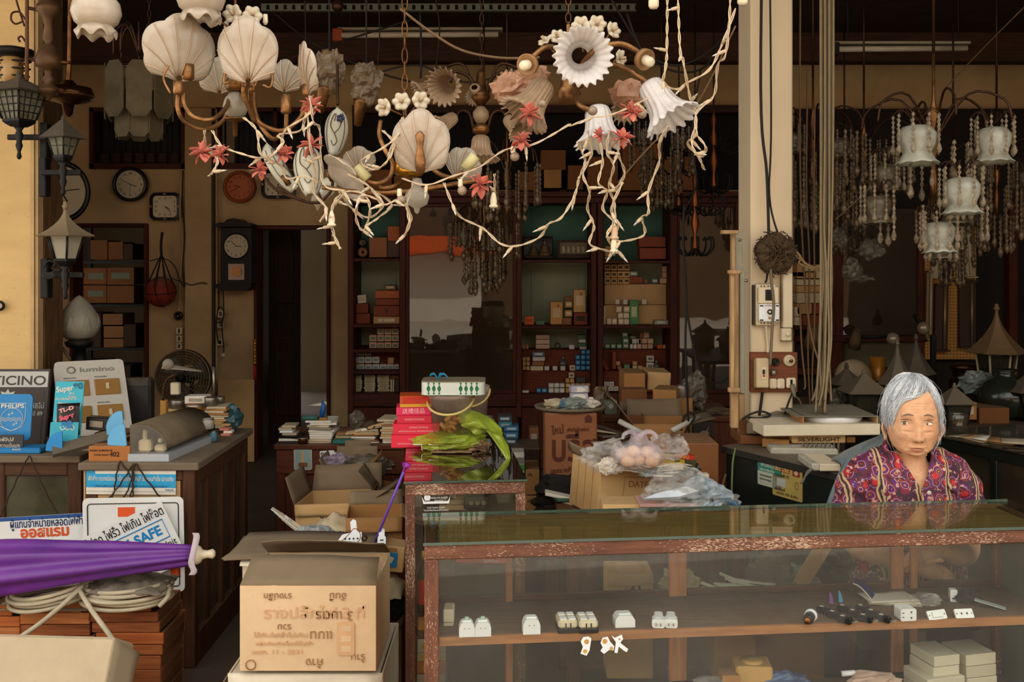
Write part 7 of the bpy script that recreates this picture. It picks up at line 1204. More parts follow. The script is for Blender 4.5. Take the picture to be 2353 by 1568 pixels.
GBAG=flm('blue grey carrier bag',(136,152,158),.86,.32,.35,8);t=tg('carrier_bag','blue grey carrier bag draped over the stack and hanging behind the person','bag',P(1930,1160,3.5))
def drape(u,v):
 top=P(1890+165*u,1060-66*u,3.74-.1*v);bot=P(1955+75*u,1088-70*u,3.46);w_=v;q=top*(1-w_)+bot*w_;q.z+=.02*sin(PI*v)+.012*nz(Vector((u*3,v*3,2)));return q
pt(MB().grid(drape,18,12),'draped_sheet',GBAG,t,solid=.002)
def tail(u,v):
 x=1958-12*v-35*v*v+(u-.5)*(38+14*sin(v*3));return P(x,1058+130*v,3.45-.06*v)+V(0,.02*sin(u*7+v*3),.0)
pt(MB().grid(tail,14,16),'hanging_tail',GBAG,t,solid=.002)
# == long black counter at the right
TZ=.82;A2,B2=V(1.96,4.70,0),V(2.40,3.62,0);e2=(B2-A2).normalized();n2=V(-e2.y,e2.x,0);M2_=Matrix(((e2.x,n2.x,0,A2.x),(e2.y,n2.y,0,A2.y),(0,0,1,0),(0,0,0,1)));L2=(B2-A2).length
t=tg('black_counter','black framed glass counter receding at the right','counter',(A2+B2)/2)
def slab2(name,m,s0,s1,n0,n1,z0,z1,b=.003):mb=MB();mb.box(((s0+s1)/2,(n0+n1)/2,(z0+z1)/2),(s1-s0,n1-n0,z1-z0),M2_,b);return pt(mb,name,m,t)
slab2('glass_top',gls('grey counter glass',(120,116,100),1.3,.25,(120,108,88),.04),-.02,L2,-.01,.6,TZ-.008,TZ,0);slab2('top_frame',BLK,0,L2,0,.04,TZ-.06,TZ-.01);slab2('top_frame',BLK,0,L2,.55,.6,TZ-.06,TZ-.01)
for s in(0,.36,.72,L2-.04):slab2('upright',BLK,s,s+.035,0,.035,0,TZ-.06)
slab2('inner_shelf',SHELFW,0,L2,.02,.56,.55,.57);slab2('inner_floor',SHELFW,0,L2,.02,.56,.10,.12);slab2('back_panel',mat('pale inner panel',(150,110,70),.8),0,L2,.55,.56,.12,TZ-.06);slab2('side_pane',gls('counter side glass',(225,220,205),1.0,.06,(150,140,120),.03),.03,L2,.012,.016,.12,TZ-.06,0)
def in2(s,n,z):return M2_@V(s,n,z)
q=in2(.50,.16,.57);t=tg('ceramic_insulator','white ceramic insulator inside the black counter','insulator',q);pt(MB().lathe([(.03,0),(.036,.02),(.028,.03),(.022,.034),(.022,.055),(.024,.06),(.015,.062)],18,MT(q)),'body',OLDW,t);pt(MB().prism(circ(.006,10),.003,fc(q+V(-.006,-.022,.047))),'hole',BKP,t)
one(crm(in2(.62,.2,.61),.06,(1.3,1,.7),191,.4,20),'plastic_bag',flm('pink brown bag',(170,110,90),.6,.25,.7),'pinkish plastic bag inside the black counter','bag');one(MB().box(in2(.85,.15,.60),(.08,.06,.05),b=.003),'orange_carton',mat('orange print',(206,90,30),.5),'orange carton inside the black counter at the frame edge','box');one(MB().box(in2(.83,.2,.685),(.1,.06,.10),b=.003),'carton',CDL,'pale carton above the orange one inside the black counter','carton')
q=in2(.05,.14,TZ);t=tg('glass_jar','clear glass jar on the black counter behind the head','jar',q);pt(MB().lathe([(.001,.002),(.042,.002),(.045,.01),(.045,.085),(.042,.09),(.039,.085),(.04,.01),(.001,.008)],28,MT(q),cap=False),'jar_body',gls('clear jar glass',(236,232,222),1.3,.05),t);one(crm(q+V(0,0,.04),.03,(1,1,1),192,.4,14),'foil_wad',STL,'crumpled foil inside the clear jar','foil')
for k in range(5):mb=MB();qq=in2(.22+.05*k,.10+.02*k,TZ+.002+.004*k);mb.grid(lambda u,v:((u-.5)*.24,(v-.5)*.16,.003*sin(u*5+k)),7,4,MT(qq)@RZ(-60+9*k));one(mb,'paper_sheet',(PPR,CDL,PPW,CDB,PPR)[k],'loose browned paper on the black counter, '+ORDW[k]+' from the bottom','paper','papers on the black counter',solid=.002)
# == right back bay
t=tg('dark_panelling','dark wooden panelling and glazed section of the right bay','panelling',P(2050,ZF(8.0),8.0))
rect('panel_board',1830,2520,250,ZF(8.0)-3,8.06,8.12,mat('black brown boards',(30,22,16),.8,v=.3));rect('post',1902,1938,440,905,7.96,8.06,RDW);rect('post',2110,2126,470,905,7.96,8.06,RDW);rect('grey_backing',1938,2110,480,860,8.02,8.06,mat('grey olive paint',(104,92,66),.8,v=.2));rect('cross_rail',1830,2130,772,786,7.94,8.02,RDX);rect('cross_rail',1830,2130,846,862,7.94,8.02,RDX);rect('post',2320,2340,460,905,7.96,8.06,RDW)  # near-black panel boards added to darken the bay behind the crystals
pane(1938,2110,480,770,7.98)
t=tg('pegboard','ochre perforated board hung with lamp fittings','board',P(2184,822,7.95));d=7.95;mb=MB();pxbox(mb,2126,2243,520,826,d,.012,0)
def peg():
 m,t_,b,o=nmt('ochre pegboard');vec=coords(t_,(1,1,1),False);v=nd(t_,'ShaderNodeTexVoronoi');v.inputs['Randomness'].default_value=0;v.inputs['Scale'].default_value=38;mp=nd(t_,'ShaderNodeMapping');mp.inputs[3].default_value=(1,0,1);t_.links.new(vec,mp.inputs[0]);t_.links.new(mp.outputs[0],v.inputs['Vector']);t_.links.new(mix(t_,ramp(t_,v.outputs['Distance'],.16,.2),lin((70,44,20)),lin((190,134,64))),b.inputs['Base Color']);b.inputs['Roughness'].default_value=.8;return m
pt(mb,'perforated_sheet',peg(),t)
TUBEM=mat('warm steel housing',(150,124,90),.4,.5,v=.2);TUBED=mat('dark housing',(70,52,36),.5,.3);TW_=mat('white enamel housing',(190,174,142),.5)
for k,(x0,x1,y0,y1,m_,ro,l) in enumerate(((2128,2140,622,782,TUBEM,1,'slim steel lamp fitting at the edge of the pegboard'),(2142,2166,525,640,TW_,0,'white lamp housing at the top left of the pegboard'),(2168,2192,525,648,TUBED,-2,'brown lamp housing at the top middle of the pegboard'),(2206,2243,520,640,TW_,-4,'wide white lamp housing tilted at the top right of the pegboard'),(2148,2178,652,808,TUBED,1,'ribbed lamp fitting hanging low in the middle of the pegboard'),(2206,2244,644,800,TUBED,0,'wide dark lamp fitting low on the pegboard'))):
 t2=tg('strip_lamp',l,'lamp fitting',P((x0+x1)/2,y1,7.9));mb=MB();M,w,h=pxbox(mb,x0,x1,y0,y1,7.9,.05,.006,roll=ro);pt(mb,'housing',m_,t2)
 pt(MB().tube([M@V(w*.18,-.012,h*.04),M@V(w*.18,-.012,h*.96)],min(.012,w*.22),10),'tube',TUBEM if m_ is TUBED else TW_,t2);pt(MB().box((0,-.002,h*.985),(w*1.1,.06,h*.03),M,.002),'end_cap',m_,t2);pt(MB().box((0,-.002,h*.015),(w*1.1,.06,h*.03),M,.002),'end_cap',m_,t2)
for k,(x0,x1,y0,y1,c) in enumerate(((1832,1848,605,636,BUFF),(1850,1876,612,624,CRM),(1832,1850,625,640,BUFF),(1852,1874,626,640,BUFF),(1876,1892,608,640,CRM),(1832,1896,642,656,CRM),(1832,1896,657,672,BUFF),(1832,1896,673,697,CRM),(1832,1866,698,722,BUFF),(1868,1896,698,722,ORD),(1826,1842,706,728,CRM),(1826,1842,729,748,CRM),(1844,1896,724,748,ORD))):pbox(x0,x1,y0,y1,7.82,c,('small tan carton at the top of the pile behind the cables','flat cream carton at the top of the pile behind the cables','tan cube in the second row of the cable pile','second tan cube in the cable pile','upright cream carton in the cable pile','long cream carton in the cable pile, upper','long tan carton in the cable pile','long cream carton in the cable pile, lower','tan carton over the marked pair','red brown carton right of the tan one','marked cream carton by the pillar, upper','marked cream carton by the pillar, lower','red brown carton at the bottom of the cable pile')[k],dep=.15)
mb=MB();a=P(1826,749,7.8);c=P(1900,758,7.8);mb.box(((a.x+c.x)/2,7.93,(a.z+c.z)/2),(c.x-a.x,.26,a.z-c.z),b=.003);one(mb,'wall_shelf',RDX,'dark red shelf carrying the carton pile behind the cables','shelf')
def spot(px,py,d,label):
 q=P(px,py,d);t=tg('spot_lamp',label,'lamp',q);M=MT(q)@RX(205);pt(MB().lathe([(.03,-.10),(.035,-.06),(.042,-.02),(.05,.05),(.048,.05),(.038,-.02),(.02,-.06),(.001,-.06)],22,M,cap=False),'lamp_can',mat('tan lamp can',(110,88,58),.45),t);pt(MB().tube([q+V(0,.05,.0),q+V(.0,.2,.0)],.008,6),'lamp_arm',IRON,t)
spot(1965,785,7.6,'tan spot lamp clamped on the rail');spot(1866,780,6.6,'pale spot lamp behind the cables')
for px,py,l,dx in((2052,779,'round silvery globe lamp on a dark arm in the middle of the rail',-60),(2122,754,'round silvery globe lamp at the end of the rail',0)):
 q=P(px,py,7.5);t=tg('globe_lamp',l,'lamp',q);pt(MB().ball(q,S(14.5,7.5),24),'globe',mat('pearl globe',(176,160,130),.25,.3),t);pt(MB().tube([q+V(.0,.03,.02),q+V(-.03,.1,.09) if dx==0 else q+V(-.25,.1,.0)],.014,8),'lamp_arm',IRON,t)
GREYL=mat('dusty grey lantern metal',(120,108,86),.7,.1,v=.2,dust=.4);DGL=gls('dark lantern glass',(120,124,104),1.0,.3,(90,86,68),.05)
ZT=P(0,968,5.6).z;t=tg('lantern_table','dark low table carrying old garden lanterns','table',P(2150,ZF(5.7),5.7));
xa,xb=P(1900,600,5.4).x,P(2420,600,5.4).x;bpt(t,'table_top',DKX,xa,xb,5.3,6.6,ZT-.03,ZT)
for x in(xa+.03,xb-.08):
 for y in(5.34,6.5):bpt(t,'leg',DKW,x,x+.05,y,y+.05,0,ZT-.03)
def lantern(q,w,hb,hr,label,roofm,bodym,glassm,n=4,curve=.5,taper=.72,eave=1.35,finial=True,top=None,ytw=45,grid_=0,cat='lantern',name='garden_lantern',base=True,legs=False):
 t=tg(name,label,cat,q);T=MT(q)@RZ(ytw);r=w/2/cos(PI/n)
 if base:pt(MB().lathe([(r*taper*.5,0),(r*taper*.8,.01),(r*taper,.02),(r*taper,.03)],n,T,smooth=False),'base',bodym,t)
 z0=.03;pt(MB().lathe([(r*taper*.95,z0),(r*.95,z0+hb)],n,T,cap=False,smooth=False),'glass_panes',glassm,t)
 for k in range(n):
  a=2*PI*k/n;pt(MB().tube([T@V(r*taper*cos(a),r*taper*sin(a),z0),T@V(r*cos(a),r*sin(a),z0+hb)],w*.035,5),'corner_bar',bodym,t)
 if grid_:
  for k in range(n):
   a0,a1=2*PI*k/n,2*PI*(k+1)/n
   for j in range(1,grid_):
    f=j/grid_;rr=r*(taper+(1-taper)*f);p0,p1=V(rr*cos(a0),rr*sin(a0),z0+hb*f),V(rr*cos(a1),rr*sin(a1),z0+hb*f);pt(MB().tube([T@p0,T@p1],w*.014,4),'cross_bar',bodym,t)
    u0,u1=V(r*taper*cos(a0),r*taper*sin(a0),z0),V(r*taper*cos(a1),r*taper*sin(a1),z0);w0,w1=V(r*cos(a0),r*sin(a0),z0+hb),V(r*cos(a1),r*sin(a1),z0+hb);pt(MB().tube([T@(u0*(1-f)+u1*f),T@(w0*(1-f)+w1*f)],w*.014,4),'upright_bar',bodym,t)
 mb=MB();prof=[(r*eave*.96,z0+hb-.004),(r*eave,z0+hb)]
 for i in range(1,9):f=i/8;prof.append((r*eave*(1-f)**(1+curve)*.93+r*.07,z0+hb+hr*f))
 mb.lathe(prof,n,T,smooth=False);pt(mb,'roof',roofm,t)
 if finial:zt_=z0+hb+hr;pt(MB().lathe([(.06*w,zt_-.01),(.10*w,zt_+.04*w),(.05*w,zt_+.08*w),(.07*w,zt_+.13*w),(.001,zt_+.18*w)],10,T),'finial',roofm,t)
 return t
def lt(px,py,d):return P(px,py,d)
lantern(V(P(1985,960,5.5).x,5.5,ZT),.15,.15,.10,'square grey roofed garden lantern left behind the head',GREYL,IRON,DGL,4,.1,.8,1.6);lantern(V(P(2062,960,5.9).x,5.9,ZT),.15,.14,.24,'tall pagoda roofed garden lantern behind the head',GREYL,IRON,DGL,6,.7,.8,1.35);lantern(V(P(2193,960,5.35).x,5.35,ZT),.125,.11,.085,'small square lantern with a grey roof right of the head',GREYL,IRON,DGL,4,.0,.75,1.35)
lantern(V(P(1945,960,6.1).x,6.1,ZT),.16,.12,.10,'low dark lantern half hidden behind the square one',mat('dark dusty roof',(84,74,58),.8,dust=.3),IRON,DGL,6,.3,.8,1.4);lantern(V(P(2105,960,6.2).x,6.2,ZT),.15,.17,.22,'pagoda lantern farther back behind the head',mat('dark dusty roof',(84,74,58),.8,dust=.3),IRON,DGL,6,.7,.8,1.4)
lantern(V(P(2290,905,6.0).x,6.0,ZT+.02),.20,.30,.26,'large lantern with a tall spired roof and slanting bars at the right',mat('brown lantern roof',(110,84,52),.7,v=.2),mat('pale bars',(150,136,104),.5),DGL,6,.9,.7,1.55);lantern(V(P(2365,935,5.6).x,5.6,ZT),.18,.14,.12,'dark lantern cut by the right edge',mat('dark dusty roof',(84,74,58),.8,dust=.3),IRON,DGL,6,.5,.8,1.5)
q=V(P(1955,870,6.4).x,6.4,ZT);t=tg('dome_shade','pale round dome shade standing behind the lanterns','shade',q);mb=MB();M=MT(P(1960,868,6.4))@RX(75);mb.lathe([(.001,.08),(.04,.076),(.08,.06),(.11,.03),(.118,0)],30,M,cap=False);pt(mb,'dome',mat('dusty cream dome',(170,146,110),.6),t,solid=.004);pt(MB().tube([P(1960,900,6.4),V(q.x,q.y+.05,ZT)],.012,8),'stem',IRON,t)
q=V(P(2016,870,6.5).x,6.5,P(0,874,6.5).z);t=tg('ochre_shade','ochre cylindrical shade behind the lanterns','shade',q);pt(MB().lathe([(.045,0),(.05,.15),(.047,.15),(.043,.0)],24,MT(q),cap=False),'cylinder',mat('ochre lacquer',(180,116,36),.35,.3),t);pt(MB().tube([q,V(q.x,q.y,ZT)],.015,8),'stand',IRON,t)
q=V(P(2310,930,5.7).x,5.7,ZT);t=tg('round_vase','big dark green round vase at the right','vase',q);pt(MB().lathe([(.07,0),(.12,.03),(.155,.10),(.15,.16),(.11,.21),(.06,.235),(.05,.26),(.06,.275)],32,MT(q)),'vase_body',mat('dark green glaze',(40,46,36),.2,v=.3,spec=.6),t);pt(MB().lathe([(.06,.27),(.066,.276),(.06,.282),(.05,.276)],24,MT(q),cap=False),'lip',mat('dark green glaze',(40,46,36),.2,v=.3,spec=.6),t)
q=V(P(2218,868,6.4).x,6.4,P(0,868,6.4).z);t=tg('turned_pedestal','brown turned pedestal between the lanterns','pedestal',q);pt(MB().lathe([(.09,-.2),(.10,-.02),(.085,0),(.075,.02),(.085,.05),(.10,.07),(.10,.085),(.07,.09)],26,MT(q)),'turned_body',BRZ,t);pt(MB().lathe([(.102,.064),(.106,.07),(.102,.076)],26,MT(q),cap=False),'ring',BRS,t)
pbox(2205,2245,925,965,5.5,CDB,'rusty orange box with a pale label behind the jar',dep=.1,prt=CRM);pbox(2250,2320,938,975,5.5,CDD,'dark carton right of the rusty box',dep=.2,name='carton');one(crm(P(2245,880,5.9),.08,(1.2,.9,.8),195,.5,22),'plastic_bag',flm('greenish film',(150,160,150),.6,.2,.7),'greenish plastic wrap glinting left of the vase','bag');one(crm(P(1925,930,5.7),.06,(.9,.9,1.4),196,.4,20),'plastic_bag',FDARK,'smoky bag with glass beside the cables','bag');one(PX(2142,2152,770,900,6.6,.04,.004),'metal_post',IRON,'thin dark metal post rising behind the head','post')
for k,(px,py,r_,sq) in enumerate(((2003,572,.07,(1.1,.8,.9)),(1958,620,.065,(.9,.8,1.0)),(1975,640,.06,(1.5,.8,.4)),(1930,545,.05,(.9,.8,1.2)))):
 t=tg('wrapped_fitting',('shiny bag hanging below the crystals','smoky bag hanging lower below the crystals','crumpled end of a bag hanging over the grey pane','small dark bag hanging near the cables')[k],'bag',P(px,py,6.2));mb=crm(P(px,py,6.2),r_,sq,200+k,.45,22);pt(mb,'bag',FDARK,t);pt(MB().tube([P(px,py-20,6.2),P(px-6,380,6.2)],.003,5),'string',WIREB,t)
# == hanging lamps
MILK=frs('milky shell glass',(220,208,190),(184,164,138),.3,.2,9);MILKC=frs('clear ribbed glass',(214,206,190),(176,160,136),.3,.2,9,.35);RUFF=frs('white fluted glass',(240,238,236),(214,204,196),.3,.22,14);RUFFD=frs('browner fluted glass',(196,168,134),(150,120,90),.25,.35,10);TIP=frs('crystal glass',(206,186,152),(84,68,48),.3,.06,60,.42);FLW=frs('milk glass flower',(232,220,194),(206,190,160),.25,.4,9);SALMON=mat('salmon silk',(206,118,98),.7,v=.4,sc=40,c2=(156,70,58));DROP=frs('dim crystal',(150,124,88),(60,46,32),.25,.12,40,.25);RIBM=mat('pale gilt line',(196,166,134),.5)
def axm(q,dr):m=Vector(dr).normalized().to_track_quat('Z','Y').to_matrix().to_4x4();m.translation=Vector(q);return m
def shell(t,M,H,m=MILK,wd=1.0):
 def f(u,v):
  th=R(-80+160*u);ro=.10+.90*v;r=H*max(0,cos(th))**.52*(1+.09*abs(sin(4.5*th+PI/2))*v**4)*(1.0 if abs(th)<1.2 else 1)
  return(r*ro*sin(th)*wd,r*ro*cos(th),H*(.20*sin(PI*.62*ro)-.22*ro*sin(th)**2+-.03*abs(cos(4.5*th))*ro))
 pt(MB().grid(f,41,9,M),'shell_shade',m,t,solid=.003)
 for k in range(8):pt(MB().tube([M@(Vector(f(.06+.126*k,j/7))+V(0,0,.0022)) for j in range(8)],.0015,4),'rib_line',RIBM,t)
def bell(t,M,r,h,m=RUFF,n=20,ruf=.10,name='fluted_shade'):
 pr=[(.30,0),(.44,.06),(.52,.2),(.54,.42),(.58,.6),(.68,.76),(.86,.9),(1.0,1.0)]
 pt(MB().lathe([(a*r,b*h) for a,b in pr],n*7,M,lambda th,i,q:(1+(.02+ruf*(i/7)**3)*cos(n*th),h*.05*(i/7)**4*cos(n*th+1)),cap=False),name,m,t,solid=.0025)
def tube(t,pts,d,r,m,name,n=8,k=5):return pt(MB().tube(pxp(pts,d,k),r,n),name,m,t)
def turned(t,q,prof,m,name,n=18):return pt(MB().lathe(prof,n,MT(q)),name,m,t)
def pxl(t,px,d,pr,m,name,n=20):
 return pt(MB().lathe([(max(.0008,S(a,d)),P(0,b,d).z) for a,b in pr[::-1]],n,MT((P(px,0,d).x,d,0))),name,m,t)
def chain(t,px,y0,y1,d,m=BRS,n=None):
 pt(MB().tube([P(px,y0,d),V(P(px,0,d).x,d,3.57 if d<4.4 else 3.29)],.005,6),'rod',m,t);L=S(y1-y0,d);n=n or max(3,int(L/.03));q=P(px,y0,d);s=L/n
 for k in range(n):a=(k%2)*PI/2;c=q-V(0,0,s*(k+.5));pt(MB().tube([c+V(cos(a)*.007*cos(i*PI/5),sin(a)*.007*cos(i*PI/5),s*.62*sin(i*PI/5)) for i in range(10)],.0018,5,close=True),'chain_link',m,t)
def discflower(t,px,py,d,rp,dr,stem=None):
 q=P(px,py,d);M=axm(q,dr);r=S(rp,d)
 pt(MB().lathe([(.003,-.004),(r*.35,-.001),(r*.75,.004),(r,.002)],36,M,lambda th,i,m:(1+.10*(i/3)*cos(6*th),.003*(i/3)*cos(6*th)),cap=False),'glass_flower',FLW,t,solid=.002)
 pt(MB().tube([M@V(0,0,-.01),M@V(0,0,.018)],[.003,.0045],7),'flower_pistil',RIBM,t)
 if stem:pt(MB().tube(smp([M@V(0,0,-.008),P(*stem,d+.02)],4),.003,5),'flower_stem',GOLD,t)
DA=2.55
t=tg('shell_chandelier','brass chandelier with milky shell shades at the left','chandelier',P(540,310,DA));CA=541
pxl(t,CA,DA+.1,[(3,-1000),(3,120),(6,125),(6,172),(20,180),(24,196),(20,208),(8,212)],BRS,'stem');pxl(t,CA,DA+.1,[(12,212),(24,228),(29,245),(24,262),(12,272)],MILKC,'glass_ball');pxl(t,CA,DA+.1,[(24,272),(22,276),(6,280),(5,312),(1,315)],BRS,'finial')
for pts in([(530,215,.1),(518,250,.05),(485,275,0),(445,268,0),(424,240,0),(422,212,0)],[(532,225,.1),(515,275,.1),(470,298,.05),(425,280,.02),(409,250,0),(410,215,0)],[(552,215,.1),(575,250,0),(585,280,0),(560,215,-.05),(566,190,-.06)],[(576,200,-.05),(578,250,0),(600,285,.02),(650,300,.05),(690,270,.05),(700,235,.05)],[(582,210,.1),(590,270,.1),(625,318,.1),(655,300,.15),(658,262,.15)]):tube(t,pts,DA,.0062,GOLD,'arm')
for x,y0,y1,w_ in((410,188,218,12),(432,148,185,14),(569,150,186,8),(707,195,222,13),(657,218,262,12),(580,190,212,6)):pxl(t,x,DA-.02,[(w_,y0),(w_,y1-4),(w_*.6,y1)],GOLD,'socket',14)
shell(t,fc(P(410,188,DA-.03),yaw=48),S(140,DA));shell(t,fc(P(571,192,DA-.08)),S(136,DA),MILK,.77);shell(t,fc(P(712,220,DA-.02),yaw=-66,roll=-4),S(112,DA));shell(t,fc(P(505,215,DA+.16),yaw=10),S(80,DA),MILKC);shell(t,fc(P(655,212,DA+.14),yaw=-25,roll=-8),S(72,DA),MILKC)
for pts in([(560,200),(545,160),(520,165),(515,190),(527,188)],[(585,200),(600,165),(625,170),(622,200),(604,195)],[(388,150),(376,180),(392,215),(384,200)]):tube(t,pts,DA-.08,.003,GOLD,'scroll',6)
for x,y,dr,st in((495,42,(-.6,-1,.1),(535,70)),(535,32,(-.1,-1,.1),(540,80)),(580,36,(.35,-1,.1),(545,80))):discflower(t,x,y,DA+.02,21,dr,st)
for x,y in((520,62),(610,45)):pxl(t,x,DA+.05,[(5,y-12),(6,y+6),(3,y+12)],CRP,'lamp_holder',10)
DB_=2.5;t=tg('shell_chandelier','second shell chandelier hanging lower above the bucket','chandelier',P(958,475,DB_))
chain(t,930,-10,205,DB_+.02);pxl(t,930,DB_+.05,[(4,205),(6,300),(18,318),(26,350)],GOLD,'stem');pxl(t,940,DB_+.02,[(30,368),(36,374),(36,396),(30,404),(10,410)],mat('polished brass band',(206,150,56),.25,.9),'brass_bowl');pxl(t,958,DB_,[(10,410),(14,424),(10,430),(24,440),(29,452),(24,470),(8,478),(5,488),(1,492)],MILKC,'glass_finial')
for pts in([(875,278,.05),(872,310,.03),(885,345,0),(902,375,0),(895,408,0),(865,422,-.02),(835,412,-.02)],[(940,405,.05),(900,430,0),(870,430,0)],[(985,380,.02),(1010,400,0),(1040,408,-.02),(1065,395,-.02)],[(740,430,0),(830,442,0),(930,440,0),(1030,425,0),(1090,415,0)]):tube(t,pts,DB_,.006,GOLD,'arm')
for a,b in(((818,385),(845,412)),((1068,388),(1092,358))):pt(MB().tube([P(*a,DB_-.03),P(*b,DB_-.03)],S(13,DB_),14),'candle_tube',mat('greenish ivory tube',(206,196,140),.4),t)
shell(t,fc(P(968,398,DB_-.08)),S(130,DB_),MILK,.77);shell(t,frm(P(822,408,DB_-.06),(.45,.45,-.75),(-.8,.1,.55)),S(104,DB_));shell(t,fc(P(1048,410,DB_+.08),yaw=-20,roll=-35),S(74,DB_),MILKC);shell(t,fc(P(826,400,DB_+.14)),S(62,DB_),MILKC)
pt(MB().lathe([(.010,0),(.014,.03),(.007,.06),(.012,.09),(.004,.1)],10,MT(P(966,398,DB_-.115))@RX(8)),'ornate_clip',GOLD,t)
for x,y,dr,st in((883,247,(-.6,-1,-.1),(925,265)),(923,234,(-.1,-1,.1),(930,270)),(966,231,(.4,-1,.1),(935,270))):discflower(t,x,y,DB_,20,dr,st)
t=tg('petal_chandelier','lamp with pale petal shades painted with vines and blue flowers','chandelier',P(730,470,2.75));PET=frs('pale petal glass',(226,224,204),(200,196,172),.25,.35,7);VINE=mat('brown vine paint',(92,66,46),.6)
def petal(q,w,h,M0,deco=True):
 f=lambda u,v:((u-.5)*w*(sin(PI*min(1,.08+v*.92))**.55*(1-.35*(1-v))),-h+v*h,.30*w*(1-(2*u-1)**2)-.15*w*cos(v*3));M=MT(q)@M0
 pt(MB().grid(f,13,14,M),'petal_shade',PET,t,solid=.003)
 if deco:
  for uu in(.12,.88):pt(MB().tube([M@(Vector(f(uu,v/10))+V(0,0,.002)) for v in range(1,10)],.0011,4),'border_line',VINE,t)
  g=lambda u,v:M@(Vector(f(u,v))+V(0,0,.0022));pt(MB().tube(smp([g(.35,.3),g(.5,.2),g(.65,.3),g(.5,.45),g(.3,.6),g(.35,.8),g(.5,.85),g(.45,.7)],4),.0012,4),'vine_line',VINE,t);pt(MB().tube(smp([g(.5,.45),g(.7,.6),g(.75,.72)],4),.0012,4),'vine_line',VINE,t)
  for a in range(5):pt(MB().ball(g(.72,.78)+V(.007*cos(a*1.26),0,.007*sin(a*1.26)),.005,8),'blue_petal',mat('navy flower paint',(44,50,84),.6),t)
FP=frm((0,0,0),(1,0,0),(0,0,1));petal(P(780,250,2.7),S(66,2.7),S(108,2.7),RY(8)@FP);petal(P(706,335,2.62),S(84,2.62),S(118,2.62),RY(-6)@RX(-12)@FP);petal(P(600,345,2.72),S(64,2.72),S(120,2.72),RY(-42)@RZ(55)@FP);petal(P(770,410,2.8),S(50,2.8),S(60,2.8),RY(40)@FP,False)
for pts in([(640,430),(690,460),(735,465),(730,440)],[(600,400),(640,440),(700,462)],[(740,462),(760,440),(765,415)],[(775,150,.1),(776,240,0)]):tube(t,pts,2.72,.004,BRZ,'arm')
for x,y in((664,425),(765,415)):pt(MB().tube([P(x,y,2.7),P(x-14,y-22,2.7)],.008,10),'brass_socket',BRS,t)
pxl(t,730,2.75,[(4,440),(14,452),(16,464),(6,474),(2,484)],MILKC,'glass_knob')
for k,(px,py,l) in enumerate(((842,230,'brass sconce wrapped in brown plastic left of the chain'),(757,200,'brass sconce wrapped in plastic behind the shells'))):
 t=tg('wrapped_sconce',l,'sconce',P(px,py+60,3.2));pt(MB().lathe([(S(8,3.2),S(-60,3.2)),(S(16,3.2),S(-8,3.2)),(S(18,3.2),0)],16,MT(P(px-12,py,3.2))@RY(8)),'brass_cone',BRS,t);pt(crm(P(px,py-38,3.2),S(44,3.2),(.8,.6,1.05),300+k,.45,24),'plastic_wrap',flm('brown wrap film',(120,96,66),.55,.15,.9),t);pt(MB().tube([P(px,py-70,3.2),P(px,-780,3.2)],.003,5),'cord',WIREB,t)
DD=2.5;t=tg('ruffled_chandelier','chandelier with white ruffled glass bells in the middle','chandelier',P(1340,330,DD))
chain(t,1306,-10,52,DD+.1);pxl(t,1306,DD+.12,[(3,50),(5,60),(4,150),(14,165),(20,200),(30,215),(18,240)],GOLD,'stem')
for pts in([(1310,170,.1),(1290,120,.05),(1255,108,0),(1225,130,-.02)],[(1320,180,.1),(1360,120,0),(1420,100,0),(1460,115,0),(1475,130,0)],[(1330,200,.1),(1400,150,.05),(1460,170,0),(1490,195,0)],[(1320,200,.1),(1330,240,0),(1365,255,0)]):tube(t,pts,DD,.007,GOLD,'arm')
bell(t,axm(P(1332,128,DD+.02),(.03,-1,-.22)),S(66,DD),S(80,DD),RUFF,22,.05);bell(t,axm(P(1490,190,DD),(.55,-.35,-1)),S(62,DD),S(110,DD),RUFF,16,.11);bell(t,axm(P(1372,245,DD+.02),(.1,-.25,-1)),S(58,DD),S(90,DD),RUFF,16,.11);bell(t,axm(P(1255,190,DD+.05),(-.6,-.3,-.9)),S(58,DD),S(100,DD),RUFFD,20,.13);bell(t,axm(P(1420,210,DD+.2),(.3,-.6,-.7)),S(46,DD),S(70,DD),RUFFD,18,.12)  # browner copy on left and rear bells paints in shade and brown wrapping
for x,y,dr in((1215,148,(-.5,-.9,-.3)),(1478,135,(.6,-.8,-.5))):
 M=axm(P(x,y,DD-.02),dr);pt(MB().lathe([(.016,-.012),(.026,-.004),(.028,.012),(.025,.012),(.012,.004),(.001,.004)],20,M,cap=False),'socket_cup',mat('tarnished gilt cup',(150,112,72),.5,.3),t);pt(MB().lathe([(.012,.0),(.013,.012),(.012,.018),(.013,.026),(.010,.034),(.004,.036)],16,M),'lamp_holder',CRP,t)
for x,y,r_ in((1246,238,9),(1362,255,11),(1475,262,11)):pt(MB().ball(P(x,y,DD-.06),S(r_,DD),14),'small_bulb',mat('smoky bulb',(150,128,100),.2,spec=.7),t)
for x,y,r_,dr,st in((1335,58,20,(-.2,-1,.1),(1340,120)),(1372,56,20,(.1,-1,.15),(1350,120)),(1408,70,19,(.6,-.8,.2),(1370,130)),(1280,85,17,(-.2,-1,.4),(1310,140)),(1253,96,16,(-.6,-.6,.8),(1300,150)),(1424,135,20,(.9,-.7,0),(1370,180))):discflower(t,x,y,DD+.06,r_,dr,st)
for k,(x,y,r_) in enumerate(((1175,205,40),(1225,180,34),(1440,215,34))):pt(crm(P(x,y,DD+.12),S(r_,DD),(1.1,.7,1),310+k,.4,20),'brown_wrap',flm('peach brown film',(196,146,112),.62,.25,.6),t)
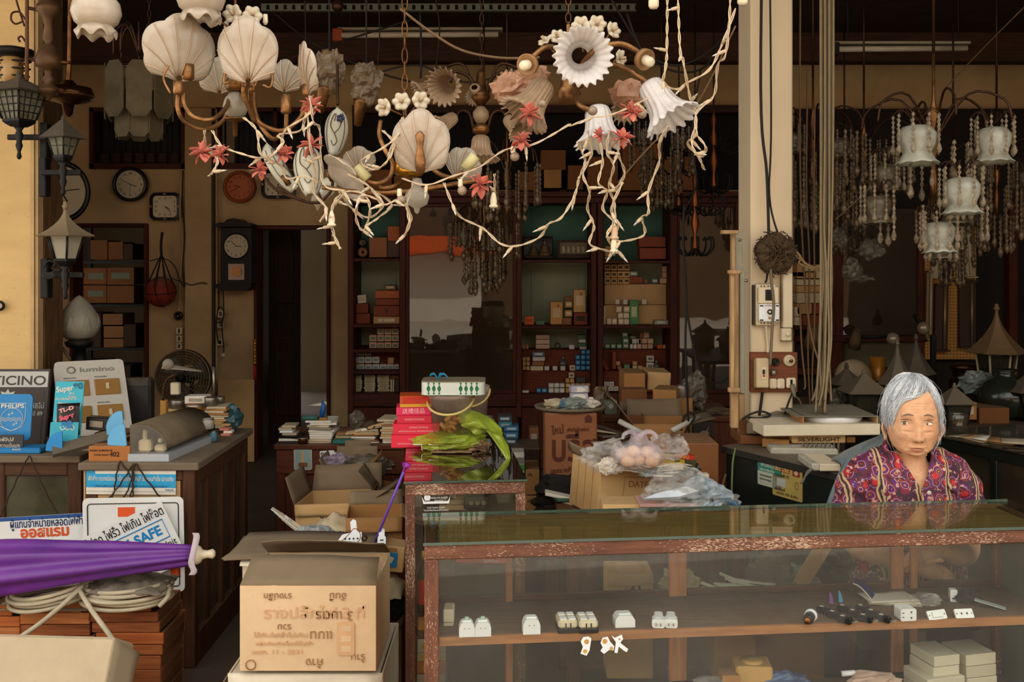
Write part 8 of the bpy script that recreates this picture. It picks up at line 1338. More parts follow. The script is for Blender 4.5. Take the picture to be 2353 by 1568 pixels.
DE=3.6;t=tg('fluted_chandelier','brown fluted glass chandelier with a brass column farther back','chandelier',P(1105,360,DE))
chain(t,1107,-10,160,DE,BRZ);pxl(t,1105,DE,[(4,160),(10,168),(12,205),(20,212),(22,225),(14,235),(6,245)],BRS,'upper_column');pxl(t,1105,DE,[(8,245),(19,258),(19,270),(10,284)],RUFFD,'glass_ball');pxl(t,1105,DE,[(8,284),(20,290),(20,304),(8,312),(4,318)],BRS,'lower_column')
for s in(-1,1):
 for pts in([(1105+s*12,225),(1105+s*24,180),(1105+s*60,165),(1105+s*70,190)],[(1105+s*16,300),(1105+s*26,262),(1105+s*48,255),(1105+s*60,275)],[(1105+s*14,226,.1),(1105+s*40,150,.1),(1105+s*90,160,.1),(1105+s*110,190,.1)]):tube(t,pts,DE,.006,BRZ,'arm')
for x,y,dr,r_,h_ in((1040,190,(-.35,-1,-.35),42,60),(1150,195,(.4,-1,-.3),38,58),(1045,268,(-.7,-.7,-.6),30,60),(1165,272,(.6,-.7,-.7),30,60),(1105,312,(0,-.15,-1),40,55),(1005,195,(-.9,-.3,-.5),30,50),(1090,200,(.1,.9,-.4),26,40)):bell(t,axm(P(x,y,DE-.03),dr),S(r_,DE),S(h_,DE),RUFFD,20,.09)
for k,(px,py,l) in enumerate(((221,48,'milky globe shade with a ruffled rim at the top edge, left one'),(461,14,'milky globe shade with a ruffled rim at the top edge, right one'))):
 t=tg('milk_glass_globe',l,'shade',P(px,py+40,2.5));pxl(t,px,2.5,[(30,py-70),(52,py-40),(56,py-18),(48,py+4),(36,py+14)],MILK,'globe_body',32)
 pt(MB().lathe([(S(36,2.5),0),(S(38,2.5),-.012),(S(44,2.5),-.024)],72,MT(P(px,py+12,2.5)),lambda th,i,m:(1+.03*i*cos(7*th),.004*i*cos(7*th+.5)),cap=False),'ruffled_rim',MILK,t,solid=.003);pt(MB().tube([P(px,py-66,2.5),P(px,-1180,2.5)],.006,8),'rod',GOLD,t)
t=tg('turned_lamp_post','turned brass and wood lamp post hung with side scrolls at the left','lamp',P(112,232,4.0));pxl(t,112,4.0,[(16,-500),(14,2),(26,12),(28,26),(14,40),(10,60),(14,90),(8,100),(22,112),(30,140),(28,154),(12,160),(8,172),(14,182),(10,192),(22,204),(24,210),(12,218),(6,226),(2,232)],mat('dull bronze',(108,76,46),.5,.5,v=.5,sc=25,dust=.4),'turned_column',22)
tube(t,[(62,-500),(62,185)],4.0,.008,mat('rusty rod',(104,66,40),.7),'side_rod');tube(t,[(64,18),(90,24)],4.0,.007,BRZ,'cross_bar');tube(t,[(64,134),(92,142)],4.0,.007,BRZ,'cross_bar');tube(t,[(130,142),(160,144)],4.0,.007,BRS,'cross_bar')
for pts in([(56,60),(40,10),(36,-10)],[(58,45),(45,28),(28,30),(26,46),(36,55),(50,50)],[(58,96),(50,84),(42,88),(46,96)],[(58,150),(48,142),(44,150),(52,156)]):tube(t,pts,4.0,.004,BRZ,'scroll',6)
t=tg('pendant_dish','dark brass pendant dish lamp hanging left of the smoked glass lamp','lamp',P(157,262,4.3));tube(t,[(164,-440),(160,100),(156,190)],4.3,.010,BRS,'rod');pxl(t,157,4.3,[(10,185),(20,196),(50,202),(56,215),(54,228),(40,234),(14,240),(10,262),(4,268)],mat('dark polished brass',(66,40,22),.25,.8),'dish',30);pxl(t,157,4.3,[(55,219),(57,221),(55,223)],BRS,'bright_band',30)
DS=4.4;t=tg('smoked_glass_chandelier','chandelier of long smoked glass plates in two tiers','chandelier',P(320,305,DS));SMK=mat('smoked frosted plate',(84,72,48),.75,v=.4,sc=14,spec=.25)
chain(t,343,-10,88,DS,BRZ);pxl(t,340,DS,[(5,85),(7,92),(5,104),(8,112),(10,140),(6,150)],BRS,'stem')
for k in range(8):
 a=2*PI*k/8+.35;ux,uy=cos(a),sin(a);c=P(320,0,DS);q=V(c.x+.14*ux,DS+.14*uy,P(0,214,DS).z);M=frm(q,(-uy,ux,0),(0,0,1));w,h=.105,S(126,DS);o8=[(-w*.5,-h*.36),(-w*.26,-h*.5),(w*.26,-h*.5),(w*.5,-h*.36),(w*.5,h*.36),(w*.26,h*.5),(-w*.26,h*.5),(-w*.5,h*.36)]
 pt(MB().prism(o8,.006,M,-.003),'glass_plate',SMK,t);pt(MB().prism([(x*.85,y*.85-.10) for x,y in o8],.006,M@MT((0,0,-.045)),-.003),'inner_plate',SMK,t)
 tube_=[V(c.x,DS,P(0,128,DS).z),V(c.x+.05*ux,DS+.05*uy,P(0,60,DS).z),V(c.x+.10*ux,DS+.10*uy,P(0,80,DS).z),V(c.x+.105*ux,DS+.105*uy,P(0,130,DS).z)];pt(MB().tube(smp(tube_,4),.005,5),'hook_arm',BRZ,t);pt(MB().tube([V(c.x,DS,P(0,146,DS).z),q+V(0,0,h*.5)],.004,5),'spoke',BRZ,t)
GRNG=mat('pebbled grey glass',(120,116,92),.35,v=.6,sc=60,bump=.5)
def wall_lantern(px,yb,w,hb,hr,d,label,roofm,gl,grid_,n=4,curve=.1,eave=1.45,tw=25,arm='down',fin=True):
 t=lantern(P(px,yb,d),w,hb,hr,label,roofm,IRON,gl,n,curve,.62,eave,fin,None,tw,grid_,'lantern','wall_lantern');q=P(px,yb,d)
 pt(MB().lathe([(.004,-.13),(.010,-.12),(.006,-.10),(.014,-.075),(.010,-.06),(.016,-.03),(.010,-.015),(.02,0)],12,MT(q)),'lower_spindle',IRON,t)
 bx_=V(q.x-.02 if arm=='left' else q.x+.06,d+.1,q.z-.05);pt(MB().box(bx_+V(-.10 if arm=='left' else 0,0,0),(.03,.05,.16),None,.004),'wall_plate',IRON,t);pt(MB().box((bx_+q)/2+V(-.02,0,-.01),(.16,.02,.022),None,.003),'bracket',IRON,t);return t
ROOFB=mat('dusty grey black roof',(70,62,50),.8,v=.2,dust=.4)
wall_lantern(44,292,.14,.11,.062,4.0,'black lantern with small square panes on the plaster pier',ROOFB,GRNG,4);wall_lantern(145,374,.082,.07,.075,3.95,'black wall lantern with a pointed roof below the turned post',ROOFB,GRNG,2,4,.0,1.5,arm='left');t=wall_lantern(150,612,.125,.09,.112,3.9,'large grey wall lantern with a tall flared roof and scroll bracket',mat('grey brown lantern roof',(122,104,76),.75,v=.15,dust=.3),mat('pale lantern pane',(150,144,124),.4,v=.25,sc=12),0,6,1.1,1.62,0,'left')
for s in(0,1):tube(t,[(100,615+22*s),(112,600+40*s),(128,606+28*s),(120,618+8*s),(140,622)],3.92,.004,IRON,'scroll',6)
t=tg('bulkhead_lamp','round black caged bulkhead lamp high on the plaster pier','lamp',P(28,205,4.1));q=P(28,155,4.1)
for k in range(5):pt(MB().tube([q+V(S(44-2*k,4.1)*cos(i*PI/12),S(26,4.1)*sin(i*PI/12)*.8,S(30-17*k,4.1)) for i in range(24)],.004,5,close=True),'cage_ring',IRON,t)
pxl(t,28,4.1,[(20,108),(46,114),(46,126),(30,132)],IRON,'cap',24);pxl(t,28,4.1,[(14,126),(24,134),(24,190),(10,196)],mat('amber lamp glass',(190,150,90),.3),'lamp_glass',20)
t=tg('round_badge','small round dark badge at the edge of the plaster pier','badge',P(2,715,4.55));pt(MB().lathe([(S(12,4.55),0),(S(12,4.55),.01),(S(8,4.55),.014),(.001,.012)],24,fc(P(0,703,4.58)),cap=False),'badge_disc',IRON,t);pt(MB().prism(circ(S(6,4.55),16),.003,fc(P(0,703,4.565))),'badge_face',STL,t)
t=tg('lotus_lamp','grey lotus bud shaped glass shade on a dark foot','lamp',P(182,805,5.0));q=P(182,782,5.0);LOT=frs('grey lotus glass',(186,180,160),(150,142,122),.25,.5,8);
pt(MB().lathe([(.035,0),(.072,.018),(.095,.058),(.093,.105),(.072,.151),(.042,.192),(.014,.218),(.001,.226)],40,MT(q),lambda th,i,m:(1+.05*abs(sin(4*th+i*.8)),0)),'bud',LOT,t)
for k in range(8):
 a=2*PI*k/8;pt(MB().grid(lambda u,v:V(q.x,q.y,q.z)+V(cos(a+(u-.5)*.8*(1-v)),sin(a+(u-.5)*.8*(1-v)),0)*(.035+.064*sin(PI*(.1+.62*v))+.005)+V(0,0,.006+.128*v),7,7),'petal',LOT,t,solid=.003)
pxl(t,182,5.0,[(20,780),(32,786),(28,796),(14,802),(18,830),(22,845),(16,860),(16,1020)],IRON,'foot',18)
pt(MB().tube(pxp([(112,755),(122,770),(150,810),(165,830)],5.0),.008,6),'prop_stick',mat('pale stick',(150,124,90),.7),t)
# == crystal chandeliers
def strand(t,q,L,r,m,nb,drop=True):
 pr=[];nb=max(3,int(L/(2.3*r)))
 for i in range(nb):z=-L*i/nb;pr+=[(r*.25,z),(r,z-L/nb*.5)]
 if drop:pr+=[(r*.2,-L),(r*1.0,-L-r*1.6),(r*1.5,-L-r*3.4),(r*.9,-L-r*5),(.0005,-L-r*6)]
 pt(MB().lathe(pr[::-1],6,MT(q)),'bead_strand',m,t)
def crystal(px,py,d,rad,label,tiers,m,shades=(),nstr=14,r=.008,stem=None,seed=1,arms=6):
 rs=random.Random(seed);c=P(px,py,d);t=tg('crystal_chandelier',label,'chandelier',c)
 pt(MB().lathe([(.004,-.3),(.016,-.2),(.008,-.12),(.022,-.06),(.012,0),(.02,.06),(.006,.12),(.006,.3)],12,MT(c)),'stem',BRS,t);pt(MB().tube([c+V(0,0,.3),V(c.x,c.y,3.5)],.006,6),'rod',BRZ,t)
 for k in range(arms):a=2*PI*k/arms+.4;u=V(cos(a),sin(a),0);pt(MB().tube(smp([c+V(0,0,-.05),c+u*rad*.45+V(0,0,.13),c+u*rad*.9+V(0,0,.10),c+u*rad+V(0,0,.02)],4),.005,5),'arm',BRZ,t)
 for(rf,z,L) in tiers:
  for k in range(nstr):a=2*PI*k/nstr+rs.uniform(-.15,.15);strand(t,c+V(rad*rf*cos(a),rad*rf*sin(a),z),L*rs.uniform(.75,1.1),r*rs.uniform(.85,1.2),m,5)
 for(x,y,z,w,mm) in shades:
  M=axm(c+V(x,y,z),(0,-.05,-1));pt(MB().lathe([(.3*w,0),(.75*w,.12*w),(1.0*w,.5*w),(.95*w,1.0*w),(.72*w,1.5*w),(.9*w,1.85*w),(1.12*w,2.05*w)],36,M,lambda th,i,q:(1+.05*(i>4)*cos(9*th),.04*w*(i>4)*cos(9*th)),cap=False),'tulip_shade',mm,t,solid=.0025)
  for j in range(9):a=2*PI*j/9;strand(t,c+V(x+w*1.15*cos(a),y+w*1.15*sin(a),z+.04),.11,.0075,m,4);pt(MB().tube(smp([c+V(x,y,z),c+V(x+w*.7*cos(a),y+w*.7*sin(a),z+.06),c+V(x+w*1.15*cos(a),y+w*1.15*sin(a),z+.04)],3),.0022,4),'hook',BRZ,t)
 return t
TUL=frs('frosted tulip glass',(206,206,190),(160,156,136),.3,.25,12,.1);TULD=frs('dim tulip glass',(120,108,84),(80,70,52),.3,.3,12,.15)
crystal(1112,520,6.2,.22,'dark crystal chandelier hanging before the sliding pane',((1,.02,.16),(.55,-.08,.2),(.4,-.22,.14)),DROP,((-.12,-.08,-.02,.045,TULD),(.06,-.1,-.05,.05,TULD)),12,.011,seed=2)
crystal(1165,385,5.4,.18,'brown crystal chandelier behind the shell lamp',((1,.02,.18),(.6,-.02,.2)),DROP,(),12,.010,seed=3)
crystal(2145,300,3.9,.28,'large crystal chandelier with frosted tulip shades at the right',((.45,-.05,.16),(.7,-.30,.10)),TIP,((-.115,-.12,.005,.072,TUL),(.185,-.1,-.0,.066,TUL),(.02,-.2,-.20,.066,TUL),(-.02,-.1,-.36,.058,TUL),(-.14,.1,-.12,.055,TULD),(-.20,.05,-.25,.055,TULD),(.12,.1,-.24,.06,TULD),(.10,.16,-.4,.05,TULD)),9,.0085,seed=4)
for k,(px,py,d,l,rr) in enumerate(((1868,310,5.2,'dim crystal chandelier close to the pillar',.26),(1985,330,6.0,'dim crystal chandelier between the cables and the bright one',.28),(1940,420,7.0,'dim crystal chandelier hanging lower behind the cables',.22),(2290,380,5.6,'dim crystal chandelier at the far right',.24),(2190,470,6.2,'dim crystal chandelier behind the bright one',.2),(1520,300,6.3,'dim crystal chandelier behind the ruffled bells',.2))):crystal(px,py,d,rr,l,((1,.0,.22),(.6,-.12,.22),(.35,-.28,.16)),DROP,((-.13,-.1,.0,.05,TULD),(.1,-.12,-.03,.05,TULD)),14,.011,seed=10+k)
for k,(px,py,d,l) in enumerate(((1597,470,6.4,'black iron and copper chandelier before the glass panel'),(1640,330,6.6,'black iron chandelier with curled arms beside the pillar'),(1560,380,7.0,'dim iron chandelier above the fourth bay'))):
 c=P(px,py,d);t=tg('iron_chandelier',l,'chandelier',c);pt(MB().lathe([(.004,-.32),(.02,-.28),(.01,-.2),(.03,-.12),(.012,-.05),(.026,.02),(.010,.1),(.02,.16),(.006,.2),(.006,.3)],14,MT(c)),'turned_stem',mat('copper stem',(130,70,34),.35,.7),t);pt(MB().tube([c+V(0,0,.3),V(c.x,c.y,3.5)],.005,5),'rod',IRON,t)
 for j in range(8):
  a=2*PI*j/8;u=V(cos(a),sin(a),0)
  for z,rr in((0,.2),(-.26,.12)):pt(MB().tube(smp([c+V(0,0,z),c+u*rr*.5+V(0,0,z-.07),c+u*rr+V(0,0,z-.02),c+u*rr*.95+V(0,0,z+.05),c+u*rr*.75+V(0,0,z+.03)],4),.006,5),'curled_arm',IRON,t)
# == ceiling fittings
for k,(x0,x1,y,d,l) in enumerate(((775,1155,76,6.3,'long fluorescent batten under the ceiling in the middle'),(1918,2232,108,6.3,'long fluorescent batten under the ceiling at the right'))):
 t=tg('ceiling_batten',l,'lamp fitting',P((x0+x1)/2,y,d));pt(PX(x0,x1,y-14,y-8,d,.09,.004),'housing',mat('dim white housing',(170,160,138),.4),t);pt(MB().tube([P(x0+10,y+5,d),P(x1-10,y+3,d)],.018,12),'tube',mat('dull tube',(200,190,168),.3),t);pt(PX(x0-12,x0+12,y-12,y+18,d-.01,.08,.006),'end_holder',mat('orange brown holder',(160,70,30),.5) if k==0 else IRON,t)
 for x in(x0+30,x1-30):pt(MB().tube([P(x,y-12,d+.03),P(x,-60,d+.03)],.004,5),'hanger',WIREB,t)
t=tg('slotted_rail','grey green slotted steel rail under the ceiling','rail',P(1030,28,5.2));GRS=mat('grey green steel',(84,88,72),.6,.3,v=.2);pt(PX(600,1462,8,11,5.2,.03,0),'rail_edge',GRS,t);pt(PX(600,1462,22,25,5.2,.03,0),'rail_edge',GRS,t)
for k in range(44):pt(PX(600+k*19.7,612+k*19.7,11,22,5.2,.004,0),'rail_web',GRS,t)
for k,(pts,d,r_,m_,l) in enumerate((([(920,20),(985,70),(1060,115),(1150,133),(1240,132)],3.0,.004,mat('brown cord',(120,92,62),.8),'brown cord sagging from the chain to the ruffled lamp'),([(630,30),(720,100),(850,160),(950,190)],5.5,.006,WIREB,'dark wire sagging across the ceiling left of the chain'),([(560,60),(680,120),(800,90),(960,40)],5.8,.006,WIREB,'dark wire crossing below the batten'),([(860,170),(960,150),(1080,190),(1200,150)],5.0,.005,WIREB,'dark wire behind the fluted chandelier'),([(1440,30),(1480,120),(1560,150),(1640,110),(1690,40)],4.6,.006,WIREB,'dark wire bundle looping before the pillar'),([(1400,-10),(1500,140),(1610,160),(1680,60)],4.7,.005,WIREB,'second dark wire looping before the pillar'),([(1610,160),(1590,300),(1600,420),(1580,470)],5.2,.005,WIREB,'dark wire dropping to the iron chandelier'),([(870,-10),(872,80),(868,150)],5.0,.004,WIREB,'thin dark wire dropping beside the batten'),([(965,30),(968,120),(966,180)],5.0,.006,WIREB,'dark cord dropping through the wires'),([(1000,-10),(1010,70),(1002,160),(1006,200)],5.1,.004,WIREB,'thin dark wire near the fluted chandelier'),([(700,-10),(702,90),(696,180)],5.1,.004,WIREB,'thin dark wire behind the right shell'),([(1690,60,-.8),(1600,240,-.6),(1500,330,-.5),(1420,420,-.4)],4.0,.003,mat('brown cord',(120,92,62),.8),'brown thread slanting from the pillar into the lights'))):one(MB().tube(pxp(pts,d,6),r_,5),'ceiling_wire',m_,l,'wire')
for k,(px,py,r_,d) in enumerate(((776,14,14,5.0),(450,128,10,4.0))):t=tg('porcelain_knob',('dark ball fitting under the slotted rail','pale lamp holder behind the shells')[k],'fitting',P(px,py,d));pt(MB().ball(P(px,py,d),S(r_,d),14),'ball',(BRZ,CRP)[k],t);pt(MB().tube([P(px,py,d),P(px,-70,d)],.004,5),'cord',WIREB,t)
# == silk flowers and string lights
def silk(px,py,d,rp,label,seed):
 rs=random.Random(seed);q=P(px,py,d);t=tg('silk_flower',label,'flower',q);r=S(rp,d)
 for k in range(9):
  a=2*PI*k/9+rs.uniform(-.2,.2);el=rs.uniform(-.2,.9);u=V(cos(a),-el*.8,sin(a)).normalized();M=axm(q,u)@RZ(rs.uniform(-40,40));L=r*rs.uniform(.8,1.15)
  pt(MB().grid(lambda x,v:((x-.5)*L*.62*sin(PI*min(1,.12+v*.86)),.10*L*sin(v*2.4)+.05*L*(2*x-1)**2,v*L),5,6,M),'petal',SALMON,t,solid=.0008)
 pt(MB().lathe([(.0008,0),(.004,.006),(.003,.012)],6,axm(q,(0,-1,0))),'flower_heart',mat('dark heart',(110,40,30),.7),t)
for k,(x,y,r_,l) in enumerate(((468,352,26,'salmon silk flower hanging at the left end of the lights'),(508,358,24,'salmon silk flower beside its twin at the left end'),(598,392,24,'salmon silk flower beside the tilted petal shade'),(716,245,24,'salmon silk flower below the edge-on shell'),(716,335,26,'salmon silk flower over the painted petal shade'),(1103,425,26,'salmon silk flower right of the lower shell lamp'),(1216,265,26,'salmon silk flower before the left ruffled bell'),(1197,325,24,'salmon silk flower below the left ruffled bell'),(1450,258,24,'salmon silk flower between the ruffled bells'),(1428,318,24,'salmon silk flower under the ruffled chandelier'),(1378,312,16,'small salmon silk flower among the wires'),(655,355,22,'faded silk flower on the light wire'))):silk(x,y,2.42 if x<800 else 2.38,r_*1.2,l,k)
BULB=mat('clear mini bulb',(206,196,176),.15,spec=.8)
def lights(pts,d,label,seed,every=.10,r=.0019):
 rs=random.Random(seed);raw=pxp(pts,d,10);path=[raw[0]]
 for p in raw[1:]:
  n=max(1,int((p-path[-1]).length/.006));a=path[-1]
  for i in range(1,n+1):path.append(a+(p-a)*i/n)
 t=tg('string_lights',label,'string lights',path[-1])
 for s in(0,PI):pt(MB().tube([q+V(.0021*cos(i*.55+s),.0021*sin(i*.55+s),.0012*sin(i*.55+s)) for i,q in enumerate(path)],r,4),'twisted_wire',WIREW,t)
 step=int(every/.006);i=step//2
 while i<len(path):
  M=axm(path[i],(rs.uniform(-.8,.8),rs.uniform(-.6,.1),rs.uniform(-1,.15)));b=pt(MB().lathe([(.0028,0),(.0044,.006),(.0040,.020),(.0028,.022)],8,M),'bulb_socket',WIREW,t);pt(MB().lathe([(.0026,.021),(.0024,.030),(.0004,.038)],7,M),'mini_bulb',BULB,b);i+=step+rs.randint(-4,4)
SL=(([(470,300),(474,340),(500,365),(490,395),(480,405)],'short light wire with flowers at the left end'),([(488,300),(510,335),(560,355),(600,362),(640,345),(655,300),(700,270),(735,235)],'light wire rising from the left flowers to the edge-on shell'),([(560,270),(590,300),(600,355),(645,380),(660,410),(700,405),(730,420)],'light wire crossing below the left chandelier'),([(610,372),(650,330),(640,310),(690,300),(705,260),(712,330),(725,400),(720,440),(750,480),(735,510)],'tangled light wire falling past the painted petals'),([(712,220),(720,280),(735,300),(742,420),(790,440),(770,470),(760,500),(768,540),(782,572),(765,540)],'light wire dropping to the looped end'),([(760,500),(770,460),(800,440),(840,450),(850,490),(835,530),(818,500),(830,450),(870,460)],'light wire looping left of the narrow bay'),([(780,440),(810,480),(850,500),(880,470),(860,440),(900,470),(870,500),(840,520)],'tangled light wire below the lower shell lamp'),([(800,400),(850,430),(880,470),(920,460),(945,500),(930,540),(940,510),(935,470),(950,420)],'light wire under the brass bowl'),([(880,300),(905,330),(890,370),(860,390),(830,370),(880,340),(915,310),(925,270)],'light wire wound round the left arm of the lower lamp'),([(925,410),(980,425),(1040,405),(1100,385),(1160,345),(1230,330),(1310,285)],'long light wire rising to the ruffled chandelier'),([(1020,420),(1040,470),(1060,500),(1110,525),(1150,560),(1190,565),(1240,545),(1260,515),(1290,500),(1320,450),(1330,410)],'long light wire sagging before the shelving'),([(1136,400),(1137,440),(1134,470)],'short light wire ending in a big socket'),([(1330,410),(1345,370),(1330,330),(1355,320)],'light wire climbing to the ruffled bells'),([(1350,300),(1360,350),(1340,400),(1355,440),(1350,480),(1365,520),(1355,560),(1390,575),(1420,580),(1405,560)],'light wire hanging left of the plug cluster'),([(1375,310),(1385,370),(1375,420),(1395,440),(1385,480),(1410,510),(1395,540),(1412,575)],'light wire in the middle of the plug cluster'),([(1400,300),(1395,350),(1410,380),(1400,430),(1412,470),(1412,520)],'light wire above the two plugs'),([(1430,310),(1420,350),(1435,400),(1410,440),(1430,420),(1405,480),(1420,520),(1400,550)],'light wire twisting right of the plugs'),([(1535,290),(1515,330),(1515,370),(1490,440),(1490,490),(1475,500),(1480,540),(1430,555),(1415,550)],'light wire from the right bell down to the plugs'),([(1535,-1100),(1536,-500),(1533,60),(1530,150),(1525,190),(1555,205),(1580,190),(1630,160),(1660,100),(1690,20)],'light wire looping up to the pillar'),([(1545,-1100),(1545,-500),(1560,60),(1570,140),(1585,220),(1600,270),(1590,330),(1610,370),(1618,390)],'light wire falling free beside the pillar'),([(1690,-1100),(1690,-500),(1675,60),(1650,150),(1640,220),(1600,260),(1600,310),(1580,330),(1610,360),(1622,340),(1600,310)],'light wire falling from the pillar top'),([(1310,290),(1360,270),(1400,265),(1450,245),(1490,225)],'light wire wound under the ruffled chandelier'))
for k,(pts,l) in enumerate(SL):lights([(x,y,.03*sin(i*1.7+k)) for i,(x,y) in enumerate(pts)],2.42,l,k,.12)
for k,(x,y,l) in enumerate(((1134,462,'white lamp socket at the end of a light wire'),(1412,535,'pinkish plug of the light wires'),(1411,565,'white socket plugged below the pink plug'),(762,505,'white plug hanging before the middle doorway'))):
 t=tg('light_plug',l,'plug',P(x,y+16,2.4));pxl(t,x,2.4,[(3,y-20),(6,y-12),(8,y),(7,y+8),(10,y+10),(10,y+14),(4,y+16)],(OLDW,mat('pink plug',(206,170,140),.5),OLDW,OLDW)[k],'plug_body',12);pxl(t,x,2.4,[(2.5,y+14),(2.5,y+24)],STL,'plug_pin',6)
for k,(x,y) in enumerate(((1183,360),(1062,438),(922,460))):t=tg('globe_bulb',('silvery globe bulb on the rising light wire','silvery globe bulb beside the salmon flower','dull globe bulb left of the glass finial')[k],'bulb',P(x,y+10,2.4));pt(MB().ball(P(x,y,2.4),S(11,2.4),16),'bulb',mat('smoky bulb',(150,128,100),.2,spec=.7),t);pxl(t,x-4,2.4,[(5,y-26),(6,y-10),(4,y-7)],OLDW,'socket',10)
for k,(x,y) in enumerate(((1502,8),(1706,0))):t=tg('lamp_holder',('old lamp holder at the top edge left of the pillar','old lamp holder at the top of the pillar')[k],'fitting',P(x,y+14,2.5));pxl(t,x,2.5,[(10,y-20),(12,y-4),(12,y+6),(8,y+12)],CRP,'holder',14);pt(MB().tube([P(x,y-18,2.5),P(x,-1180,2.5)],.004,5),'cord',WIREB,t)
# == the seated person
PD=3.25;KP=PD/3.1;HC=V((2097-CX)/F*PD,PD,CZ-365*PD/F);BM=MT(HC)@MD((KP,KP,KP,1));HM=BM@RZ(-11)@RX(1)
def skinmat():
 m,t,b,o=nmt('aged skin');vec=coords(t,(1,1,1),False);c=mix(t,ramp(t,noi(t,vec,28,5),.3,.7),lin((232,184,142)),lin((208,150,110)));c=mix(t,ramp(t,noi(t,vec,90,3),.64,.74,(0,.5)),c,lin((164,106,74)))
 t.links.new(c,b.inputs['Base Color']);b.inputs['Roughness'].default_value=.5;b.inputs['Subsurface Weight'].default_value=.12;b.inputs['Subsurface Radius'].default_value=(.01,.004,.002);b.inputs['Specular IOR Level'].default_value=.35
 mp=nd(t,'ShaderNodeMapping');mp.inputs[3].default_value=(1,1,3.5);t.links.new(vec,mp.inputs[0]);t.links.new(bumpn(t,noi(t,mp.outputs[0],60,4),.28,.004),b.inputs['Normal']);return m
def shirtmat():
 m,t,b,o=nmt('paisley print');vec=coords(t,(1,.6,1),False);v=nd(t,'ShaderNodeTexVoronoi');v.inputs['Scale'].default_value=28;wv=nd(t,'ShaderNodeVectorMath',operation='ADD');nn=nd(t,'ShaderNodeTexNoise');nn.inputs['Scale'].default_value=14;t.links.new(vec,nn.inputs['Vector']);sc=nd(t,'ShaderNodeVectorMath',operation='SCALE');sc.inputs['Scale'].default_value=.035;t.links.new(nn.outputs['Color'],sc.inputs[0]);t.links.new(vec,wv.inputs[0]);t.links.new(sc.outputs[0],wv.inputs[1]);t.links.new(wv.outputs[0],v.inputs['Vector'])
 def cr(fac,stops):
  r=nd(t,'ShaderNodeValToRGB');r.color_ramp.interpolation='CONSTANT';e=r.color_ramp.elements
  while len(e)<len(stops):e.new(.5)
  for k,(p,c) in enumerate(stops):e[k].position=p;e[k].color=lin(c)
  t.links.new(fac,r.inputs[0]);return r.outputs[0]
 a=cr(v.outputs['Distance'],((0,(226,150,50)),(.10,(74,20,30)),(.20,(196,120,60)),(.25,(96,22,92)),(.40,(200,176,168)),(.43,(120,20,40)),(.6,(60,16,40))))
 bb=cr(v.outputs['Distance'],((0,(190,28,36)),(.30,(140,16,30)),(.42,(70,20,36)),(.53,(196,140,130)),(.56,(84,24,110)),(.66,(90,18,40))))
 sp=nd(t,'ShaderNodeSeparateColor');t.links.new(v.outputs['Color'],sp.inputs[0]);col=mix(t,ramp(t,sp.outputs[0],.62,.63),a,bb)
 n2=noi(t,vec,70,3);col=mix(t,ramp(t,n2,.60,.62,(0,.8)),col,lin((210,160,140)))
 sx=nd(t,'ShaderNodeSeparateXYZ');t.links.new(wv.outputs[0],sx.inputs[0]);f=nd(t,'ShaderNodeMath',operation='MULTIPLY');f.inputs[1].default_value=9.5;t.links.new(sx.outputs[0],f.inputs[0]);fr=nd(t,'ShaderNodeMath',operation='FRACT');t.links.new(f.outputs[0],fr.inputs[0])
 st=cr(fr.outputs[0],((0,(190,160,110)),(.05,(60,30,44)),(.10,(190,160,110)),(.15,(0,0,0))));k=nd(t,'ShaderNodeMath',operation='LESS_THAN');k.inputs[1].default_value=.15;t.links.new(fr.outputs[0],k.inputs[0]);col=mix(t,k.outputs[0],col,st)
 t.links.new(col,b.inputs['Base Color']);b.inputs['Roughness'].default_value=.65;b.inputs['Sheen Weight'].default_value=.1;t.links.new(bumpn(t,noi(t,vec,9,3),.5,.012),b.inputs['Normal']);return m
SKIN,SHIRT=skinmat(),shirtmat()
PROF=[(.125,.004,.004,.004),(.118,.034,.040,.040),(.10,.058,.066,.07),(.07,.073,.084,.092),(.04,.078,.088,.097),(.01,.078,.087,.096),(-.02,.0765,.083,.09),(-.045,.073,.079,.08),(-.065,.067,.076,.068),(-.082,.058,.073,.055),(-.095,.046,.067,.045),(-.104,.030,.056,.035)]
def pv(z):
 for k in range(len(PROF)-1):
  a,b=PROF[k],PROF[k+1]
  if a[0]>=z>=b[0]:
   f=(a[0]-z)/(a[0]-b[0]);return[a[i]+(b[i]-a[i])*f for i in(1,2,3)]
 return PROF[-1][1:]
G=lambda x,z,cx,cz,sx,sz:math.exp(-((x-cx)/sx)**2-((z-cz)/sz)**2)
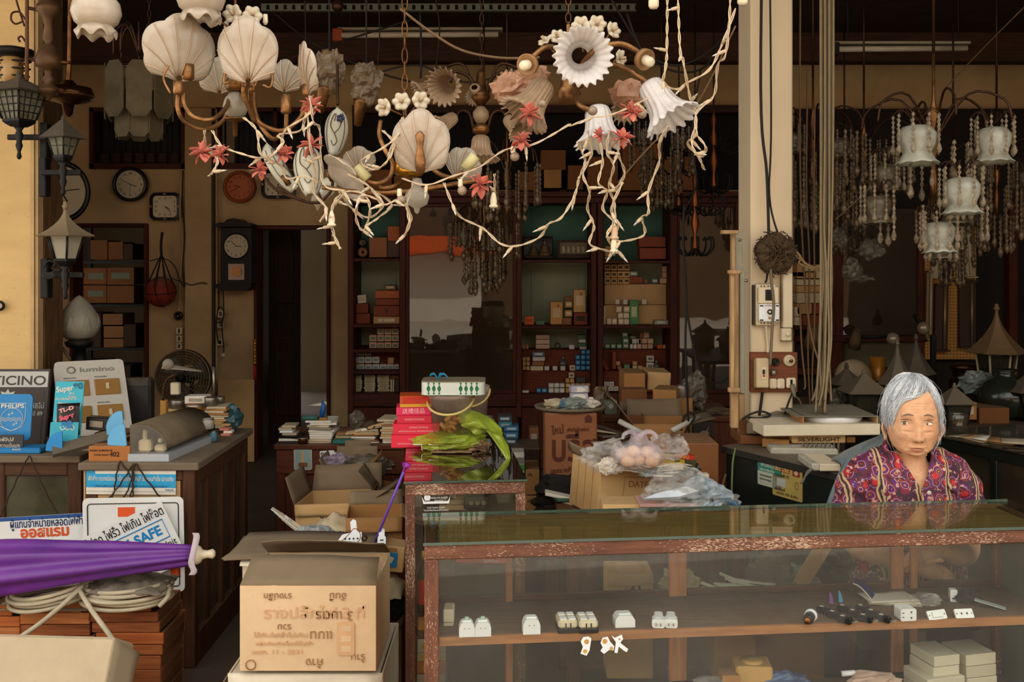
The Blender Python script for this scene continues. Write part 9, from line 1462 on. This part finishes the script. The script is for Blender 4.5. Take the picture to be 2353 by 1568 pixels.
def disp(x,z):
 ax=abs(x);nr=max(0,min(1,(.022-z)/.062)) if z>-.052 else max(0,1-(-.052-z)/.006)
 d=.019*math.exp(-(x/(.0085+.004*nr))**2)*nr**1.3+.006*G(x,z,0,-.043,.011,.010)+.0105*G(ax,z,.0135,-.046,.0062,.0075)
 d+=-.0075*G(ax,z,.031,.002,.015,.011)+.0035*G(ax,z,.031,.026,.02,.008)+.0022*G(ax,z,.030,-.017,.013,.005)-.003*G(ax,z,.031,-.0245,.013,.003)+.0055*G(ax,z,.043,-.036,.018,.018)
 d+=.0042*G(x,z,0,-.0725,.017,.0045)+.0045*G(x,z,0,-.0835,.014,.005)-.0035*G(x,z,0,-.078,.020,.0018)-.002*G(ax,z,.024,-.080,.004,.006)-.0042*math.exp(-((ax-.020-.35*(-.048-z))/.0035)**2)*(1 if-.082<z<-.044 else 0)
 d+=.005*G(x,z,0,-.098,.017,.011)-.003*G(x,z,0,-.0905,.02,.003)+.0035*G(ax,z,.045,-.082,.014,.013)-.0014*G(x,z,0,.044,.04,.0016)-.0014*G(x,z,0,.052,.036,.0016)-.0012*G(x,z,0,.060,.03,.0016);return d
def surf(x,z,off=0):w,df,db=pv(z);return V(x,-df*math.sqrt(max(0,1-(x/w)**2))-disp(x,z)-off,z)
NA=96
def ring_(z):
 w,df,db=pv(z);o=[]
 for k in range(NA):
  a=2*PI*k/NA;s,c=sin(a),cos(a);x=w*s
  y=-df*c-disp(x,z)*max(0,min(1,c*2.2)) if c>0 else-db*c
  o.append(HM@V(x,y,z))
 return o
def ell(z,w,df,db,cy=.035,sq=1.0):return[BM@V(w*math.copysign(abs(sin(2*PI*k/NA))**sq,sin(2*PI*k/NA)),cy+(-df if cos(2*PI*k/NA)>0 else-db)*cos(2*PI*k/NA),z) for k in range(NA)]
def loft(mb,rings,wrap=True,cap=True):
 n=len(rings[0]);vs=[p for r in rings for p in r];fs=[(j*n+i,j*n+(i+1)%n,(j+1)*n+(i+1)%n,(j+1)*n+i) for j in range(len(rings)-1) for i in range(n if wrap else n-1)]
 if cap:fs+=[tuple(range(n))[::-1],tuple((len(rings)-1)*n+k for k in range(n))]
 mb.add(vs,fs,None,True)
zs=[.125-.229*i/92 for i in range(93)];rings=[ring_(z) for z in zs]
neck=[(-.104,.040,.055,.05,.0),(-.102,.044,.036,.055,.012),(-.112,.047,.034,.056,.018),(-.13,.052,.040,.056,.022),(-.145,.075,.052,.065,.028),(-.165,.115,.072,.085,.034),(-.20,.138,.09,.10,.036),(-.30,.14,.105,.11,.036),(-.45,.145,.12,.115,.036),(-.56,.16,.13,.13,.03)]
person=tg('person','elderly seated person with short grey hair in a purple and red paisley shirt','person',HC+V(0,.05,-.62));person['category']='person'
mb=MB();loft(mb,rings+[ell(*n) for n in neck])
def limb(mb,pts,rr,n=14):p=smp([BM@Vector(q) for q in pts],5);r=[rr[min(len(rr)-2,int(i/(len(p)-1)*(len(rr)-1)))]*(1-((i/(len(p)-1)*(len(rr)-1))%1 if i<len(p)-1 else 1))+rr[min(len(rr)-1,int(i/(len(p)-1)*(len(rr)-1))+1)]*((i/(len(p)-1)*(len(rr)-1))%1 if i<len(p)-1 else 1) for i in range(len(p))];mb.tube(p,r,n)
for s in(-1,1):
 limb(mb,[(s*.13,.04,-.17),(s*.165,.035,-.28),(s*.175,.01,-.385),(s*.12,-.075,-.40),(s*.035,-.115,-.395+.03*s)],[.042,.045,.040,.036,.026],16)
 hc=V(s*.02,-.118,-.395+.03*s);limb(mb,[hc+V(s*.02,.002,0),hc+V(-s*.02,-.004,-.006),hc+V(-s*.05,-.004,-.016)],[.022,.028,.024],14)
 for k,(oz,L) in enumerate(((.020,.048),(.007,.058),(-.006,.055),(-.018,.044))):b=hc+V(-s*.048,-.008,-.014+oz);limb(mb,[b,b+V(-s*L*.45,-.010,-.012),b+V(-s*L*.8,-.004,-.028),b+V(-s*L*.9,.004,-.04)],[.0092,.0088,.0080,.0055],9)
 b=hc+V(-s*.008,-.010,.018);limb(mb,[b,b+V(-s*.022,-.014,.014),b+V(-s*.044,-.014,.012)],[.011,.010,.007],9)
for s in(-1,1):
 limb(mb,[(s*.08,.10,-.53),(s*.09,.0,-.55),(s*.09,-.06,-.58),(s*.09,-.06,-.72),(s*.09,.0,-1.05)],[.06,.055,.04,.036,.03],14)
body=pt(mb,'body',SKIN,person)
SK2=mat('eye white',(226,212,192),.2,v=.05,spec=.7);IRIS=mat('dark brown iris',(40,24,16),.12,spec=.8);LID=mat('lid line',(120,78,56),.6);BROW=mat('grey brown brow',(140,112,90),.8);LIPM=mat('muted lips',(172,102,80),.5)
for s in(-1,1):
 cx,cz,hw=s*.0315-.001,.001,.0152;up=lambda u:.0062*(1-u*u)**.8;dn=lambda u:.0046*(1-u*u)**.9
 def eye(u,v):u=2*u-1;z=cz+(-dn(u)+(up(u)+dn(u))*v);p=surf(cx+u*hw,z,0);p.y=surf(cx,cz,0).y+.0006-.0028*math.sqrt(max(0,1-u*u*.8))+.06*abs(u)**2*.012*1;return HM@p
 e=pt(MB().grid(eye,15,7),'eye',SK2,person)
 ix=cx-.0050;ip=surf(cx,cz,0).y-.0026;pl=[]
 for k in range(18):a=2*PI*k/18;x,z=.0052*cos(a),.0052*sin(a);u=max(-.98,min(.98,(ix+x-cx)/hw));pl.append((ix+cx*0+x,max(-dn(u),min(up(u),z))+cz))
 pt(MB().prism([(x,z) for x,z in pl],.0006,HM@MT((0,ip,0))@frm((0,0,0),(1,0,0),(0,0,1))),'iris',IRIS,e);pt(MB().ball(HM@V(ix+.0018,ip-.0009,cz+.0018),.0008,6),'eye_glint',WHP,e)
 for nm,fn,r_ in(('upper_lid',up,.0013),('lower_lid',lambda u:-dn(u),.0009)):pt(MB().tube([HM@(lambda p:V(p.x,p.y-.0004,p.z))(V(cx+(j/7-1)*hw*1.06,surf(cx,cz,0).y-.0022*math.sqrt(max(0,1-(j/7-1)**2*.8))+.0007*abs(j/7-1),cz+fn(max(-1,min(1,j/7-1))))) for j in range(15)],[r_*.4+r_*.6*sin(PI*j/14) for j in range(15)],5),nm,LID if nm[0]=='u' else SKIN,e)
 pt(MB().tube([HM@surf(cx+(j/7-1)*.0155,cz+.0105+.0025*(1-(j/7-1)**2),.0002) for j in range(15)],[.0005+.0011*sin(PI*j/14) for j in range(15)],5),'lid_fold',LID,person)
 pt(MB().grid(lambda u,v:HM@surf(s*(.015+.032*u),.0275+.0035*sin(PI*u)-.006*u*u+(v-.5)*.0062*sin(PI*(.15+.8*u)),.0009),14,4),'eyebrow',BROW,person)
 mb=MB();E=HM@MT((s*.0725,.014,-.026))@RZ(s*24);mb.grid(lambda u,v:(s*(.004+.010*sin(PI*v)),(u-.5)*.034*sin(PI*(.1+.85*v)),.030-.066*v),9,12,E);pt(mb,'ear',SKIN,person,solid=.005);pt(MB().ball((0,0,0),.0085,10,E@MT((s*.005,-.002,-.034)),(.6,1,1.2)),'ear_lobe',SKIN,person)
for nm,z0,h0,sg in(('upper_lip',-.0765,.0042,1),('lower_lip',-.0795,.0052,-1)):pt(MB().grid(lambda u,v:HM@surf((2*u-1)*.0225,z0-.0022*abs(2*u-1)**2+sg*v*h0*(1-abs(2*u-1)**2.2),.0006),17,5),nm,LIPM,person)
pt(MB().tube([HM@surf((j/8-1)*.0215,-.078-.0024*abs(j/8-1)**2,.0004) for j in range(17)],[.0002+.0006*sin(PI*j/16) for j in range(17)],5),'mouth_line',mat('mouth shadow',(116,62,48),.7),person)
for s in(-1,1):pt(MB().ball(HM@surf(s*.0068,-.0505,-.0012),.0030,8,None,(1,1,1)) if 0 else MB().ball((0,0,0),.0030,8,HM@MT(surf(s*.0068,-.0512,-.0014)),(1.3,1,.7)),'nostril',mat('nostril shade',(84,46,34),.8),person)
def half(z):return max(.0,.056*(min(0,-.205-z)*-1)/.105) if z>-.205 else 0
ts=((-.100,.070,.048,.066,.030),(-.112,.105,.060,.078,.033),(-.13,.138,.076,.09,.035),(-.155,.156,.09,.10,.036),(-.19,.162,.102,.11,.036),(-.24,.162,.112,.118,.036),(-.34,.164,.122,.124,.036),(-.46,.17,.134,.13,.036),(-.58,.185,.15,.145,.03))
def tz(z):
 for k in range(len(ts)-1):
  a,b=ts[k],ts[k+1]
  if a[0]>=z>=b[0]:f=(a[0]-z)/(a[0]-b[0]);return[a[i]+(b[i]-a[i])*f for i in(1,2,3,4)]
 return ts[-1][1:]
rows_=[]
for i in range(42):
 z=-.100-.48*(i/41)**1.4;w,df,db,cy=tz(z);h=half(z);a0=math.asin(min(1,h/w));r=[]
 for k in range(90):
  a=a0+(2*PI-2*a0)*k/89;fo=1+.012*sin(a*7+z*30)+.01*sin(a*13-z*50);r.append(BM@V(w*fo*sin(a),cy+(-df if cos(a)>0 else-db)*cos(a)*fo,z))
 rows_.append(r)
mb=MB();loft(mb,rows_,False,False);pt(mb,'shirt',SHIRT,person,solid=-.004)
for s in(-1,1):
 mb=MB();p=smp([BM@V(*q) for q in((s*.075,.036,-.118),(s*.125,.036,-.150),(s*.160,.034,-.205),(s*.175,.030,-.27),(s*.184,.024,-.335))],5);mb.tube(p,[.030+.034*min(1,i/11)+.0035*sin(i*1.3) for i in range(len(p))],20,cap=False);pt(mb,'sleeve',SHIRT,person,solid=-.003)
 def col_(u,v):
  a=PI-(PI-.62)*u;z=-.080-.012*u-.085*max(0,u-.55)/.45;w,df,db,cy=.070+.008*v,.054+.014*u,.07,.026;k=V(s*w*sin(a)*(1+.1*v),cy+(-df if cos(a)>0 else-db)*cos(a)-.010*v,z+.018-.052*v*(.6+.55*u));k.x+=s*.062*v*u*u;k.y-=.012*u*v+.028*u*u*(1-v)*0+.02*max(0,u-.5);return BM@k
 pt(MB().grid(col_,26,9),'collar',SHIRT,person,solid=-.004)
bq=BM@V(.016,-.085,-.208);pt(MB().lathe([(.001,.003),(.004,.0035),(.0068,.002),(.007,0)],16,fc(bq),cap=False),'button',mat('pearl button',(216,206,190),.25),person)
pt(MB().tube([BM@V(.0+.012*0,tz(-.21-.03*j)[3]-tz(-.21-.03*j)[1]-.006,-.21-.03*j) for j in range(10)],.0035,5),'front_placket',SHIRT,person)
mb=MB();loft(mb,[[HC+V(.17*sin(a)*(1+.1*f),.08-.09*f,-.54+.09*cos(a)-.05*f) for a in[2*PI*k/30 for k in range(30)]] for f in(-.5,0,.4,.8,1)]);WINE=mat('dark wine cloth',(60,22,32),.85,v=.3);pt(mb,'trousers',WINE,person)
for s in(-1,1):mb=MB();limb(mb,[(s*.08,.10,-.53),(s*.09,.0,-.545),(s*.09,-.05,-.58),(s*.09,-.05,-.75),(s*.09,.0,-1.0)],[.08,.075,.07,.065,.06],14);pt(mb,'trouser_leg',WINE,person)
t=tg('wooden_stool','plain wooden stool under the seated person','stool',HC+V(0,.05,-HC.z));zs_=.50
pt(MB().box(V(HC.x,HC.y+.05,.475),(.34,.32,.03),None,.006),'seat',DSKX,t)
for sx in(-1,1):
 for sy in(-1,1):pt(MB().tube([V(HC.x+sx*.13,HC.y+.05+sy*.12,.46),V(HC.x+sx*.15,HC.y+.05+sy*.14,0)],.018,8),'leg',DSK,t)
HAIRM=mat('silver grey hair',(246,248,248),.4,v=.35,sc=22,spec=.5,c2=(204,208,212));rs=random.Random(5)
def scalp(a,e,off):return HM@(V(0,.012,.016)+V((.0735+off*.75)*sin(e)*sin(a),-(.094+off)*sin(e)*cos(a),(.116+off)*cos(e)))
def eend(a):
 b=abs((a+PI)%(2*PI)-PI);f0=R(60)-R(8)*max(-1,min(1,a/.62));return f0 if b<.62 else(f0+(b-.62)/.45*(R(114)-f0) if b<1.07 else R(114))
pt(MB().grid(lambda u,v:scalp(2*PI*u-PI,.02+(eend(2*PI*u-PI)-.05)*v,.0035+.004*sin(PI*v)),72,20,wrap=True),'hair_cap',mat('grey hair roots',(170,174,176),.6,v=.4,sc=80),person)
mb=MB();mk=MB();PART=.55
for k in range(3600):
 a=rs.uniform(-PI,PI);e0=rs.uniform(.03,1.2)**1.0*rs.choice((.4,.7,1));b=abs(a);lift=rs.uniform(.004,.017)
 front=b<1.25;drift=(-rs.uniform(.5,1.15) if a<PART else rs.uniform(.15,.5))*(1 if front else .15)*min(1,abs(a-PART)/.45+.08);e1=eend(a+drift*.9)*rs.uniform(.86,1.06) if not rs.random()<.1 else eend(a)*rs.uniform(.6,1.08)
 if e1<e0+.15:continue
 pts=[]
 for j in range(7):f=j/6;aj=a+drift*f*f*(1 if front else f)+.05*sin(f*5+k);pts.append(scalp(aj,min(e0+(e1-e0)*f,eend(aj)*(.97+.03*sin(k*1.7))),lift*sin(PI*(.18+.72*f))+.0025+.002*sin(k)+(.006*f*f if b>1.0 and e1>2 else 0)))
 (mb if k%3 else mk).tube(pts,[.0012,.0015,.0015,.0014,.0012,.0009,.0003],3,cap=False)
for k in range(90):
 a=rs.uniform(.9,5.4);e0=rs.uniform(.1,1.4);d0=rs.uniform(-.5,.5);mb.tube([scalp(a+d0*j/4,e0+.28*j,.012+.005*j*rs.uniform(.6,1.3)) for j in range(5)],.0004,3,cap=False)
pt(mb,'hair',HAIRM,person,kind='stuff');pt(mk,'hair_shade_strands',mat('darker grey hair',(178,184,188),.45,v=.3,sc=20),person,kind='stuff')  # darker strands paint the shade between the locks
